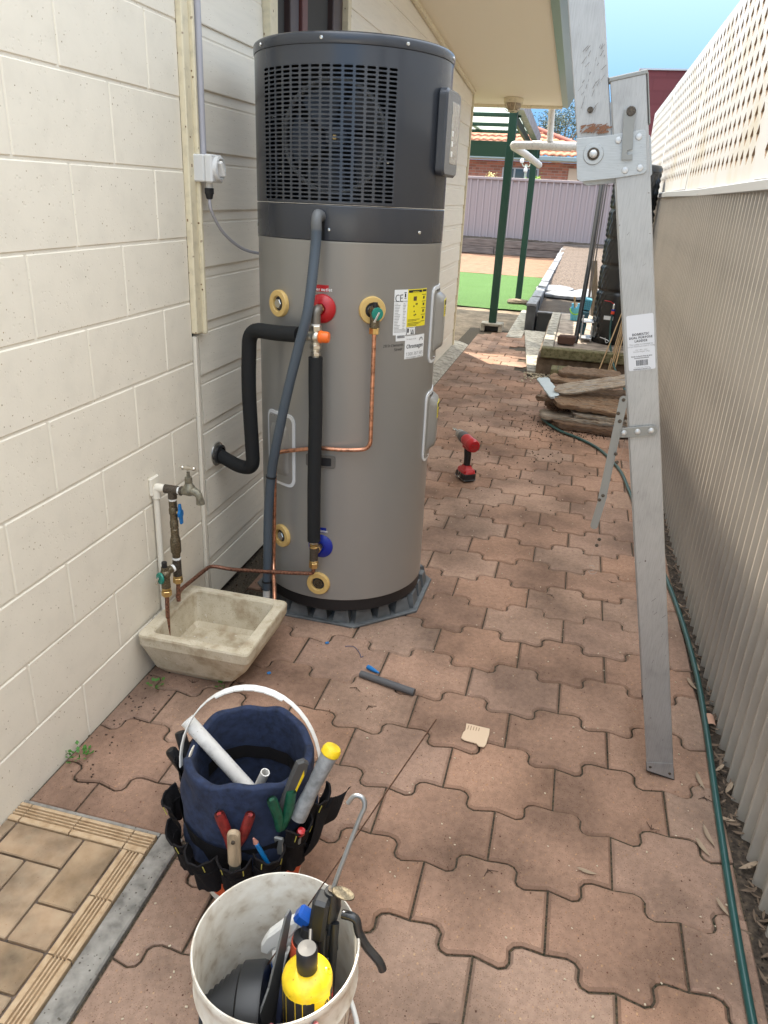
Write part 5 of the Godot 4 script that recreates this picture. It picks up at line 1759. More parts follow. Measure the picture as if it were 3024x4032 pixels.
# ---------------------------------------------------------------- trough and tap
func build_trough() -> void:
	var tr := thing("concrete_trough", "small weathered concrete drain trough against the block wall under the tap", "trough", Vector3(-1.03, 0, -2.02))
	var m := MB.new()
	# rings from the foot up the outside, over the rim and down the inside: x0, x1, z near, z far, y
	var rings := [[-1.195, -0.965, -1.925, -2.135, 0.0], [-1.197, -0.955, -1.915, -2.145, 0.012], [-1.206, -0.915, -1.895, -2.165, 0.035], [-1.216, -0.862, -1.866, -2.185, 0.100], [-1.218, -0.853, -1.858, -2.192, 0.118], [-1.223, -0.846, -1.848, -2.198, 0.140],
		[-1.227, -0.841, -1.843, -2.202, 0.150], [-1.228, -0.839, -1.841, -2.204, 0.182], [-1.226, -0.842, -1.844, -2.201, 0.188], [-1.190, -0.876, -1.872, -2.176, 0.188], [-1.186, -0.880, -1.876, -2.172, 0.183], [-1.178, -0.905, -1.905, -2.150, 0.075], [-1.165, -0.925, -1.925, -2.135, 0.060]]
	var loops := []
	for r in rings:
		var poly := rrect(r[0], r[3], r[1], r[2], 0.018, 4)
		var l := []
		for p in poly:
			l.push_back(Vector3(p.x + rng.randf_range(-0.0006, 0.0006), r[4], p.y))
		loops.push_back(l)
	var cen := Vector3(-1.04, 0, -2.02)
	for i in rings.size() - 1:
		var cnt: int = loops[i].size()
		for j in cnt:
			var j2 := (j + 1) % cnt
			var a: Vector3 = loops[i][j]
			var b: Vector3 = loops[i][j2]
			var c: Vector3 = loops[i + 1][j2]
			var d: Vector3 = loops[i + 1][j]
			var out := (a + b) * 0.5 - cen
			out.y = 0
			var hint := out.normalized() * (1.0 if i < 8 else -1.0) + (Vector3.UP * 3.0 if i >= 7 and i < 10 else Vector3.ZERO)
			m.quad(a, b, c, d, hint)
	var last: Array = loops[rings.size() - 1]
	for j in last.size():
		m.flat(Vector3(cen.x, 0.058, cen.z), last[j], last[(j + 1) % last.size()], Vector3.UP)
	put(tr, "bowl", m, X.trough)
	put(tr, "waste", latheb(T(Vector3(-1.015, 0.0605, -1.985)), [Vector2(0.045, -0.001), Vector2(0.047, 0.005), Vector2(0.041, 0.007), Vector2(0.036, 0.002), Vector2(0, 0.002)], 24), X.bronze)
	for k in 4:
		put(tr, "grate_bar", boxb(Vector3(-1.015 + 0.018 * (k - 1.5), 0.0655, -1.985), Vector3(0.005, 0.004, 0.062), 0.001), X.bronze)
	# tap assembly on the block wall
	var z := -2.03
	var tap := thing("garden_tap", "old brass garden tap on the block wall with a tee and valves below it", "tap", Vector3(-1.171, 0.22, z))
	put(tap, "wall_plate", boxb(Vector3(-1.235, 0.640, z), Vector3(0.012, 0.062, 0.052), 0.004), X.mortar)
	put(tap, "wall_elbow", tubeb(bend([Vector3(-1.2255, 0.60, z + 0.006), Vector3(-1.2255, 0.637, z + 0.004), Vector3(-1.200, 0.634, z)], 0.012), 0.0145, 14), X.mortar)
	put(tap, "wall_pipe", tubeb([Vector3(-1.2265, 0.02, z + 0.008), Vector3(-1.2265, 0.61, z + 0.006)], 0.0105, 12), X.mortar)
	put(tap, "nipple", tubeb([Vector3(-1.202, 0.634, z), Vector3(-1.192, 0.634, z)], 0.0125, 14), X.brass)
	var tee := MB.new()
	tee.tube([Vector3(-1.197, 0.634, z), Vector3(-1.150, 0.634, z)], 0.0145, 16)
	tee.tube([Vector3(-1.1715, 0.634, z), Vector3(-1.1715, 0.604, z)], 0.0145, 16)
	put(tap, "tee", tee, X.bronze)
	put(tap, "tape", tubeb([Vector3(-1.151, 0.634, z), Vector3(-1.143, 0.634, z)], 0.0125, 14), X.whiteplastic)
	hexat(tap, "tap_nut", Vector3(-1.139, 0.634, z), Vector3.RIGHT, 0.0155, 0.010, X.bronze)
	var tb := MB.new()
	tb.tube(smooth_path([Vector3(-1.142, 0.634, z), Vector3(-1.118, 0.637, z), Vector3(-1.098, 0.640, z), Vector3(-1.080, 0.630, z), Vector3(-1.074, 0.610, z), Vector3(-1.073, 0.598, z)], 4), [0.011, 0.012, 0.013, 0.014, 0.0155, 0.017, 0.0175, 0.017, 0.0155, 0.014, 0.013, 0.0125, 0.012, 0.0115, 0.0115, 0.012, 0.0125, 0.013, 0.0135, 0.0135, 0.0135], 16)
	tb.lathe(T(Vector3(-1.111, 0.637, z)), [Vector2(0.019, 0.0), Vector2(0.019, 0.016), Vector2(0.0145, 0.022), Vector2(0.0115, 0.03), Vector2(0.0125, 0.032), Vector2(0.0115, 0.048), Vector2(0.006, 0.050), Vector2(0.0052, 0.066), Vector2(0, 0.068)], 18)
	put(tap, "tap_body", tb, mat(0.27, 0.25, 0.19, 0.5, 0.55, {tex = X.stain, scale = Vector3.ONE * 9}))
	var th := MB.new()
	th.tube([Vector3(-1.128, 0.715, z), Vector3(-1.120, 0.715, z), Vector3(-1.111, 0.716, z), Vector3(-1.102, 0.716, z), Vector3(-1.093, 0.7155, z)], [0.0045, 0.005, 0.009, 0.005, 0.0045], 12)
	for x in [-1.130, -1.091]:
		th.lathe(T(Vector3(x, 0.7155, z)), [Vector2(0, -0.0075), Vector2(0.0055, -0.005), Vector2(0.0075, 0), Vector2(0.0055, 0.005), Vector2(0, 0.0075)], 12, 0, TAU, 80)
	put(tap, "tap_handle", th, X.nickel)
	# the stack of valves under the tee
	var x := -1.172
	put(tap, "tape", tubeb([Vector3(x, 0.605, z), Vector3(x, 0.597, z)], 0.0135, 14), X.whiteplastic)
	var st := MB.new()
	st.lathe(T(Vector3(x, 0, z)), [Vector2(0.0, 0.500), Vector2(0.014, 0.500), Vector2(0.0145, 0.522), Vector2(0.0125, 0.526), Vector2(0.0125, 0.545), Vector2(0.015, 0.553), Vector2(0.015, 0.568), Vector2(0.0125, 0.574), Vector2(0.0135, 0.576), Vector2(0.0135, 0.598), Vector2(0, 0.598)], 8)
	put(tap, "ball_valve", st, X.oldbrass)
	put(tap, "valve_stem", tubeb([Vector3(x, 0.556, z), Vector3(x + 0.020, 0.556, z)], 0.006, 10), X.brass)
	var hd := MB.new()
	hd.ext(Transform3D(Basis(Vector3(0, 0.1, -1).normalized(), Vector3(0, 1, 0.1).normalized(), Vector3.RIGHT), Vector3(x + 0.020, 0.554, z)), PackedVector2Array([Vector2(-0.004, 0.034), Vector2(0.004, 0.034), Vector2(0.006, 0.014), Vector2(0.0135, 0.006), Vector2(0.0135, -0.008), Vector2(0.007, -0.014), Vector2(0.005, -0.038), Vector2(-0.005, -0.038), Vector2(-0.007, -0.014), Vector2(-0.0135, -0.008), Vector2(-0.0135, 0.006), Vector2(-0.006, 0.014)]), 0.0, 0.010, 0.002)
	put(tap, "blue_handle", hd, X.tapblue)
	var cv := MB.new()
	cv.lathe(T(Vector3(x, 0, z)), [Vector2(0.0, 0.389), Vector2(0.013, 0.389), Vector2(0.0135, 0.405), Vector2(0.0175, 0.412), Vector2(0.0175, 0.452), Vector2(0.0165, 0.458), Vector2(0.0135, 0.470), Vector2(0.0135, 0.494), Vector2(0.011, 0.497), Vector2(0.011, 0.501)], 18)
	put(tap, "check_valve", cv, X.oldbrass)
	put(tap, "tape", tubeb([Vector3(x, 0.391, z), Vector3(x, 0.383, z)], 0.0145, 14), X.whiteplastic)
	var t2 := MB.new()
	t2.tube([Vector3(x, 0.384, z), Vector3(x, 0.322, z)], 0.0145, 16)
	t2.tube([Vector3(x, 0.362, z), Vector3(x, 0.362, z + 0.026)], 0.0135, 16)
	put(tap, "lower_tee", t2, X.bronze)
	put(tap, "compression_ring", cyl(T(Vector3(x, 0.316, z)), 0.0155, 0, 0.006), X.brass)
	hexat(tap, "nut", Vector3(x, 0.304, z), Vector3.UP, 0.0165, 0.020, X.brass)
	put(tap, "copper_tail", tubeb([Vector3(x, 0.296, z), Vector3(x - 0.003, 0.222, z)], 0.0072, 12), X.oldcopper)
	# small relief valve in front
	var zr := z + 0.056
	var rl := thing("small_relief_valve", "small bronze relief valve with teal disc and black cap above the trough", "valve", Vector3(-1.186, 0.27, zr))
	put(rl, "tape", tubeb([Vector3(x, 0.362, z + 0.024), Vector3(x - 0.003, 0.361, z + 0.032)], 0.0135, 14), X.whiteplastic)
	var rb := MB.new()
	rb.tube([Vector3(x - 0.003, 0.361, z + 0.030), Vector3(x - 0.012, 0.360, zr)], 0.0135, 14)
	rb.tube([Vector3(x - 0.013, 0.378, zr), Vector3(x - 0.013, 0.303, zr)], [0.0125, 0.0155], 16)
	rb.lathe(T(Vector3(x - 0.013, 0.352, zr)), [Vector2(0, -0.019), Vector2(0.014, -0.014), Vector2(0.0185, 0), Vector2(0.014, 0.014), Vector2(0, 0.019)], 16, 0, TAU, 80)
	put(rl, "valve_body", rb, X.oldbrass)
	put(rl, "black_cap", tubeb([Vector3(x - 0.014, 0.376, zr), Vector3(x - 0.014, 0.396, zr)], 0.009, 12), X.black)
	lever_cap(Transform3D(Basis(Vector3(0.88, 0, 0.48).normalized(), Vector3(-0.48, 0.05, 0.88).normalized(), Vector3(0, -1, 0)).orthonormalized(), Vector3(x - 0.020, 0.344, zr + 0.017)), rl, 1.0)
	put(rl, "compression_ring", cyl(T(Vector3(x - 0.013, 0.296, zr)), 0.015, 0, 0.006), X.brass)
	hexat(rl, "nut", Vector3(x - 0.013, 0.281, zr), Vector3.UP, 0.0170, 0.020, X.brass)
	put(rl, "copper_tail", tubeb([Vector3(x - 0.013, 0.272, zr), Vector3(x - 0.017, 0.075, zr + 0.004)], 0.0072, 12), X.oldcopper)


# ---------------------------------------------------------------- ladder leaning on the eave
func build_ladder() -> void:
	var dd := Vector3(0.026, 0, -1.0).normalized()
	var hh := Vector3(-dd.z, 0, dd.x)
	var lean := deg_to_rad(12.43)
	var lx := (hh * cos(lean) + Vector3.UP * sin(lean)).normalized()
	var ly := (-hh * sin(lean) + Vector3.UP * cos(lean)).normalized()
	# local x across the rail, y up along it, z towards the photographer
	var F := Transform3D(Basis(lx, ly, -dd), Vector3(0.442, 0.004, -1.895))
	var L := func(h: float, y: float) -> Vector2: return Vector2(h * cos(lean) + y * sin(lean), -h * sin(lean) + y * cos(lean))
	var lad := thing("ladder", "aluminium dual purpose ladder leaning on the eave, seen edge on", "ladder", Vector3(0.25, 0, -2.0))
	var ch := PackedVector2Array([Vector2(-0.037, 0), Vector2(-0.035, 0.002), Vector2(0.035, 0.002), Vector2(0.037, 0.0), Vector2(0.037, -0.026), Vector2(0.0335, -0.026), Vector2(0.0335, -0.002), Vector2(-0.0335, -0.002), Vector2(-0.0335, -0.026), Vector2(-0.037, -0.026)])
	var chan := func(x: float, y0: float, y1: float, z: float, s: float) -> MB:
		var p := PackedVector2Array()
		for q in ch:
			p.push_back(Vector2(q.x, q.y * s))
		var m := MB.new()
		m.ext(F * Transform3D(Basis(Vector3.RIGHT, Vector3(0, 0, 1), Vector3(0, -1, 0)), Vector3(x, 0, z)), p, -y0, -y1)
		return m
	var xu := -0.0765
	# lower section: two rails; upper section sits to its left
	for q in [[0.0, 1.0], [-0.40, -1.0]]:
		put(lad, "lower_rail", chan.call(0.0, 0.024, 1.838, q[0], q[1]), X.alu)
		put(lad, "upper_rail", chan.call(xu, 1.712, 2.94, q[0] - 0.004 * q[1], q[1]), X.alu)
	# cut foot with its rubber, two rivets
	for z in [0.0, -0.40]:
		var s := 1.0 if z == 0.0 else -1.0
		var fm := MB.new()
		fm.ext(F * T(Vector3(0, 0, z - 0.013 * s)), PackedVector2Array([Vector2(-0.0385, 0.014), Vector2(0.0385, -0.014), Vector2(0.0385, 0.012), Vector2(-0.0385, 0.030)]), -0.014, 0.0128, 0.001)
		put(lad, "rubber_foot", fm, X.rubber)
		var fp := MB.new()
		fp.ext(F * T(Vector3(0, 0, z)), PackedVector2Array([Vector2(-0.0368, 0.022), Vector2(0.0368, -0.006), Vector2(0.0368, 0.05), Vector2(-0.0368, 0.05)]), 0.0022 if s > 0 else -0.0022, 0.0032 if s > 0 else -0.0032)
		put(lad, "foot_plate", fp, X.alu)
		if s > 0:
			for q in [Vector2(-0.027, 0.034), Vector2(0.026, 0.014)]:
				put(lad, "rivet", latheb(F * Transform3D(Basis(Vector3.RIGHT, Vector3(0, 0, 1), Vector3(0, -1, 0)), Vector3(q.x, q.y, 0.0032)), [Vector2(0.0045, 0), Vector2(0.0035, 0.0018), Vector2(0, 0.0022)], 10), X.bronze)
	for k in 6:
		put(lad, "rung", boxb(F * Vector3(0.0, 0.26 + 0.27 * k, -0.20), Vector3(0.05, 0.028, 0.39), 0.006, F.basis * Basis(Vector3.BACK, -lean)), X.alu)
	for k in 4:
		put(lad, "rung", boxb(F * Vector3(xu, 1.95 + 0.27 * k, -0.20), Vector3(0.05, 0.028, 0.38), 0.006, F.basis * Basis(Vector3.BACK, -lean)), X.alu)
	# top cap of the lower rail
	var tc := MB.new()
	var cp := PackedVector2Array([Vector2(-0.0395, 1.836), Vector2(0.0400, 1.836), Vector2(0.0400, 1.846), Vector2(-0.0395, 1.846)])
	tc.ext(F * T(Vector3(0, 0, -0.012)), cp, -0.018, 0.0155, 0.002)
	tc.box(F * T(Vector3(0.0395, 1.790, -0.0125)), Vector3(0.003, 0.10, 0.032), 0.001)
	put(lad, "rail_cap", tc, X.steel)
	# hinge plates each side of the near and the far rail
	var poly := PackedVector2Array()
	for q in [Vector2(-0.487, 1.675), Vector2(-0.417, 1.683), Vector2(-0.352, 1.6955), Vector2(-0.345, 1.696), Vector2(-0.341, 1.690), Vector2(-0.326, 1.618), Vector2(-0.331, 1.610), Vector2(-0.392, 1.598), Vector2(-0.464, 1.588), Vector2(-0.473, 1.593)]:
		poly.push_back(L.call(q.x, q.y))
	for z in [0.0042, -0.030, -0.374, -0.4082]:
		var hm := MB.new()
		hm.ext(F * T(Vector3(0.012 if z == -0.030 else 0.0, -0.010 if z == -0.030 else 0.0, z)), poly, -0.0015, 0.0015, 0.0006)
		put(lad, "hinge_plate", hm, X.aluplate)
	var face := F.basis * Basis(Vector3.RIGHT, Vector3(0, 0, 1), Vector3(0, -1, 0))
	var stud := func(called: String, h: float, y: float, z: float, prof: Array, m: Material) -> void:
		var w: Vector2 = L.call(h, y)
		put(lad, called, latheb(Transform3D(face, F * Vector3(w.x, w.y, z)), prof, 20), m)
	# pivot boss and bolt
	stud.call("pivot_boss", -0.445, 1.645, 0.0057, [Vector2(0.0225, 0), Vector2(0.021, 0.003), Vector2(0.0135, 0.0032), Vector2(0.0135, 0.0015), Vector2(0, 0.0015)], X.aluplate)
	stud.call("washer", -0.445, 1.645, 0.0072, [Vector2(0.0130, 0), Vector2(0.0130, 0.003), Vector2(0.0105, 0.0034), Vector2(0.0095, 0.002), Vector2(0, 0.002)], X.bronze)
	stud.call("pivot_bolt", -0.445, 1.645, 0.009, [Vector2(0.0085, 0), Vector2(0.0085, 0.003), Vector2(0.0065, 0.0055), Vector2(0.003, 0.0065), Vector2(0, 0.0065)], X.galv)
	for q in [[-0.396, 1.674], [-0.354, 1.682], [-0.372, 1.615], [-0.341, 1.621]]:
		stud.call("rivet", q[0], q[1], 0.0057, [Vector2(0.0072, 0), Vector2(0.0062, 0.0022), Vector2(0.003, 0.0030), Vector2(0, 0.003)], X.galv)
	stud.call("rivet", -0.465, 1.732, 0.002, [Vector2(0.0065, 0), Vector2(0.006, 0.0012), Vector2(0, 0.0014)], X.bronze)
	# latch hook hanging from its pin
	var lp := PackedVector2Array()
	for q in [Vector2(-0.394, 1.733), Vector2(-0.370, 1.734), Vector2(-0.368, 1.695), Vector2(-0.363, 1.656), Vector2(-0.373, 1.655), Vector2(-0.3735, 1.648), Vector2(-0.371, 1.646), Vector2(-0.362, 1.648), Vector2(-0.360, 1.636), Vector2(-0.383, 1.635), Vector2(-0.390, 1.694)]:
		lp.push_back(L.call(q.x, q.y))
	var lm := MB.new()
	lm.ext(F * T(Vector3(0, 0, 0.012)), lp, -0.0012, 0.0012, 0.0004)
	put(lad, "latch_hook", lm, X.steel)
	stud.call("latch_pin", -0.379, 1.730, 0.002, [Vector2(0.0105, 0), Vector2(0.0105, 0.009), Vector2(0.0085, 0.0135), Vector2(0, 0.0135)], X.bronze)
	# spreader: a short bar on the rail and folding stays hanging from it
	var hb := MB.new()
	var a0: Vector2 = L.call(-0.279, 1.022)
	var a1: Vector2 = L.call(-0.211, 1.037)
	var dirb := (a1 - a0).normalized()
	var nb := Vector2(-dirb.y, dirb.x)
	var bp := PackedVector2Array()
	for k in 7:
		var a := PI * k / 6 - PI / 2
		bp.push_back(a1 + dirb * cos(a) * 0.0125 + nb * sin(a) * 0.0125)
	for k in 7:
		var a := PI * k / 6 + PI / 2
		bp.push_back(a0 + dirb * cos(a) * 0.0125 + nb * sin(a) * 0.0125)
	hb.ext(F * T(Vector3(0, 0, 0.008)), bp, -0.0015, 0.0015, 0.0005)
	put(lad, "spreader_bracket", hb, X.steel)
	for f in [0.05, 0.52, 0.97]:
		var w := a0.lerp(a1, f)
		put(lad, "rivet", latheb(Transform3D(face, F * Vector3(w.x, w.y, 0.0095)), [Vector2(0.0075, 0), Vector2(0.006, 0.003), Vector2(0.003, 0.0042), Vector2(0, 0.0045)], 16), X.galv)
	var stay := func(h0: float, y0: float, h1: float, y1: float, w: float, z: float, hook: bool) -> void:
		var p0: Vector2 = L.call(h0, y0)
		var p1: Vector2 = L.call(h1, y1)
		var d := (p1 - p0).normalized()
		var n := Vector2(-d.y, d.x)
		var p := PackedVector2Array()
		for k in 7:
			var a := PI * k / 6 - PI / 2
			p.push_back(p0 - d * cos(a) * w - n * sin(a) * w)
		if hook:
			for q in [Vector2(0.0, -1.0), Vector2(0.006, -1.0), Vector2(0.012, -0.6), Vector2(0.014, 0.0), Vector2(0.012, 0.6), Vector2(0.008, 0.9), Vector2(0.004, 0.2), Vector2(0.001, -0.3), Vector2(-0.007, -0.35), Vector2(-0.011, 0.1), Vector2(-0.008, 1.0)]:
				p.push_back(p1 + d * q.x + n * w * q.y * -1.0)
		else:
			for k in 7:
				var a := PI * k / 6 - PI / 2
				p.push_back(p1 + d * cos(a) * w + n * sin(a) * w)
		var m := MB.new()
		m.ext(F * T(Vector3(0, 0, z)), p, -0.0013, 0.0013, 0.0)
		put(lad, "spreader_stay", m, X.steel)
	stay.call(-0.290, 1.106, -0.300, 0.84, 0.0100, 0.011, false)
	stay.call(-0.279, 1.022, -0.2925, 0.640, 0.0112, 0.015, true)
	stay.call(-0.298, 0.85, -0.308, 0.765, 0.0095, 0.0115, false)
	for q in [[-0.290, 1.106, 0.012], [-0.297, 1.071, 0.012], [-0.290, 1.052, 0.013], [-0.286, 0.968, 0.016], [-0.280, 0.947, 0.016], [-0.299, 0.852, 0.013], [-0.306, 0.839, 0.013], [-0.289, 0.730, 0.016], [-0.293, 0.712, 0.016]]:
		stud.call("rivet", q[0], q[1], q[2], [Vector2(0.0048, 0), Vector2(0.004, 0.0016), Vector2(0, 0.0022)], X.bronze)
	# printed sticker
	var s0: Vector2 = L.call(-0.2885, 1.308)
	var s1: Vector2 = L.call(-0.258, 1.1825)
	var cen := (s0 + s1) * 0.5 + Vector2(0.0, 0.0)
	var st := MB.new()
	st.ext(F * T(Vector3(cen.x, cen.y, 0.0)), rrect(-0.0305, -0.0655, 0.0305, 0.0655, 0.004), 0.0019, 0.0028)
	var sk := put(lad, "safety_sticker", st, mat(0.60, 0.62, 0.66, 0.5))
	var lines := [["DOMESTIC", 0.020, 0.0078, true], ["DUAL PURPOSE", 0.0122, 0.0074, true], ["LADDER", 0.0044, 0.0078, true], ["This Ladder is intended to", -0.0035, 0.0046, false], ["carry a maximum load of 120kg", -0.0082, 0.0044, false], ["Size: 1.8m - 3.2m", -0.0165, 0.0036, false], ["Nominal Weight: 9.4kg", -0.0210, 0.0036, false], ["Made to Australian & New", -0.0320, 0.0038, true], ["Zealand Standards", -0.0362, 0.0038, true], ["Imported from China by", -0.0592, 0.0032, false], ["BUNNINGS GROUP LTD", -0.0632, 0.0036, true]]
	for q in lines:
		var tm := MB.new()
		tm.text(q[0], q[2], func(x: float, y: float) -> Array:
			return [F * Vector3(cen.x + x, cen.y + q[1] + y, 0.0031), F.basis.z], q[3])
		if tm.v.size():
			put(sk, "lettering", tm, X.ink if q[3] else X.greyink)
	var bars := MB.new()
	var bx := -0.013
	while bx < 0.013:
		var bw := rng.randf_range(0.0004, 0.0011)
		bars.quad(F * Vector3(cen.x + bx, cen.y - 0.0545, 0.0031), F * Vector3(cen.x + bx + bw, cen.y - 0.0545, 0.0031), F * Vector3(cen.x + bx + bw, cen.y - 0.041, 0.0031), F * Vector3(cen.x + bx, cen.y - 0.041, 0.0031), F.basis.z)
		bx += bw + rng.randf_range(0.0004, 0.001)
	put(sk, "barcode", bars, X.ink)
	# dark rust band and scuffs just above the hinge
	var sc := MB.new()
	for k in 60:
		var w: Vector2 = L.call(rng.randf_range(-0.482, -0.420), rng.randf_range(1.688, 1.704))
		sc.box(F * Transform3D(Basis(Vector3.BACK, rng.randf_range(-0.25, 0.6)), Vector3(w.x, w.y, 0.0021)), Vector3(rng.randf_range(0.004, 0.016), rng.randf_range(0.0010, 0.0032), 0.0006 + 0.00002 * k))
	put(lad, "rust_band", sc, mat(0.20, 0.10, 0.06, 0.9))
	var scr := MB.new()
	for k in 46:
		var up := k < 30
		var h := rng.randf_range(-0.495, -0.46) + 0.05 * rng.randf() if up else 0.0
		var w: Vector2 = L.call(rng.randf_range(-0.495, -0.44), rng.randf_range(1.73, 1.86)) if up else Vector2(rng.randf_range(-0.03, 0.03), rng.randf_range(0.1, 1.6))
		scr.box(F * Transform3D(Basis(Vector3.BACK, rng.randf_range(0.6, 1.2)), Vector3(w.x, w.y, 0.00215)), Vector3(rng.randf_range(0.004, 0.016), rng.randf_range(0.0005, 0.0011), 0.0003))
	put(lad, "scratches", scr, mat(0.14, 0.13, 0.125, 0.7)).set_meta("kind", "stuff")


# ---------------------------------------------------------------- tool bucket with its cloth organiser
func bag_r(a: float, y: float) -> float:
	# outer radius of the navy cloth, with folds
	return 0.146 + 0.009 * smoothstep(0.36, 0.2, y) + 0.0035 * sin(a * 5.0 + y * 24.0) * smoothstep(0.38, 0.30, y) + 0.0022 * sin(a * 13.0 - y * 33.0) + 0.002 * sin(a * 3.0 + y * 60.0)


func build_tool_bucket() -> void:
	var c := Vector3(-0.572, 0, -1.252)
	var at := func(deg: float, r: float, y: float) -> Vector3:
		var a := deg_to_rad(deg)
		return c + Vector3(sin(a) * r, y, cos(a) * r)
	var b := thing("tool_bucket", "white bucket with orange base band, wrapped in a navy and black tool organiser", "bucket", c)
	put(b, "shell", latheb(T(c), [Vector2(0, 0.002), Vector2(0.112, 0.002), Vector2(0.117, 0.006), Vector2(0.137, 0.355), Vector2(0.134, 0.355), Vector2(0.114, 0.010), Vector2(0, 0.010)], 48), X.dirtywhite)
	put(b, "orange_band", latheb(T(c), [Vector2(0.1192, 0.030), Vector2(0.1262, 0.150), Vector2(0.1255, 0.151)], 48), mat(0.62, 0.10, 0.03, 0.5))
	var handle := []
	for k in 25:
		var t := float(k) / 24
		var ang := lerpf(-0.12, PI + 0.12, t)
		handle.push_back(c + Vector3(0, 0.325, 0) + Vector3(-cos(ang) * 0.163, sin(ang) * 0.195, -sin(ang) * 0.035 + 0.02 * cos(ang)))
	var hm := MB.new()
	for i in handle.size() - 1:
		# a flat strap
		var d: Vector3 = (handle[i + 1] - handle[i])
		hm.box(Transform3D(Basis(d.normalized(), d.cross(Vector3.BACK).normalized(), d.normalized().cross(d.cross(Vector3.BACK).normalized())).orthonormalized(), (handle[i] + handle[i + 1]) * 0.5), Vector3(d.length() + 0.002, 0.0035, 0.012), 0.001)
	put(b, "handle", hm, X.whiteplastic)
	var grip := MB.new()
	for i in range(8, 15):
		var d: Vector3 = (handle[i + 1] - handle[i])
		grip.box(Transform3D(Basis(d.normalized(), d.cross(Vector3.BACK).normalized(), d.normalized().cross(d.cross(Vector3.BACK).normalized())).orthonormalized(), (handle[i] + handle[i + 1]) * 0.5 - Vector3(0, 0.004, 0)), Vector3(d.length() + 0.001, 0.007, 0.017), 0.002)
	put(b, "handle_grip", grip, X.whiteplastic)
	# cloth: down inside, over the rim, down the outside
	var org_ := thing("tool_organiser", "navy cloth tool organiser draped over the white bucket, with black pockets", "tool organiser", c + Vector3(0, 0.1, 0))
	var cl := MB.new()
	cl.surf(96, 26, func(u: float, v: float) -> Vector3:
		var deg := 360.0 * u
		var a := deg_to_rad(deg)
		var r := 0.0
		var y := 0.0
		var rim := 0.376 + 0.010 * sin(a * 2.0 + 1.0) + 0.0055 * sin(a * 5.0) + 0.003 * sin(a * 11.0) - 0.020 * exp(-pow((fposmod(a, TAU) - 4.9) / 0.25, 2.0))
		if v < 0.42:
			var q := v / 0.42
			y = lerpf(0.10, rim, q)
			r = lerpf(0.108, 0.128, q) - 0.004 * sin(a * 9.0) * (1 - q) - 0.0028 * absf(sin(a * 6.0 + y * 9.0))
		elif v < 0.54:
			var q := (v - 0.42) / 0.12 * PI
			y = rim + 0.005 * sin(q)
			r = 0.1365 - 0.010 * cos(q)
		else:
			var q := (v - 0.54) / 0.46
			y = lerpf(rim, 0.165, q)
			r = lerpf(0.1465, bag_r(a, y), smoothstep(0.0, 0.25, q))
		return at.call(deg, r, y), true, true)
	put(org_, "cloth", cl, X.navy)
	var band := MB.new()
	band.surf(60, 3, func(u: float, v: float) -> Vector3:
		var deg := lerpf(95.0, 265.0, u)
		return at.call(deg, 0.112 - 0.003 * absf(sin(deg_to_rad(deg) * 6.0)), lerpf(0.255, 0.292, v) + 0.004 * sin(deg * 0.06)))
	put(org_, "inner_webbing", band, X.blackcloth)
	# pockets round the outside: [start, end, bottom, top, bulge]
	var pockets := [[-112.0, -84.0, 0.165, 0.305, 0.016], [-82.0, -58.0, 0.150, 0.245, 0.022], [-57.0, -26.0, 0.118, 0.222, 0.020], [-25.0, -1.0, 0.118, 0.232, 0.030], [0.0, 24.0, 0.122, 0.235, 0.026], [25.0, 47.0, 0.135, 0.250, 0.028], [48.0, 70.0, 0.155, 0.290, 0.022], [71.0, 95.0, 0.185, 0.315, 0.018]]
	for p in pockets:
		var m := MB.new()
		m.surf(14, 8, func(u: float, v: float) -> Vector3:
			var deg := lerpf(p[0], p[1], u)
			var bul: float = p[4] * pow(sin(PI * u), 0.6) * lerpf(0.75, 1.0, v)
			var y := lerpf(p[2], p[3], v) - 0.010 * sin(PI * u) * v * v + 0.003 * sin(deg * 0.9)
			return at.call(deg, 0.160 + bul + 0.020 * v * v + 0.0025 * sin(deg * 0.5 + y * 80.0), y))
		var pk := put(org_, "pocket", m, X.blackcloth)
		var hem := MB.new()
		var line := []
		for k in 13:
			var u := k / 12.0
			var deg := lerpf(p[0], p[1], u)
			line.push_back(at.call(deg, 0.180 + p[4] * pow(sin(PI * u), 0.6), p[3] - 0.010 * sin(PI * u) + 0.003 * sin(deg * 0.9)))
		hem.tube(line, 0.0028, 6)
		put(pk, "hem", hem, X.blackcloth)
		# second, lower pocket line
		var l2 := []
		for k in 13:
			var u := k / 12.0
			var deg := lerpf(p[0], p[1], u)
			l2.push_back(at.call(deg, 0.1685 + p[4] * pow(sin(PI * u), 0.6) * 0.91, lerpf(p[2], p[3], 0.62) - 0.006 * sin(PI * u)))
		put(pk, "seam", tubeb(l2, 0.0020, 6), X.blackcloth)
		for u in [0.22, 0.78]:
			var deg := lerpf(p[0], p[1], u)
			put(pk, "bar_tack", tubeb([at.call(deg, 0.1805 + p[4] * pow(sin(PI * u), 0.6), p[3] - 0.012), at.call(deg, 0.1745 + p[4] * pow(sin(PI * u), 0.6) * 0.95, p[3] - 0.034)], 0.0012, 5), X.stitch)
	var skirt := MB.new()
	skirt.surf(60, 4, func(u: float, v: float) -> Vector3:
		var deg := lerpf(-118.0, 120.0, u)
		var lo := 0.112 + 0.055 * pow(absf(deg) / 118.0, 2.0)
		return at.call(deg, lerpf(0.146, 0.1595, v), lerpf(lo, lo + 0.125, v)))
	put(org_, "backing", skirt, X.blackcloth)
	# flap that hangs open to the right
	var fl := MB.new()
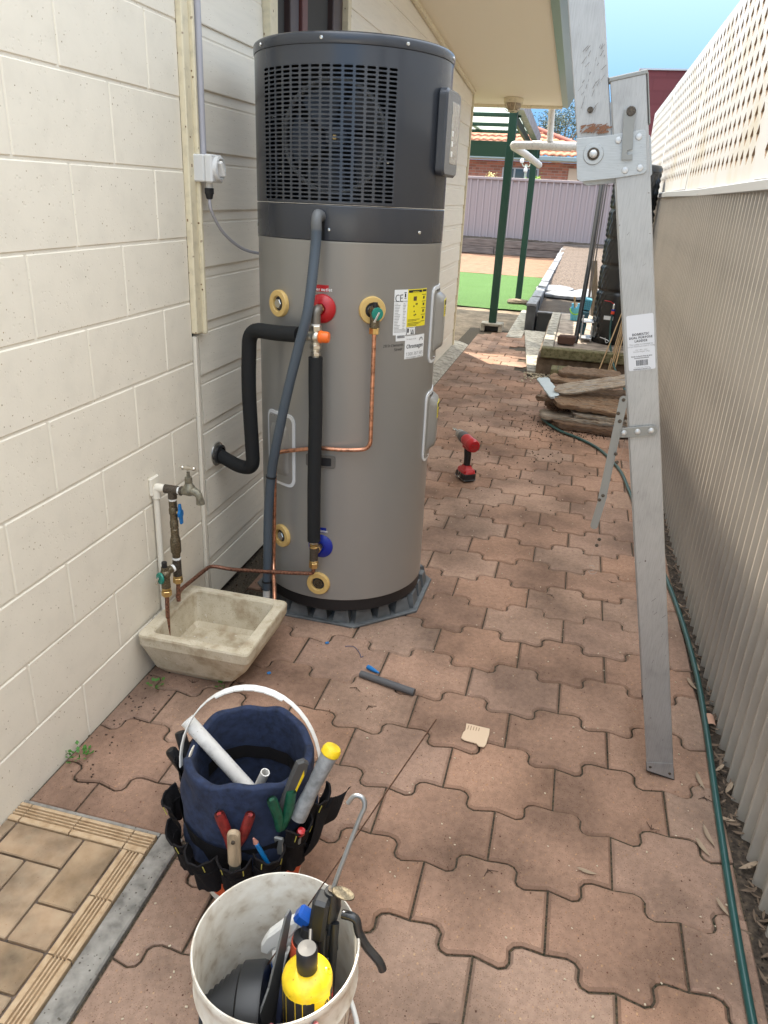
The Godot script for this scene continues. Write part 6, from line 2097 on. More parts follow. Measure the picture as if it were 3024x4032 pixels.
	fl.surf(10, 8, func(u: float, v: float) -> Vector3:
		var p0: Vector3 = at.call(lerpf(58.0, 106.0, u), 0.160, lerpf(0.150, 0.235, u))
		var p1: Vector3 = Vector3(-0.392, 0.285, -1.205).lerp(Vector3(-0.346, 0.262, -1.318), u)
		var mid: Vector3 = p0.lerp(p1, v)
		return mid + Vector3(0.012, -0.012, 0.010) * sin(PI * v) * (1.0 + 0.5 * sin(u * 11.0)) + Vector3(0, 0.010 * sin(u * 14.0 + 1.0) * v * v, 0))
	put(org_, "open_flap", fl, X.blackcloth)
	# things in the bucket and the pockets
	var pv := tubeb([Vector3(-0.735, 0.402, -1.27), Vector3(-0.500, 0.185, -1.245)], 0.0165, 20)
	var tube_open := MB.new()
	var pd := (Vector3(-0.735, 0.402, -1.27) - Vector3(-0.500, 0.185, -1.245)).normalized()
	tube_open.lathe(along(Vector3(-0.500, 0.185, -1.245), pd), [Vector2(0.0168, 0.0), Vector2(0.0168, 0.3205), Vector2(0.0145, 0.3205), Vector2(0.0145, 0.20), Vector2(0, 0.20)], 24)
	var lp_ := single("plastic_pipe", tube_open, X.pipewhite, "long white plastic pipe sticking out of the tool bucket to the left", "pipe offcut")
	var pr_ := MB.new()
	var pfx := along(Vector3(-0.500, 0.185, -1.245), pd)
	for k in 34:
		if k % 9 != 8:
			pr_.box(pfx * T(Vector3(0.0118, 0.06 + 0.0068 * k, 0.0118), Basis(Vector3.UP, PI / 4)), Vector3(0.0032, rng.randf_range(0.0022, 0.005), 0.0006))
	put(lp_, "print", pr_, mat(0.05, 0.09, 0.22, 0.6)).set_meta("kind", "stuff")
	var sp := MB.new()
	sp.lathe(along(Vector3(-0.556, 0.255, -1.235), Vector3(0.30, 0.80, 0.10)), [Vector2(0.0105, 0.0), Vector2(0.0105, 0.096), Vector2(0.0080, 0.096), Vector2(0.0080, 0.02), Vector2(0, 0.02)], 20)
	single("plastic_pipe", sp, X.pipewhite, "short white pipe end standing inside the tool bucket", "pipe offcut")
	# red handled pliers
	var grip_pair := func(label: String, base: Vector3, tips: Array, r: float, m: Material, cat: String) -> void:
		var t := thing("pliers", label, cat, base)
		for tip in tips:
			var mid: Vector3 = base.lerp(tip, 0.5) + (tip - base).cross(Vector3.BACK).normalized() * 0.004
			put(t, "handle", tubeb(smooth_path([base + (tip - base) * 0.12, mid, tip - (tip - mid) * 0.12, tip], 4), [r * 0.7, r * 0.8, r * 0.85, r * 0.9, r * 0.95, r, r, r, r, r * 0.95, r * 0.9, r * 0.8, r * 0.45], 10), m)
		put(t, "jaw", boxb(base - Vector3(0, 0.045, 0) + (c - base) * Vector3(0.06, 0, 0.06), Vector3(0.024, 0.05, 0.008), 0.003), X.steel)
	grip_pair.call("red handled pliers in the front pocket of the tool organiser", at.call(10.0, 0.166, 0.235), [at.call(2.0, 0.172, 0.348), at.call(24.0, 0.172, 0.350)], 0.0115, X.darkred, "pliers")
	grip_pair.call("green handled pliers in the right pocket of the tool organiser", at.call(46.0, 0.166, 0.272), [at.call(39.0, 0.170, 0.378), at.call(54.0, 0.172, 0.382)], 0.0115, X.toolgreen, "pliers")
	grip_pair.call("black handled tool in the left pocket of the tool organiser", at.call(-98.0, 0.164, 0.20), [at.call(-103.0, 0.205, 0.335), at.call(-92.0, 0.205, 0.312)], 0.0140, X.black, "hand tool")
	var kn := thing("putty_knife", "wooden handled knife between the red pliers", "knife", at.call(13.0, 0.178, 0.24))
	var km := MB.new()
	var kf := along(at.call(13.0, 0.181, 0.235), Vector3(0.0, 1.0, -0.02))
	km.ext(Transform3D(Basis(Vector3(0.96, 0, -0.22).normalized(), Vector3.UP, Vector3(0.22, 0, 0.96).normalized()), at.call(13.0, 0.185, 0.222)), rrect(-0.0135, 0.0, 0.0135, 0.098, 0.012, 5), -0.007, 0.007, 0.003)
	put(kn, "handle", km, X.wood)
	put(kn, "rivet", cyl(along(at.call(13.0, 0.194, 0.296), Vector3(0.22, 0, 0.96)), 0.004, -0.003, 0.0025, 0.0005, 12), X.bronze)
	put(kn, "blade", boxb(at.call(13.0, 0.166, 0.205), Vector3(0.016, 0.05, 0.002)), X.steel)
	var uk := thing("utility_knife", "black and yellow utility knife in the right pocket of the tool organiser", "knife", at.call(52.0, 0.17, 0.3))
	var kb := MB.new()
	var ud: Vector3 = (at.call(62.0, 0.175, 0.452) - at.call(47.0, 0.158, 0.31)).normalized()
	var us := ud.cross(Vector3(0.6, 0, 0.8)).normalized()
	kb.ext(Transform3D(Basis(us, ud, us.cross(ud)), at.call(47.0, 0.158, 0.31)), PackedVector2Array([Vector2(-0.012, 0), Vector2(0.012, 0), Vector2(0.015, 0.08), Vector2(0.020, 0.12), Vector2(0.017, 0.145), Vector2(0.004, 0.152), Vector2(-0.010, 0.145), Vector2(-0.012, 0.11)]), -0.007, 0.007, 0.003)
	put(uk, "handle", kb, mat(0.06, 0.06, 0.06, 0.4))
	var ky := MB.new()
	ky.ext(Transform3D(Basis(us, ud, us.cross(ud)), at.call(47.0, 0.158, 0.31)), PackedVector2Array([Vector2(0.006, 0.05), Vector2(0.012, 0.05), Vector2(0.013, 0.08), Vector2(0.016, 0.115), Vector2(0.010, 0.13), Vector2(0.009, 0.11)]), -0.0078, 0.0078, 0.001)
	put(uk, "yellow_inlay", ky, X.yellow)
	# taped grey handle with a yellow end
	var tp := thing("taped_handle_tool", "thick grey taped handle with a yellow end in the right pocket", "hand tool", at.call(64.0, 0.17, 0.32))
	var b0: Vector3 = at.call(58.0, 0.178, 0.305)
	var b1: Vector3 = at.call(76.0, 0.212, 0.455)
	var tpf := along(b0, b1 - b0)
	var tl := (b1 - b0).length()
	var tprof := [Vector2(0, 0)]
	for k in 12:
		var y := tl * k / 11.0
		tprof.push_back(Vector2(0.0150 + 0.0035 * absf(0.5 - k / 11.0) * 2.0 + (0.0006 if k % 2 else 0.0), y))
	put(tp, "handle", latheb(tpf, tprof, 18), X.tape)
	put(tp, "yellow_end", latheb(tpf, [Vector2(0.0185, tl), Vector2(0.0205, tl + 0.002), Vector2(0.0205, tl + 0.012), Vector2(0.017, tl + 0.018), Vector2(0.0, tl + 0.020)], 20), X.yellow)
	var pn := thing("carpenter_pencil", "blue carpenter pencil in a front pocket of the tool organiser", "pencil", at.call(30.0, 0.186, 0.2))
	var p0: Vector3 = at.call(36.0, 0.186, 0.205)
	var p1: Vector3 = at.call(27.0, 0.186, 0.285)
	put(pn, "shaft", boxb((p0 + p1) * 0.5, Vector3(0.013, (p1 - p0).length(), 0.008), 0.002, along(p0, p1 - p0).basis), X.tapblue)
	put(pn, "tip", tubeb([p1, p1 + (p1 - p0).normalized() * 0.014], [0.006, 0.002], 8), mat(0.55, 0.25, 0.2, 0.7))
	var sd := thing("screwdriver_bit", "small red capped bit in the far right front pocket", "tool bit", at.call(57.0, 0.184, 0.262))
	put(sd, "cap", latheb(along(at.call(57.0, 0.190, 0.268), Vector3(0.3, 1, 0.3)), [Vector2(0, 0), Vector2(0.007, 0.001), Vector2(0.0095, 0.010), Vector2(0.008, 0.020), Vector2(0, 0.022)], 14), X.red)
	put(sd, "shaft", tubeb([at.call(57.0, 0.190, 0.268), at.call(57.0, 0.186, 0.24)], 0.004, 8), X.steel)


# ---------------------------------------------------------------- white bucket in front
func build_white_bucket() -> void:
	var c := Vector3(-0.338, 0, -0.826)
	var b := thing("white_bucket", "open white plastic bucket nearest the camera, scuffed inside and full of tools", "bucket", c)
	var sh := MB.new()
	sh.lathe(T(c), [Vector2(0, 0.001), Vector2(0.112, 0.001), Vector2(0.117, 0.006), Vector2(0.134, 0.295), Vector2(0.1405, 0.298), Vector2(0.1415, 0.302), Vector2(0.1395, 0.306), Vector2(0.1365, 0.330), Vector2(0.1400, 0.352), Vector2(0.1420, 0.360), Vector2(0.1425, 0.370), Vector2(0.1410, 0.3735), Vector2(0.1385, 0.3735), Vector2(0.1365, 0.368), Vector2(0.1330, 0.30), Vector2(0.113, 0.012), Vector2(0, 0.010)], 72)
	put(b, "shell", sh, X.dirtywhite)
	put(b, "printed_label", latheb(T(c), [Vector2(0.1212, 0.075), Vector2(0.1325, 0.270), Vector2(0.1318, 0.271)], 48), mat(0.085, 0.045, 0.06, 0.5))
	var bail := []
	for k in 19:
		var ang := lerpf(0.0, PI, k / 18.0)
		bail.push_back(c + Vector3(0.147 * cos(ang * 0.9 - 0.9), 0.315 - 0.20 * sin(ang), 0.152 * sin(ang * 0.9 - 0.9) * -1.0 - 0.0))
	put(b, "handle", tubeb(bail, 0.005, 10), X.whiteplastic)
	var fold := c + Vector3(-0.045, 0.0, 0.03)
	# roof flashing boot: stepped black cone lying on its side
	var fx := along(Vector3(-0.352, 0.215, -0.805), Vector3(-1.0, -0.06, 0.25))
	var f := thing("pipe_flashing", "black stepped rubber pipe flashing lying in the white bucket", "pipe flashing", Vector3(-0.40, 0.15, -0.79))
	var pr := [Vector2(0.0, 0.0), Vector2(0.080, 0.0), Vector2(0.082, 0.006), Vector2(0.080, 0.040)]
	for k in 7:
		var r := 0.074 - 0.0075 * k
		pr.push_back(Vector2(r, 0.044 + 0.0095 * k))
		pr.push_back(Vector2(r - 0.001, 0.0525 + 0.0095 * k))
	pr.push_back(Vector2(0.022, 0.112))
	pr.push_back(Vector2(0, 0.112))
	put(f, "cone", latheb(fx, pr, 40), X.rubber)
	var fl := MB.new()
	fl.surf(14, 4, func(u: float, v: float) -> Vector3:
		var a := lerpf(-2.0, 1.2, u)
		return Vector3(-0.330 + 0.006 * sin(a * 3.0), 0.20, -0.81) + Vector3(0.012 * v, 0.115 * cos(a) * lerpf(0.6, 1.18, v), 0.10 * sin(a) * lerpf(0.6, 1.1, v)))
	put(f, "flange", fl, X.rubber)
	# flat grey metal plate with a slot
	var gp := thing("flat_tool", "flat grey metal tool standing behind the black flashing", "hand tool", Vector3(-0.34, 0.2, -0.84))
	var gm := MB.new()
	gm.ext(Transform3D(Basis(Vector3(0.15, 0, -1).normalized(), Vector3(0.02, 1, 0).normalized(), Vector3(1, 0, 0.15).normalized()), Vector3(-0.345, 0.18, -0.80)), PackedVector2Array([Vector2(-0.085, -0.02), Vector2(0.02, -0.02), Vector2(0.045, 0.10), Vector2(0.075, 0.205), Vector2(0.070, 0.222), Vector2(0.055, 0.222), Vector2(0.0, 0.11), Vector2(-0.06, 0.06)]), -0.002, 0.002, 0.0005)
	put(gp, "blade", gm, mat(0.17, 0.17, 0.165, 0.5, 0.3))
	# spray bottle
	var s := thing("spray_bottle", "spray bottle with white and blue trigger head in the white bucket", "spray bottle", Vector3(-0.352, 0.02, -0.885))
	var sx := along(Vector3(-0.348, 0.03, -0.862), Vector3(-0.02, 1, -0.10))
	put(s, "bottle", latheb(sx, [Vector2(0, 0), Vector2(0.036, 0.0), Vector2(0.038, 0.006), Vector2(0.038, 0.135), Vector2(0.030, 0.165), Vector2(0.015, 0.188), Vector2(0.014, 0.195)], 28), X.clearblue)
	put(s, "blue_collar", latheb(sx, [Vector2(0.0, 0.188), Vector2(0.0185, 0.188), Vector2(0.0185, 0.210), Vector2(0.0165, 0.212), Vector2(0, 0.212)], 24), X.sprayblue)
	put(s, "neck", latheb(sx, [Vector2(0.0172, 0.212), Vector2(0.0172, 0.240), Vector2(0.015, 0.243), Vector2(0.011, 0.244), Vector2(0.011, 0.262), Vector2(0, 0.262)], 24), X.whiteplastic)
	var hx := Transform3D(Basis(Vector3(0.48, 0.84, 0.05).normalized(), Vector3(-0.84, 0.48, 0.0).normalized(), Vector3(0, 0, 1)).orthonormalized(), sx * Vector3(0, 0.262, 0))
	var hm := MB.new()
	hm.ext(hx, PackedVector2Array([Vector2(-0.050, 0.016), Vector2(-0.042, 0.002), Vector2(-0.02, 0.004), Vector2(0.0, -0.002), Vector2(0.055, -0.004), Vector2(0.086, 0.002), Vector2(0.088, 0.012), Vector2(0.05, 0.024), Vector2(0.0, 0.029), Vector2(-0.03, 0.026)]), -0.0115, 0.0115, 0.004)
	put(s, "head", hm, X.whiteplastic)
	put(s, "pump", tubeb([hx * Vector3(0.0, -0.006, 0), hx * Vector3(0.062, -0.012, 0)], 0.009, 14), X.whiteplastic)
	put(s, "blue_nozzle", boxb(hx * Vector3(0.096, 0.003, 0), Vector3(0.030, 0.030, 0.026), 0.005, hx.basis), X.sprayblue)
	put(s, "trigger", boxb(hx * Vector3(0.075, -0.026, 0), Vector3(0.036, 0.030, 0.014), 0.005, hx.basis), X.sprayblue)
	# yellow gas bottle
	var gx := along(Vector3(-0.262, 0.014, -0.782), Vector3(-0.02, 1, -0.015))
	var g := thing("gas_bottle", "yellow gas canister with black cap standing in the white bucket", "gas canister", Vector3(-0.262, 0.014, -0.782))
	put(g, "canister", latheb(gx, [Vector2(0, 0), Vector2(0.038, 0), Vector2(0.0415, 0.004), Vector2(0.0415, 0.352), Vector2(0.0402, 0.358), Vector2(0.0365, 0.364), Vector2(0.030, 0.3685), Vector2(0.019, 0.372), Vector2(0, 0.373)], 40), X.yellow)
	put(g, "black_label", latheb(gx, [Vector2(0.0418, 0.06), Vector2(0.0418, 0.343), Vector2(0.0414, 0.344)], 24), X.black)
	var yl := MB.new()
	yl.lathe(gx, [Vector2(0.0421, 0.06), Vector2(0.0421, 0.3435), Vector2(0.0414, 0.3445)], 16, -0.95, -0.20)
	put(g, "yellow_strip", yl, X.yellow)
	put(g, "cap", latheb(gx, [Vector2(0.0165, 0.368), Vector2(0.0165, 0.378), Vector2(0.0175, 0.380), Vector2(0.0175, 0.414), Vector2(0.015, 0.418), Vector2(0, 0.419)], 20), X.black)
	put(g, "cap_tab", boxb(gx * Vector3(0.027, 0.402, -0.004), Vector3(0.034, 0.012, 0.007), 0.002, gx.basis * Basis(Vector3.UP, 0.3)), X.black)
	put(g, "dimple", latheb(along(gx * Vector3(0.010, 0.3655, 0.033), gx.basis * Vector3(0.1, 0.6, 0.8)), [Vector2(0.0075, -0.001), Vector2(0.006, 0.0015), Vector2(0.003, 0.0015), Vector2(0.0028, -0.0015), Vector2(0, -0.0015)], 16), X.yellow)
	var wrap := func(words: String, a0: float, h: float, size: float, m: Material, called: String) -> void:
		var tm := MB.new()
		tm.text(words, size, func(x: float, y: float) -> Array:
			var a := a0 - y / 0.0424
			return [gx * Vector3(0.0424 * sin(a), h + x, 0.0424 * cos(a)), (gx.basis * Vector3(sin(a), 0, cos(a))).normalized()])
		if tm.v.size():
			put(g, called, tm, m)
	wrap.call("flame", -0.38, 0.300, 0.025, X.ink, "lettering")
	wrap.call("ULTRA GAS", 0.16, 0.275, 0.021, X.red, "lettering")
	wrap.call("HIGH PERFORMANCE", 0.62, 0.275, 0.008, X.yellow, "lettering")
	wrap.call("MULTI USE BLEND", 0.80, 0.275, 0.008, X.whiteink, "lettering")
	# caulking gun
	var k := thing("caulking_gun", "black caulking gun with steel rod hooked at the top and an orange ringed cartridge", "caulking gun", Vector3(-0.25, 0.1, -0.86))
	var g0 := Vector3(-0.262, 0.438, -0.897)
	var dn := Vector3(-0.06, -1.0, 0.20).normalized()
	var rod := smooth_path([g0 - dn * -0.08, g0, g0 + Vector3(0.028, 0.118, -0.044), g0 + Vector3(0.036, 0.147, -0.055), g0 + Vector3(0.030, 0.161, -0.060), g0 + Vector3(0.016, 0.161, -0.060), g0 + Vector3(0.006, 0.146, -0.056)], 6)
	put(k, "push_rod", tubeb(rod, 0.0042, 10), mat(0.30, 0.31, 0.32, 0.4, 0.8))
	var body := MB.new()
	body.tube([g0 + dn * 0.0, g0 + dn * 0.03, g0 + dn * 0.055], [0.014, 0.019, 0.016], 14)
	body.box(Transform3D(along(g0, dn).basis, g0 + dn * 0.042 + Vector3(-0.012, 0, 0.012)), Vector3(0.040, 0.080, 0.030), 0.006)
	body.tube([g0 + dn * 0.075, g0 + dn * 0.115], [0.020, 0.026], 18)
	put(k, "body", body, X.rubber)
	put(k, "thumb_latch", latheb(Transform3D(Basis.from_euler(Vector3(0.2, 0.0, -0.25)) * Basis.from_scale(Vector3(1.5, 1, 0.8)), g0 + Vector3(0.020, 0.004, 0.004)), [Vector2(0, -0.002), Vector2(0.013, -0.002), Vector2(0.014, 0.0), Vector2(0.013, 0.002), Vector2(0, 0.002)], 18), X.oldbrass)
	put(k, "collar", tubeb([g0 + dn * -0.004, g0 + dn * 0.018], 0.009, 12), X.bronze)
	var lever := MB.new()
	var lpts := [g0 + Vector3(0.022, -0.035, 0.012), g0 + Vector3(0.046, -0.036, 0.014), g0 + Vector3(0.054, -0.060, 0.018), g0 + Vector3(0.070, -0.085, 0.022), g0 + Vector3(0.094, -0.108, 0.026), g0 + Vector3(0.102, -0.124, 0.028)]
	lever.tube(smooth_path(lpts, 5), 0.0078, 10)
	put(k, "trigger", lever, mat(0.022, 0.022, 0.023, 0.25))
	var fr := MB.new()
	fr.tube(smooth_path([g0 + Vector3(0.012, -0.05, 0.02), g0 + Vector3(0.016, -0.12, 0.045), g0 + Vector3(0.020, -0.23, 0.075), g0 + Vector3(0.026, -0.33, 0.085)], 5), 0.0075, 8)
	fr.tube(smooth_path([g0 + Vector3(-0.005, -0.06, 0.03), g0 + Vector3(0.0, -0.13, 0.055), g0 + Vector3(0.010, -0.25, 0.09), g0 + Vector3(0.012, -0.34, 0.10)], 5), 0.007, 8)
	put(k, "frame", fr, X.rubber)
	var ca := g0 + dn * 0.085 + Vector3(-0.030, -0.012, 0.014)
	put(k, "cartridge", tubeb([ca + dn * 0.030, ca + dn * 0.23], 0.0255, 24), mat(0.06, 0.05, 0.10, 0.4))
	put(k, "orange_ring", tubeb([ca + dn * 0.004, ca + dn * 0.032], 0.0272, 24), mat(0.60, 0.10, 0.045, 0.45))
	put(k, "black_plunger", latheb(along(ca, dn), [Vector2(0.0, -0.026), Vector2(0.012, -0.026), Vector2(0.014, -0.010), Vector2(0.025, -0.004), Vector2(0.025, 0.006), Vector2(0, 0.006)], 22), X.black)
	# red handled snips at the front edge
	var r := thing("snips", "red handled snips leaning at the front edge of the white bucket", "snips", Vector3(-0.30, 0.1, -0.735))
	put(r, "handle", tubeb(smooth_path([Vector3(-0.318, 0.15, -0.755), Vector3(-0.312, 0.26, -0.735), Vector3(-0.306, 0.325, -0.722)], 5), [0.006, 0.007, 0.0075, 0.008, 0.008, 0.0085, 0.0085, 0.009, 0.008, 0.007, 0.004], 10), X.darkred)
	put(r, "handle", tubeb(smooth_path([Vector3(-0.262, 0.15, -0.74), Vector3(-0.238, 0.29, -0.726), Vector3(-0.232, 0.362, -0.722)], 5), [0.006, 0.007, 0.0075, 0.008, 0.008, 0.0085, 0.0085, 0.009, 0.008, 0.007, 0.004], 10), X.darkred)
	# long brazing rod
	single("brazing_rod", tubeb([Vector3(-0.425, 0.15, -0.82), Vector3(-0.305, 0.387, -0.900), Vector3(-0.125, 0.747, -1.014)], 0.0013, 6), X.rusty, "thin rusty rod slanting up out of the white bucket over the path", "rod")


# ---------------------------------------------------------------- things lying on the path
func build_path_things() -> void:
	# cordless drill
	var d := thing("cordless_drill", "red and black cordless drill standing on its battery on the path", "drill", Vector3(-0.485, 0, -4.17))
	var yaw := Basis(Vector3.UP, 0.62)   # local z towards the back of the drill, nose at -z
	var F := Transform3D(yaw * Basis.from_euler(Vector3(0, 0, 0)), Vector3(-0.478, 0.003, -4.19))
	var bp := func(a: Vector3) -> Vector3: return F * a
	var bat := MB.new()
	bat.box(F * T(Vector3(0, 0.027, 0)), Vector3(0.078, 0.050, 0.118), 0.008)
	put(d, "battery", bat, X.black)
	put(d, "battery_trim", boxb(F * Vector3(0, 0.012, 0.0), Vector3(0.080, 0.004, 0.120), 0.001, F.basis), X.greyplastic)
	var foot := MB.new()
	foot.surf(20, 6, func(u: float, v: float) -> Vector3:
		var a := TAU * u
		var w := lerpf(0.040, 0.021, smoothstep(0.0, 1.0, v))
		var l := lerpf(0.060, 0.024, smoothstep(0.0, 1.0, v))
		var ca := cos(a)
		var sa := sin(a)
		return F * Vector3(w * signf(ca) * pow(absf(ca), 0.5), lerpf(0.050, 0.092, v), l * signf(sa) * pow(absf(sa), 0.5)), true, true)
	foot.box(F * T(Vector3(0, 0.060, 0.0)), Vector3(0.070, 0.026, 0.100), 0.008)
	put(d, "foot", foot, X.red)
	var grip := MB.new()
	grip.tube([F * Vector3(0, 0.086, 0), F * Vector3(0, 0.10, 0.0), F * Vector3(0, 0.14, 0.002), F * Vector3(0, 0.185, -0.004), F * Vector3(0, 0.20, -0.006)], [0.021, 0.0195, 0.0205, 0.022, 0.023], 16)
	put(d, "grip", grip, X.rubber)
	put(d, "trigger", boxb(F * Vector3(0, 0.184, -0.028), Vector3(0.014, 0.032, 0.018), 0.004, F.basis), X.red)
	var mot := MB.new()
	var mx := Transform3D(F.basis * Basis(Vector3.RIGHT, Vector3(0, -0.12, 1).normalized(), Vector3(0, -1, -0.12).normalized()), F * Vector3(0, 0.232, -0.01))
	mot.lathe(mx, [Vector2(0, -0.036), Vector2(0.030, -0.036), Vector2(0.034, -0.028), Vector2(0.0355, -0.01), Vector2(0.035, 0.036), Vector2(0.036, 0.040), Vector2(0.038, 0.042), Vector2(0.038, 0.074), Vector2(0.034, 0.082), Vector2(0.0, 0.086)], 24)
	mot.box(F * T(Vector3(0, 0.203, 0.0)), Vector3(0.046, 0.035, 0.080), 0.008)
	put(d, "motor_housing", mot, X.red)
	for k in 3:
		put(d, "vent", boxb(mx * Vector3(0, 0.084, 0.016 - 0.014 * k), Vector3(0.042, 0.003, 0.003), 0.0005, mx.basis), X.darkred)
	put(d, "gear_case", latheb(mx, [Vector2(0.0, -0.088), Vector2(0.027, -0.088), Vector2(0.031, -0.080), Vector2(0.034, -0.062), Vector2(0.034, -0.040), Vector2(0.030, -0.035)], 24), mat(0.10, 0.10, 0.10, 0.45, 0.3))
	put(d, "chuck", latheb(mx, [Vector2(0.0, -0.134), Vector2(0.013, -0.134), Vector2(0.024, -0.122), Vector2(0.027, -0.110), Vector2(0.0255, -0.109), Vector2(0.0255, -0.106), Vector2(0.027, -0.105), Vector2(0.027, -0.088), Vector2(0, -0.088)], 24), mat(0.34, 0.33, 0.31, 0.4, 0.6))
	put(d, "drill_bit", tubeb([mx * Vector3(0, -0.125, 0), mx * Vector3(0, -0.165, 0)], 0.006, 8), X.steel)
	put(d, "spade_blade", boxb(mx * Vector3(0, -0.178, 0), Vector3(0.022, 0.030, 0.003), 0.001, mx.basis), X.chrome)
	put(d, "bit_point", tubeb([mx * Vector3(0, -0.19, 0), mx * Vector3(0, -0.208, 0)], [0.004, 0.0008], 8), X.steel)
	put(d, "belt_clip", tubeb(bend([F * Vector3(-0.041, 0.055, -0.012), F * Vector3(-0.045, 0.020, -0.012), F * Vector3(-0.045, 0.016, 0.010), F * Vector3(-0.041, 0.055, 0.012)], 0.006), 0.0025, 6), X.chrome)
	put(d, "side_knob", boxb(F * Vector3(0.044, 0.055, 0.03), Vector3(0.012, 0.02, 0.02), 0.004, F.basis), X.black)
	# offcuts
	var pf := MB.new()
	pf.lathe(along(Vector3(-0.536, 0.0135, -2.100), Vector3(0.199, 0.0, 0.046)), [Vector2(0, 0.0), Vector2(0.0125, 0.0), Vector2(0.0125, 0.205), Vector2(0.0, 0.205)], 20)
	single("grey_pipe_offcut", pf, mat(0.085, 0.085, 0.09, 0.55), "short grey pipe offcut lying on the pavers in front of the heater", "pipe offcut")
	var bl := thing("blue_plug", "small blue plastic plug lying behind the grey pipe offcut", "plastic plug", Vector3(-0.50, 0, -2.13))
	put(bl, "plug", latheb(along(Vector3(-0.525, 0.0085, -2.155), Vector3(0.045, -0.001, 0.022)), [Vector2(0, 0), Vector2(0.0085, 0.0), Vector2(0.0085, 0.014), Vector2(0.006, 0.034), Vector2(0.003, 0.052), Vector2(0, 0.053)], 14), X.tapblue)
	var cd := MB.new()
	var poly := PackedVector2Array([Vector2(-0.039, -0.046), Vector2(-0.02, -0.047), Vector2(0.012, -0.046), Vector2(0.036, -0.046), Vector2(0.039, -0.02), Vector2(0.038, 0.03), Vector2(0.034, 0.044), Vector2(0.018, 0.046), Vector2(0.008, 0.036), Vector2(-0.03, 0.034), Vector2(-0.041, 0.028), Vector2(-0.040, 0.0), Vector2(-0.036, -0.012)])
	cd.ext(Transform3D(Basis(Vector3.UP, -0.05) * Basis(Vector3.RIGHT, Vector3.BACK, Vector3.DOWN), Vector3(-0.108, 0.006, -1.905)), poly, -0.0045, 0.0, 0.001)
	var cb := single("cardboard_scrap", cd, X.card, "torn square of brown cardboard lying on the path", "cardboard")
	var tear := MB.new()
	for k in 5:
		tear.box(T(Vector3(-0.136 + 0.0085 * k, 0.0108, -1.934), Basis(Vector3.UP, -0.05)), Vector3(0.0022, 0.0012, rng.randf_range(0.014, 0.030)), 0.0)
	put(cb, "torn_fluting", tear, mat(0.30, 0.20, 0.13, 0.9))
	for q in [[Vector3(-0.710, 0.004, -2.262), "small blue scrap on the paver behind the trough"], [Vector3(-0.842, 0.004, -2.02), "small blue scrap beside the corner of the trough"]]:
		var m := MB.new()
		m.box(T(q[0], Basis(Vector3.UP, 0.6)), Vector3(0.014, 0.006, 0.010), 0.002)
		single("blue_scrap", m, X.tapblue, q[1], "plastic scrap")
	var wp := smooth_path([Vector3(-0.640, 0.003, -2.262), Vector3(-0.612, 0.003, -2.270), Vector3(-0.590, 0.003, -2.252), Vector3(-0.572, 0.004, -2.225), Vector3(-0.566, 0.003, -2.212), Vector3(-0.560, 0.003, -2.222)], 5)
	single("thread", tubeb(wp, 0.0011, 5), mat(0.05, 0.07, 0.16, 0.8), "wisp of dark blue thread on a paver", "thread")
	# green garden hose from the tank past the wood and along the fence
	var hs := [Vector3(0.382, 0.60, -7.785), Vector3(0.380, 0.45, -7.74), Vector3(0.400, 0.30, -7.66), Vector3(0.430, 0.20, -7.22), Vector3(0.50, 0.10, -6.95), Vector3(0.57, 0.03, -6.60), Vector3(0.56, 0.02, -6.20), Vector3(0.30, 0.02, -6.02), Vector3(0.02, 0.02, -5.90), Vector3(-0.105, 0.016, -5.76), Vector3(-0.075, 0.012, -5.62), Vector3(0.037, 0.012, -5.42), Vector3(0.160, 0.012, -5.30), Vector3(0.278, 0.012, -5.14), Vector3(0.357, 0.012, -4.95), Vector3(0.432, 0.012, -4.66), Vector3(0.470, 0.012, -4.30), Vector3(0.52, 0.012, -3.70), Vector3(0.578, 0.012, -3.20), Vector3(0.606, 0.011, -2.80), Vector3(0.613, 0.011, -2.45), Vector3(0.603, 0.012, -2.15), Vector3(0.585, 0.0125, -1.80), Vector3(0.570, 0.0125, -1.45), Vector3(0.563, 0.0125, -1.15), Vector3(0.560, 0.0125, -0.70), Vector3(0.50, 0.0125, -0.2)]
	single("garden_hose", tubeb(smooth_path(hs, 8), 0.0098, 12), X.hosegreen, "dark green garden hose running along the foot of the fence to the tank", "hose")


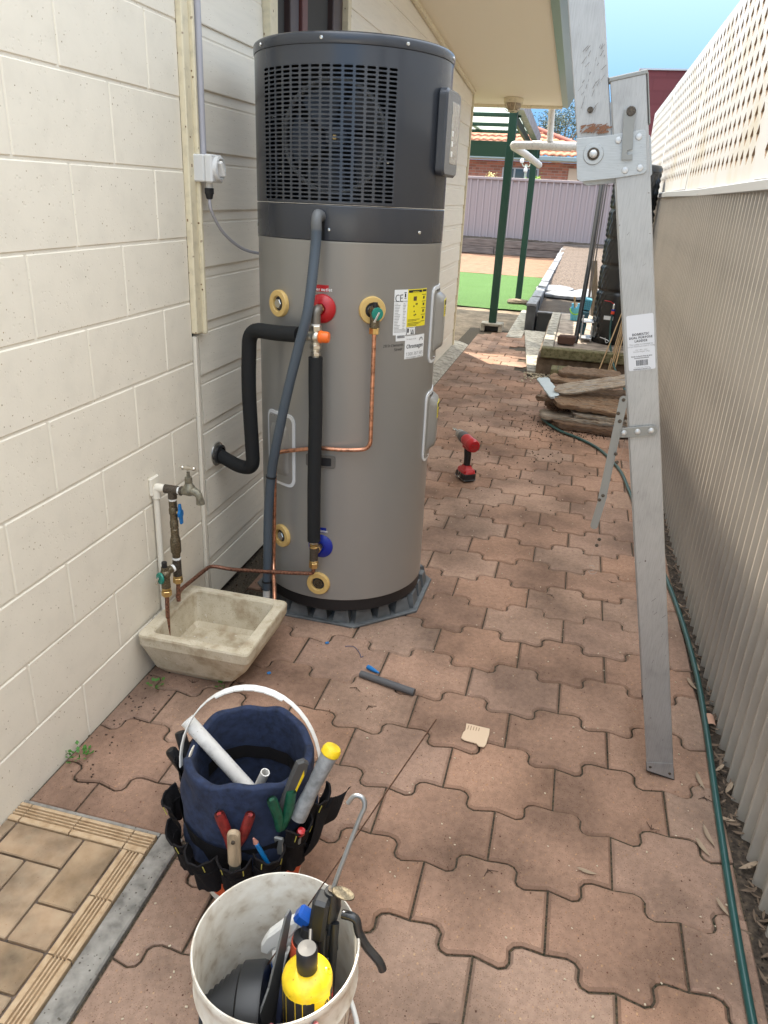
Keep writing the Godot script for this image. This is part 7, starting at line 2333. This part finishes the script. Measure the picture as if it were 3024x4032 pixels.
# ---------------------------------------------------------------- water tank corner
func build_tank_corner() -> void:
	# low slab the tank stands on
	var sb := thing("tank_slab", "low concrete slab with a mossy front edge that carries the black tank", "slab", Vector3(0.2, 0, -8.5))
	put(sb, "lower_course", boxb(Vector3(0.20, 0.085, -8.62), Vector3(0.93, 0.17, 2.55), 0.012), mat(0.20, 0.145, 0.10, 0.95, 0, {tex = X.stain, scale = Vector3.ONE * 2.5}))
	var fr := MB.new()
	fr.box(T(Vector3(0.215, 0.222, -7.345)), Vector3(0.90, 0.098, 0.11), 0.010)
	put(sb, "front_kerb", fr, X.mossy)
	put(sb, "side_kerb", boxb(Vector3(-0.183, 0.222, -8.62), Vector3(0.104, 0.100, 2.43), 0.010), X.paleconcrete)
	put(sb, "paving", boxb(Vector3(0.27, 0.213, -8.66), Vector3(0.79, 0.092, 2.48), 0.004), mat(0.40, 0.33, 0.27, 0.95, 0, {tex = X.stain, scale = Vector3.ONE * 1.4}))
	var kb := MB.new()
	kb.ext(Transform3D(Basis(Vector3.RIGHT, Vector3.BACK, Vector3.DOWN), Vector3(0, 0, 0)), PackedVector2Array([Vector2(-0.345, -7.36), Vector2(-0.255, -7.36), Vector2(-0.255, -9.8), Vector2(-0.55, -9.8)]), -0.028, 0.03, 0.004)
	struct("kerb", kb, X.paleconcrete)
	# mossy block in front
	var bk := thing("mossy_concrete_block", "mossy concrete block lying in front of the tank slab behind the wood", "concrete block", Vector3(0.075, 0, -7.15))
	put(bk, "block", boxb(Vector3(0.075, 0.066, -7.12), Vector3(0.385, 0.13, 0.20), 0.008), X.mossy)
	put(bk, "groove", boxb(Vector3(-0.055, 0.1306, -7.12), Vector3(0.006, 0.003, 0.17)), X.roomdark)
	var br := MB.new()
	br.box(T(Vector3(-0.015, 0.312, -7.60), Basis.from_euler(Vector3(0, -0.12, 0.03))), Vector3(0.165, 0.082, 0.11), 0.012)
	single("brick", br, X.brick, "dark brown brick lying on the tank slab", "brick")
	# tank
	var t := thing("water_tank", "tall slim black ribbed plastic water tank against the fence", "water tank", Vector3(0.417, 0.27, -8.0))
	var tf := T(Vector3(0.417, 0.262, -8.0))
	var m := MB.new()
	m.surf(72, 120, func(u: float, v: float) -> Vector3:
		var a := TAU * u
		var y := 1.57 * v
		var r := 0.205
		# shallow belts round the tank and a net of raised lozenges on its sides
		var band := 0.0
		for q in [0.50, 0.74, 0.98, 1.24]:
			band = maxf(band, exp(-pow((y - q) / 0.013, 2.0)))
		r -= 0.014 * band
		var side := smoothstep(0.5, 0.75, absf(sin(a)))
		r += 0.010 * side * sin(a * 30.0) * sin(y * 64.0) * (1.0 - band)
		r *= smoothstep(0.0, 0.03, v) * 0.10 + 0.90
		return tf * Vector3(r * sin(a), y, r * cos(a)), true)
	put(t, "body", m, X.tank)
	put(t, "base", latheb(tf, [Vector2(0, 0.012), Vector2(0.185, 0.012)], 40), X.tank)
	put(t, "lid", latheb(tf, [Vector2(0.205, 1.565), Vector2(0.212, 1.568), Vector2(0.214, 1.60), Vector2(0.20, 1.625), Vector2(0.12, 1.64), Vector2(0, 1.645)], 40), X.tank)
	var fx := Vector3(0.375, 0.640, -7.80)
	put(t, "label", boxb(Vector3(0.352, 0.522, -7.797), Vector3(0.092, 0.036, 0.004), 0.0, Basis(Vector3.UP, -0.3)), X.paper)
	var tp := thing("tank_tap", "small tap with red lever and orange and blue hose fitting on the black tank", "tap", fx + Vector3(0, -0.08, 0.03))
	put(tp, "spigot", tubeb(bend([fx + Vector3(0.01, 0.02, -0.02), fx + Vector3(0.008, 0.015, 0.03), fx + Vector3(0.008, -0.03, 0.034)], 0.012), 0.011, 12), X.chrome)
	put(tp, "lever", tubeb([fx + Vector3(0.005, 0.02, 0.03), fx + Vector3(-0.03, 0.042, 0.035), fx + Vector3(-0.088, 0.046, 0.035)], 0.004, 8), X.red)
	put(tp, "blue_ring", tubeb([fx + Vector3(0.008, -0.028, 0.034), fx + Vector3(0.007, -0.046, 0.035)], 0.018, 14), X.blue)
	put(tp, "orange_ring", tubeb([fx + Vector3(0.007, -0.046, 0.035), fx + Vector3(0.006, -0.074, 0.036)], 0.0175, 14), mat(0.75, 0.08, 0.03, 0.4))
	var tie := tubeb(smooth_path([Vector3(0.30, 0.335, -7.78), Vector3(0.345, 0.33, -7.73), Vector3(0.385, 0.315, -7.715), Vector3(0.36, 0.300, -7.70), Vector3(0.345, 0.345, -7.71)], 5), 0.004, 6)
	single("hose_tie", tie, X.lightgrey, "pale string tied round the hose at the foot of the tank", "string")
	# black pole and bent strip leaning on the tank
	single("black_pole", tubeb([Vector3(0.072, 0.275, -7.72), Vector3(0.10, 0.95, -8.2), Vector3(0.112, 1.78, -8.75)], 0.023, 10), X.black, "black pole leaning back beside the tank", "pole")
	for q in [[0.145, 1.74, 0.14, "left"], [0.17, 1.76, 0.165, "right"]]:
		var s := tubeb([Vector3(0.16, 0.28, -8.75), Vector3(q[2], 1.0, -8.78), Vector3(q[0], q[1], -8.80)], 0.008, 6)
		single("thin_stake", s, mat(0.16, 0.15, 0.15, 0.6), "thin dark stake behind the black pole, the %s one of the two" % q[3], "stake", "thin stakes behind the pole")
	var lg := thing("weathered_post", "weathered round timber post leaning behind the black pole", "post", Vector3(0.26, 0.2, -10.2))
	put(lg, "log", tubeb([Vector3(0.27, 0.21, -9.9), Vector3(0.232, 0.55, -9.9), Vector3(0.170, 0.905, -9.9)], [0.036, 0.038, 0.040], 14), mat(0.17, 0.14, 0.105, 0.95, 0, {tex = X.stain, scale = Vector3(8, 1, 8)}))
	# perforated steel step and trays beside the tank
	var st := thing("perforated_step", "folded perforated steel step standing between the pole and the tank", "steel step", Vector3(0.17, 0.27, -8.0))
	for q in [[0.30, 0.33], [0.46, 0.45]]:
		put(st, "tread", boxb(Vector3(0.165, q[0], -7.95), Vector3(0.115, 0.012, 0.22), 0.003), X.galv)
	put(st, "leg", boxb(Vector3(0.115, 0.40, -7.84), Vector3(0.014, 0.25, 0.014), 0.002), X.galv)
	put(st, "leg", boxb(Vector3(0.215, 0.35, -7.86), Vector3(0.014, 0.16, 0.014), 0.002), X.galv)
	var cr := thing("plastic_crates", "dark blue green perforated plastic crates stacked beside the black pole", "crate", Vector3(0.13, 0.29, -8.25))
	for k in 3:
		put(cr, "crate", boxb(Vector3(0.118 + 0.012 * k, 0.36 + 0.115 * k, -8.15 - 0.04 * k), Vector3(0.075, 0.105, 0.20), 0.006, Basis(Vector3.BACK, -0.10)), X.crateblue if k < 2 else X.skyblue)
		for i in 3:
			for j in 4:
				put(cr, "hole", boxb(Vector3(0.098 + 0.018 * i + 0.012 * k, 0.33 + 0.02 * j + 0.115 * k, -8.0475 - 0.04 * k), Vector3(0.009, 0.006, 0.006), 0.0), X.black)
	# toy bucket with small spades
	var bc := Vector3(0.036, 0.262, -9.35)
	var tb := thing("toy_bucket", "pale blue toy bucket with lime handle on the far end of the slab", "toy bucket", bc)
	put(tb, "shell", latheb(T(bc), [Vector2(0, 0), Vector2(0.048, 0), Vector2(0.060, 0.135), Vector2(0.064, 0.137), Vector2(0.064, 0.143), Vector2(0.057, 0.142), Vector2(0.047, 0.01), Vector2(0, 0.01)], 28), X.skyblue)
	var hp_ := []
	for k in 13:
		var a := PI * k / 12
		hp_.push_back(bc + Vector3(-cos(a) * 0.063, 0.128 - 0.055 * sin(a), 0.055 + 0.012 * sin(a) - 0.05 * (1 - sin(a))))
	put(tb, "handle", tubeb(hp_, 0.007, 8), X.lime)
	for q in [[-0.042, 0.19, 0.0], [0.028, 0.195, 0.01], [0.05, 0.185, -0.02]]:
		put(tb, "spade_handle", tubeb([bc + Vector3(q[0] * 0.6, 0.06, q[2]), bc + Vector3(q[0], q[1], q[2])], 0.013, 10), mat(0.13, 0.48, 0.72, 0.4))
	put(tb, "brush_handle", tubeb([bc + Vector3(-0.005, 0.08, 0), bc + Vector3(-0.032, 0.265, 0.0)], [0.009, 0.012], 10), X.cane)
	# canes leaning on the tank
	for q in [[Vector3(0.270, 0.0, -7.02), Vector3(0.470, 0.66, -7.62), "leftmost of the thin cane stakes leaning against the tank"], [Vector3(0.375, 0.0, -7.12), Vector3(0.485, 0.66, -7.62), "second cane stake from the left leaning against the tank"], [Vector3(0.385, 0.0, -7.05), Vector3(0.500, 0.68, -7.60), "third cane stake from the left, in the middle of the leaning bunch"], [Vector3(0.405, 0.0, -7.10), Vector3(0.510, 0.66, -7.60), "fourth cane stake from the left leaning against the tank"], [Vector3(0.425, 0.0, -7.02), Vector3(0.520, 0.64, -7.58), "rightmost cane stake of the bunch, nearest the ladder"]]:
		single("cane_stake", tubeb([q[0], q[0].lerp(q[1], 0.5) + Vector3(0.002, 0.003, 0), q[1]], 0.0062, 8), X.cane, q[2], "stake", "cane stakes leaning on the tank")


# ---------------------------------------------------------------- heap of rotten planks
func plank(label: String, a: Vector3, b: Vector3, wide: float, thick: float, roll: float, m: Material, sd: int) -> void:
	var rg := RandomNumberGenerator.new()
	rg.seed = sd
	var fn := FastNoiseLite.new()
	fn.seed = sd
	fn.frequency = 3.0
	var d := (b - a)
	var L := d.length()
	d = d.normalized()
	var s := d.cross(Vector3.UP).normalized().rotated(d, roll)
	var u := s.cross(d).normalized()
	var mb := MB.new()
	var n := 22
	var k := 16
	var rings := []
	for i in n + 1:
		var t := float(i) / n
		var endf := 1.0
		if i == 0 or i == n:
			endf = 0.35
		elif i == 1 or i == n - 1:
			endf = 0.88
		var ring := []
		for j in k:
			var q := TAU * j / k
			var cx := signf(cos(q)) * pow(absf(cos(q)), 0.22)
			var cy := signf(sin(q)) * pow(absf(sin(q)), 0.22)
			var w := wide * 0.5 * endf * (1.0 + 0.22 * fn.get_noise_2d(t * 2.0 + (5.0 if cx > 0 else 0.0), 0.3 * cx))
			var h := thick * 0.5 * (1.0 + 0.5 * fn.get_noise_2d(t * 3.0, 9.0 + cx * 1.5 + (7.0 if cy > 0 else 0.0)))
			var ragged := 0.0
			if i <= 1 or i >= n - 1:
				ragged = fn.get_noise_2d(cx * 2.0, sd + (3.0 if i <= 1 else 8.0)) * 0.045
			ring.push_back(a + d * (L * t + ragged) + s * cx * w + u * (cy * h + 0.006 * fn.get_noise_1d(t * 4.0)))
		rings.push_back(ring)
	var nm := []
	for i in n + 1:
		var row := []
		for j in k:
			var p: Vector3 = rings[mini(i + 1, n)][j] - rings[maxi(i - 1, 0)][j]
			var q: Vector3 = rings[i][(j + 1) % k] - rings[i][(j + k - 1) % k]
			var o := p.cross(q).normalized()
			var cen := a + d * L * float(i) / n
			if o.dot(rings[i][j] - cen) < 0:
				o = -o
			row.push_back(o)
		nm.push_back(row)
	for i in n:
		for j in k:
			var l := (j + 1) % k
			mb.quadn(rings[i][j], rings[i][l], rings[i + 1][l], rings[i + 1][j], nm[i][j], nm[i][l], nm[i + 1][l], nm[i + 1][j])
	for e in [0, n]:
		var cen := Vector3.ZERO
		for p in rings[e]:
			cen += p / k
		for j in k:
			mb.flat(cen, rings[e][j], rings[e][(j + 1) % k], -d if e == 0 else d)
	single("rotten_plank", mb, m, label, "plank", "rotten planks heaped by the fence")


func build_wood_pile() -> void:
	var w: Array = X.oldwood
	var z := -5.72
	plank("bottom plank of the rotten wood heap, split along its side", Vector3(-0.02, 0.030, z + 0.14), Vector3(0.60, 0.030, z + 0.22), 0.17, 0.05, 0.0, w[3], 1)
	plank("long grey plank near the bottom of the heap with a pointed left end", Vector3(-0.13, 0.062, z + 0.06), Vector3(0.62, 0.070, z + 0.14), 0.17, 0.040, 0.02, w[2], 2)
	plank("bottom plank at the back of the heap, under the leaning boards", Vector3(-0.06, 0.035, z - 0.14), Vector3(0.60, 0.035, z - 0.12), 0.18, 0.06, 0.0, w[3], 3)
	plank("weathered plank in the middle of the heap with a cracked edge", Vector3(0.10, 0.105, z + 0.09), Vector3(0.62, 0.100, z + 0.12), 0.15, 0.034, 0.05, w[2], 4)
	plank("crumbling reddish brown plank with rotten left end", Vector3(-0.09, 0.120, z - 0.06), Vector3(0.22, 0.118, z - 0.02), 0.15, 0.06, 0.1, w[3], 5)
	plank("wide tan plank lying tilted across the front of the heap", Vector3(-0.035, 0.195, z + 0.08), Vector3(0.56, 0.165, z + 0.10), 0.17, 0.042, 0.40, w[1], 6)
	plank("short brown stub poking out at the left of the heap", Vector3(-0.165, 0.180, z + 0.05), Vector3(0.05, 0.184, z + 0.02), 0.06, 0.035, 0.1, w[0], 7)
	plank("broken pale blue painted board at the left end of the heap", Vector3(-0.155, 0.285, z - 0.16), Vector3(-0.035, 0.215, z + 0.10), 0.085, 0.016, 0.30, X.bluewood, 8)
	plank("dark brown board under the pale board at the back of the heap", Vector3(0.02, 0.20, z - 0.06), Vector3(0.62, 0.235, z - 0.08), 0.17, 0.05, 0.1, w[0], 9)
	plank("long pale grey board lying on top of the heap, rising to the right", Vector3(-0.045, 0.243, z + 0.05), Vector3(0.62, 0.395, z - 0.04), 0.13, 0.022, 0.42, X.oldwood[2], 10)
	plank("rough brown slab at the back on top of the heap", Vector3(-0.02, 0.335, z - 0.25), Vector3(0.42, 0.345, z - 0.20), 0.17, 0.04, 0.12, w[0], 11)
	plank("reddish splintered board behind the pale blue board", Vector3(-0.10, 0.29, z - 0.20), Vector3(0.20, 0.285, z - 0.10), 0.12, 0.035, 0.2, w[1], 12)
	plank("grey board hidden low behind the heap next to the fence", Vector3(0.10, 0.14, z - 0.14), Vector3(0.62, 0.15, z - 0.16), 0.17, 0.06, 0.0, w[2], 13)
	# crumbled rot and dirt round the heap
	var mul := MultiMesh.new()
	mul.transform_format = MultiMesh.TRANSFORM_3D
	var chip := MB.new()
	chip.box(Transform3D.IDENTITY, Vector3(0.009, 0.004, 0.006), 0.001)
	mul.mesh = to_mesh(chip, Vector3.ZERO, X.mulch)
	mul.instance_count = 900
	for i in 900:
		var p := Vector3(rng.randfn(0.08, 0.17), rng.randf_range(0.0, 0.010), -5.50 + rng.randfn(0, 0.13))
		if i < 220:
			p = Vector3(rng.randfn(0.02, 0.06), rng.randf_range(0.10, 0.16), -5.66 + rng.randfn(0, 0.03))
		elif i < 420:
			p = Vector3(rng.randfn(-0.3, 0.35), 0.004, -5.0 + rng.randfn(0, 0.6))
			p.x = minf(p.x, 0.55)
		p.x = clampf(p.x, -1.0, 0.60)
		mul.set_instance_transform(i, Transform3D(Basis.from_euler(Vector3(rng.randf() * 6, rng.randf() * 6, rng.randf() * 6)) * Basis.from_scale(Vector3.ONE * rng.randf_range(0.3, 1.25)), p))
	var mo := MultiMeshInstance3D.new()
	mo.name = "wood_crumbs"
	mo.multimesh = mul
	mo.set_meta("kind", "stuff")
	tag(mo, "dark rotten wood crumbs scattered round the plank heap", "wood crumbs")
	add_child(mo)


# ---------------------------------------------------------------- weeds, leaves, pebbles, grit
func scatter(called: String, mesh: Mesh, n: int, fn: Callable, label: String, category: String) -> void:
	var mul := MultiMesh.new()
	mul.transform_format = MultiMesh.TRANSFORM_3D
	mul.mesh = mesh
	mul.instance_count = n
	for i in n:
		mul.set_instance_transform(i, fn.call(i))
	var o := MultiMeshInstance3D.new()
	o.name = called
	o.multimesh = mul
	o.set_meta("kind", "stuff")
	tag(o, label, category)
	add_child(o)


func leaf_blade(L: float, w: float, curl: float) -> MB:
	var m := MB.new()
	m.surf(6, 2, func(u: float, v: float) -> Vector3:
		var s := sin(PI * pow(u, 0.8)) * w
		return Vector3((v - 0.5) * s, curl * (u - 0.5) * (u - 0.5) * 4.0 - curl * 0.3 + absf(v - 0.5) * s * 0.35, (u - 0.5) * L))
	return m


func build_small_plants() -> void:
	scatter("leaf_litter", to_mesh(leaf_blade(0.045, 0.010, 0.006), Vector3.ZERO, mat(0.15, 0.105, 0.072, 0.9)), 420, func(i: int) -> Transform3D:
		var z := -rng.randf_range(0.3, 6.8)
		var x := 0.632 + rng.randfn(0, 0.016)
		return Transform3D(Basis.from_euler(Vector3(rng.randf_range(-0.5, 0.5), rng.randf() * 6, rng.randf_range(-0.6, 0.6))) * Basis.from_scale(Vector3.ONE * rng.randf_range(0.35, 1.0)), Vector3(clampf(x, 0.58, 0.655), rng.randf_range(-0.004, 0.012), z)), "dry leaf litter on the soil strip at the foot of the fence", "leaf litter")
	# the larger loose leaves, one by one
	var big := to_mesh(leaf_blade(0.075, 0.016, 0.008), Vector3.ZERO, X.leafdry)
	var k := 0
	for q in [[0.553, -1.905, 0.25], [0.632, -1.90, -0.5], [0.547, -1.69, 0.3], [0.527, -1.645, 0.5], [0.634, -1.615, -1.0], [0.549, -1.464, 0.5], [0.60, -1.77, 1.5], [0.23, -1.478, 1.5], [0.59, -2.41, 0.4], [0.625, -2.53, 0.2], [0.612, -3.0, 0.7], [0.618, -1.98, -0.7]]:
		var o := place(self, "dry_leaf", big, Transform3D(Basis.from_euler(Vector3(0.06, q[2], rng.randf_range(-0.3, 0.3))) * Basis.from_scale(Vector3.ONE * rng.randf_range(0.7, 1.05)), Vector3(q[0], 0.007, q[1])))
		tag(o, "curled dry leaf lying by the foot of the fence", "leaf", "dry leaves by the fence")
		k += 1
	# curled bark
	var bark := MB.new()
	bark.surf(8, 4, func(u: float, v: float) -> Vector3:
		var a := lerpf(-1.2, 1.2, u)
		return Vector3(0.622 + 0.016 * sin(a), 0.006 + 0.016 * cos(a), -2.205 + (v - 0.5) * 0.055))
	single("bark_curl", bark, mat(0.45, 0.26, 0.18, 0.85), "curled pink brown piece of bark between the hose and the fence", "bark")
	var pb := MB.new()
	pb.lathe(Transform3D(Basis.from_scale(Vector3(1, 0.7, 0.85)), Vector3.ZERO), [Vector2(0, -0.012), Vector2(0.009, -0.009), Vector2(0.013, 0), Vector2(0.009, 0.009), Vector2(0, 0.012)], 8, 0, TAU, 80)
	scatter("pebbles", to_mesh(pb, Vector3.ZERO, X.pebble), 130, func(i: int) -> Transform3D:
		return Transform3D(Basis.from_euler(Vector3(rng.randf() * 0.6, rng.randf() * 6, 0)) * Basis.from_scale(Vector3.ONE * rng.randf_range(0.5, 1.1)), Vector3(clampf(rng.randfn(-0.20, 0.09), -0.36, 0.35), 0.006, clampf(-7.22 + rng.randfn(0, 0.13), -7.34, -6.85))), "pale pebbles on the path edge in front of the tank slab", "pebbles")
	var gr := MB.new()
	gr.box(Transform3D.IDENTITY, Vector3(0.005, 0.0025, 0.0035), 0.0008)
	scatter("pale_grit", to_mesh(gr, Vector3.ZERO, X.pebble), 420, func(i: int) -> Transform3D:
		var z := -0.8 - 5.0 * pow(rng.randf(), 1.5)
		return Transform3D(Basis(Vector3.UP, rng.randf() * 6) * Basis.from_scale(Vector3.ONE * rng.randf_range(0.5, 1.3)), Vector3(rng.randf_range(-0.75, 0.6), 0.0028, z)), "pale grit and chips scattered over the pavers", "grit")
	var lt := MB.new()
	for i in 5:
		lt.tube([Vector3(0, 0, 0), Vector3(rng.randfn(0, 0.012), 0.001, rng.randfn(0, 0.012))], 0.0009, 4)
	scatter("twig_litter", to_mesh(lt, Vector3.ZERO, X.mulch), 40, func(i: int) -> Transform3D:
		return Transform3D(Basis(Vector3.UP, rng.randf() * 6), Vector3(rng.randf_range(-1.2, 0.6), 0.003, -rng.randf_range(1.0, 8.5))), "tiny dark twigs and crumbs on the pavers", "twigs")
	var dd := MB.new()
	dd.box(Transform3D.IDENTITY, Vector3(0.009, 0.005, 0.007), 0.001)
	scatter("wall_foot_debris", to_mesh(dd, Vector3.ZERO, X.mulch), 260, func(i: int) -> Transform3D:
		return Transform3D(Basis.from_euler(Vector3(rng.randf(), rng.randf() * 6, rng.randf())) * Basis.from_scale(Vector3.ONE * rng.randf_range(0.2, 0.9)), Vector3(rng.randf_range(-1.23, -1.1), 0.0, -rng.randf_range(1.35, 3.5))), "dark debris along the foot of the house wall", "debris")
	# weeds
	for q in [[Vector3(-1.205, 0.0, -1.47), 30, 0.035, "small leafy weed growing at the foot of the block wall"], [Vector3(-1.165, 0.0, -1.83), 14, 0.024, "tiny bright green weed in the joint near the trough"], [Vector3(-0.955, 0.0, -1.90), 8, 0.018, "tiny weed under the front corner of the trough"]]:
		var t := thing("weed", q[3], "weed", q[0])
		var m := MB.new()
		for i in int(q[1]):
			var a := rng.randf() * TAU
			var r := sqrt(rng.randf()) * float(q[2])
			var b: Vector3 = q[0] + Vector3(cos(a) * r, rng.randf_range(0.004, 0.024), sin(a) * r)
			var dir := Vector3(cos(a), rng.randf_range(0.1, 0.7), sin(a)).normalized()
			var side := dir.cross(Vector3.UP).normalized()
			var L := rng.randf_range(0.010, 0.018)
			var nn := side.cross(dir).normalized()
			if nn.y < 0:
				nn = -nn
			m.quadn(b, b + dir * L * 0.5 + side * L * 0.4, b + dir * L, b + dir * L * 0.5 - side * L * 0.4, nn, nn, nn, nn)
		put(t, "foliage", m, X.leafgreen)
		put(t, "stem", tubeb([q[0], q[0] + Vector3(0.004, 0.016, 0.002)], 0.0015, 5), X.leafgreen)
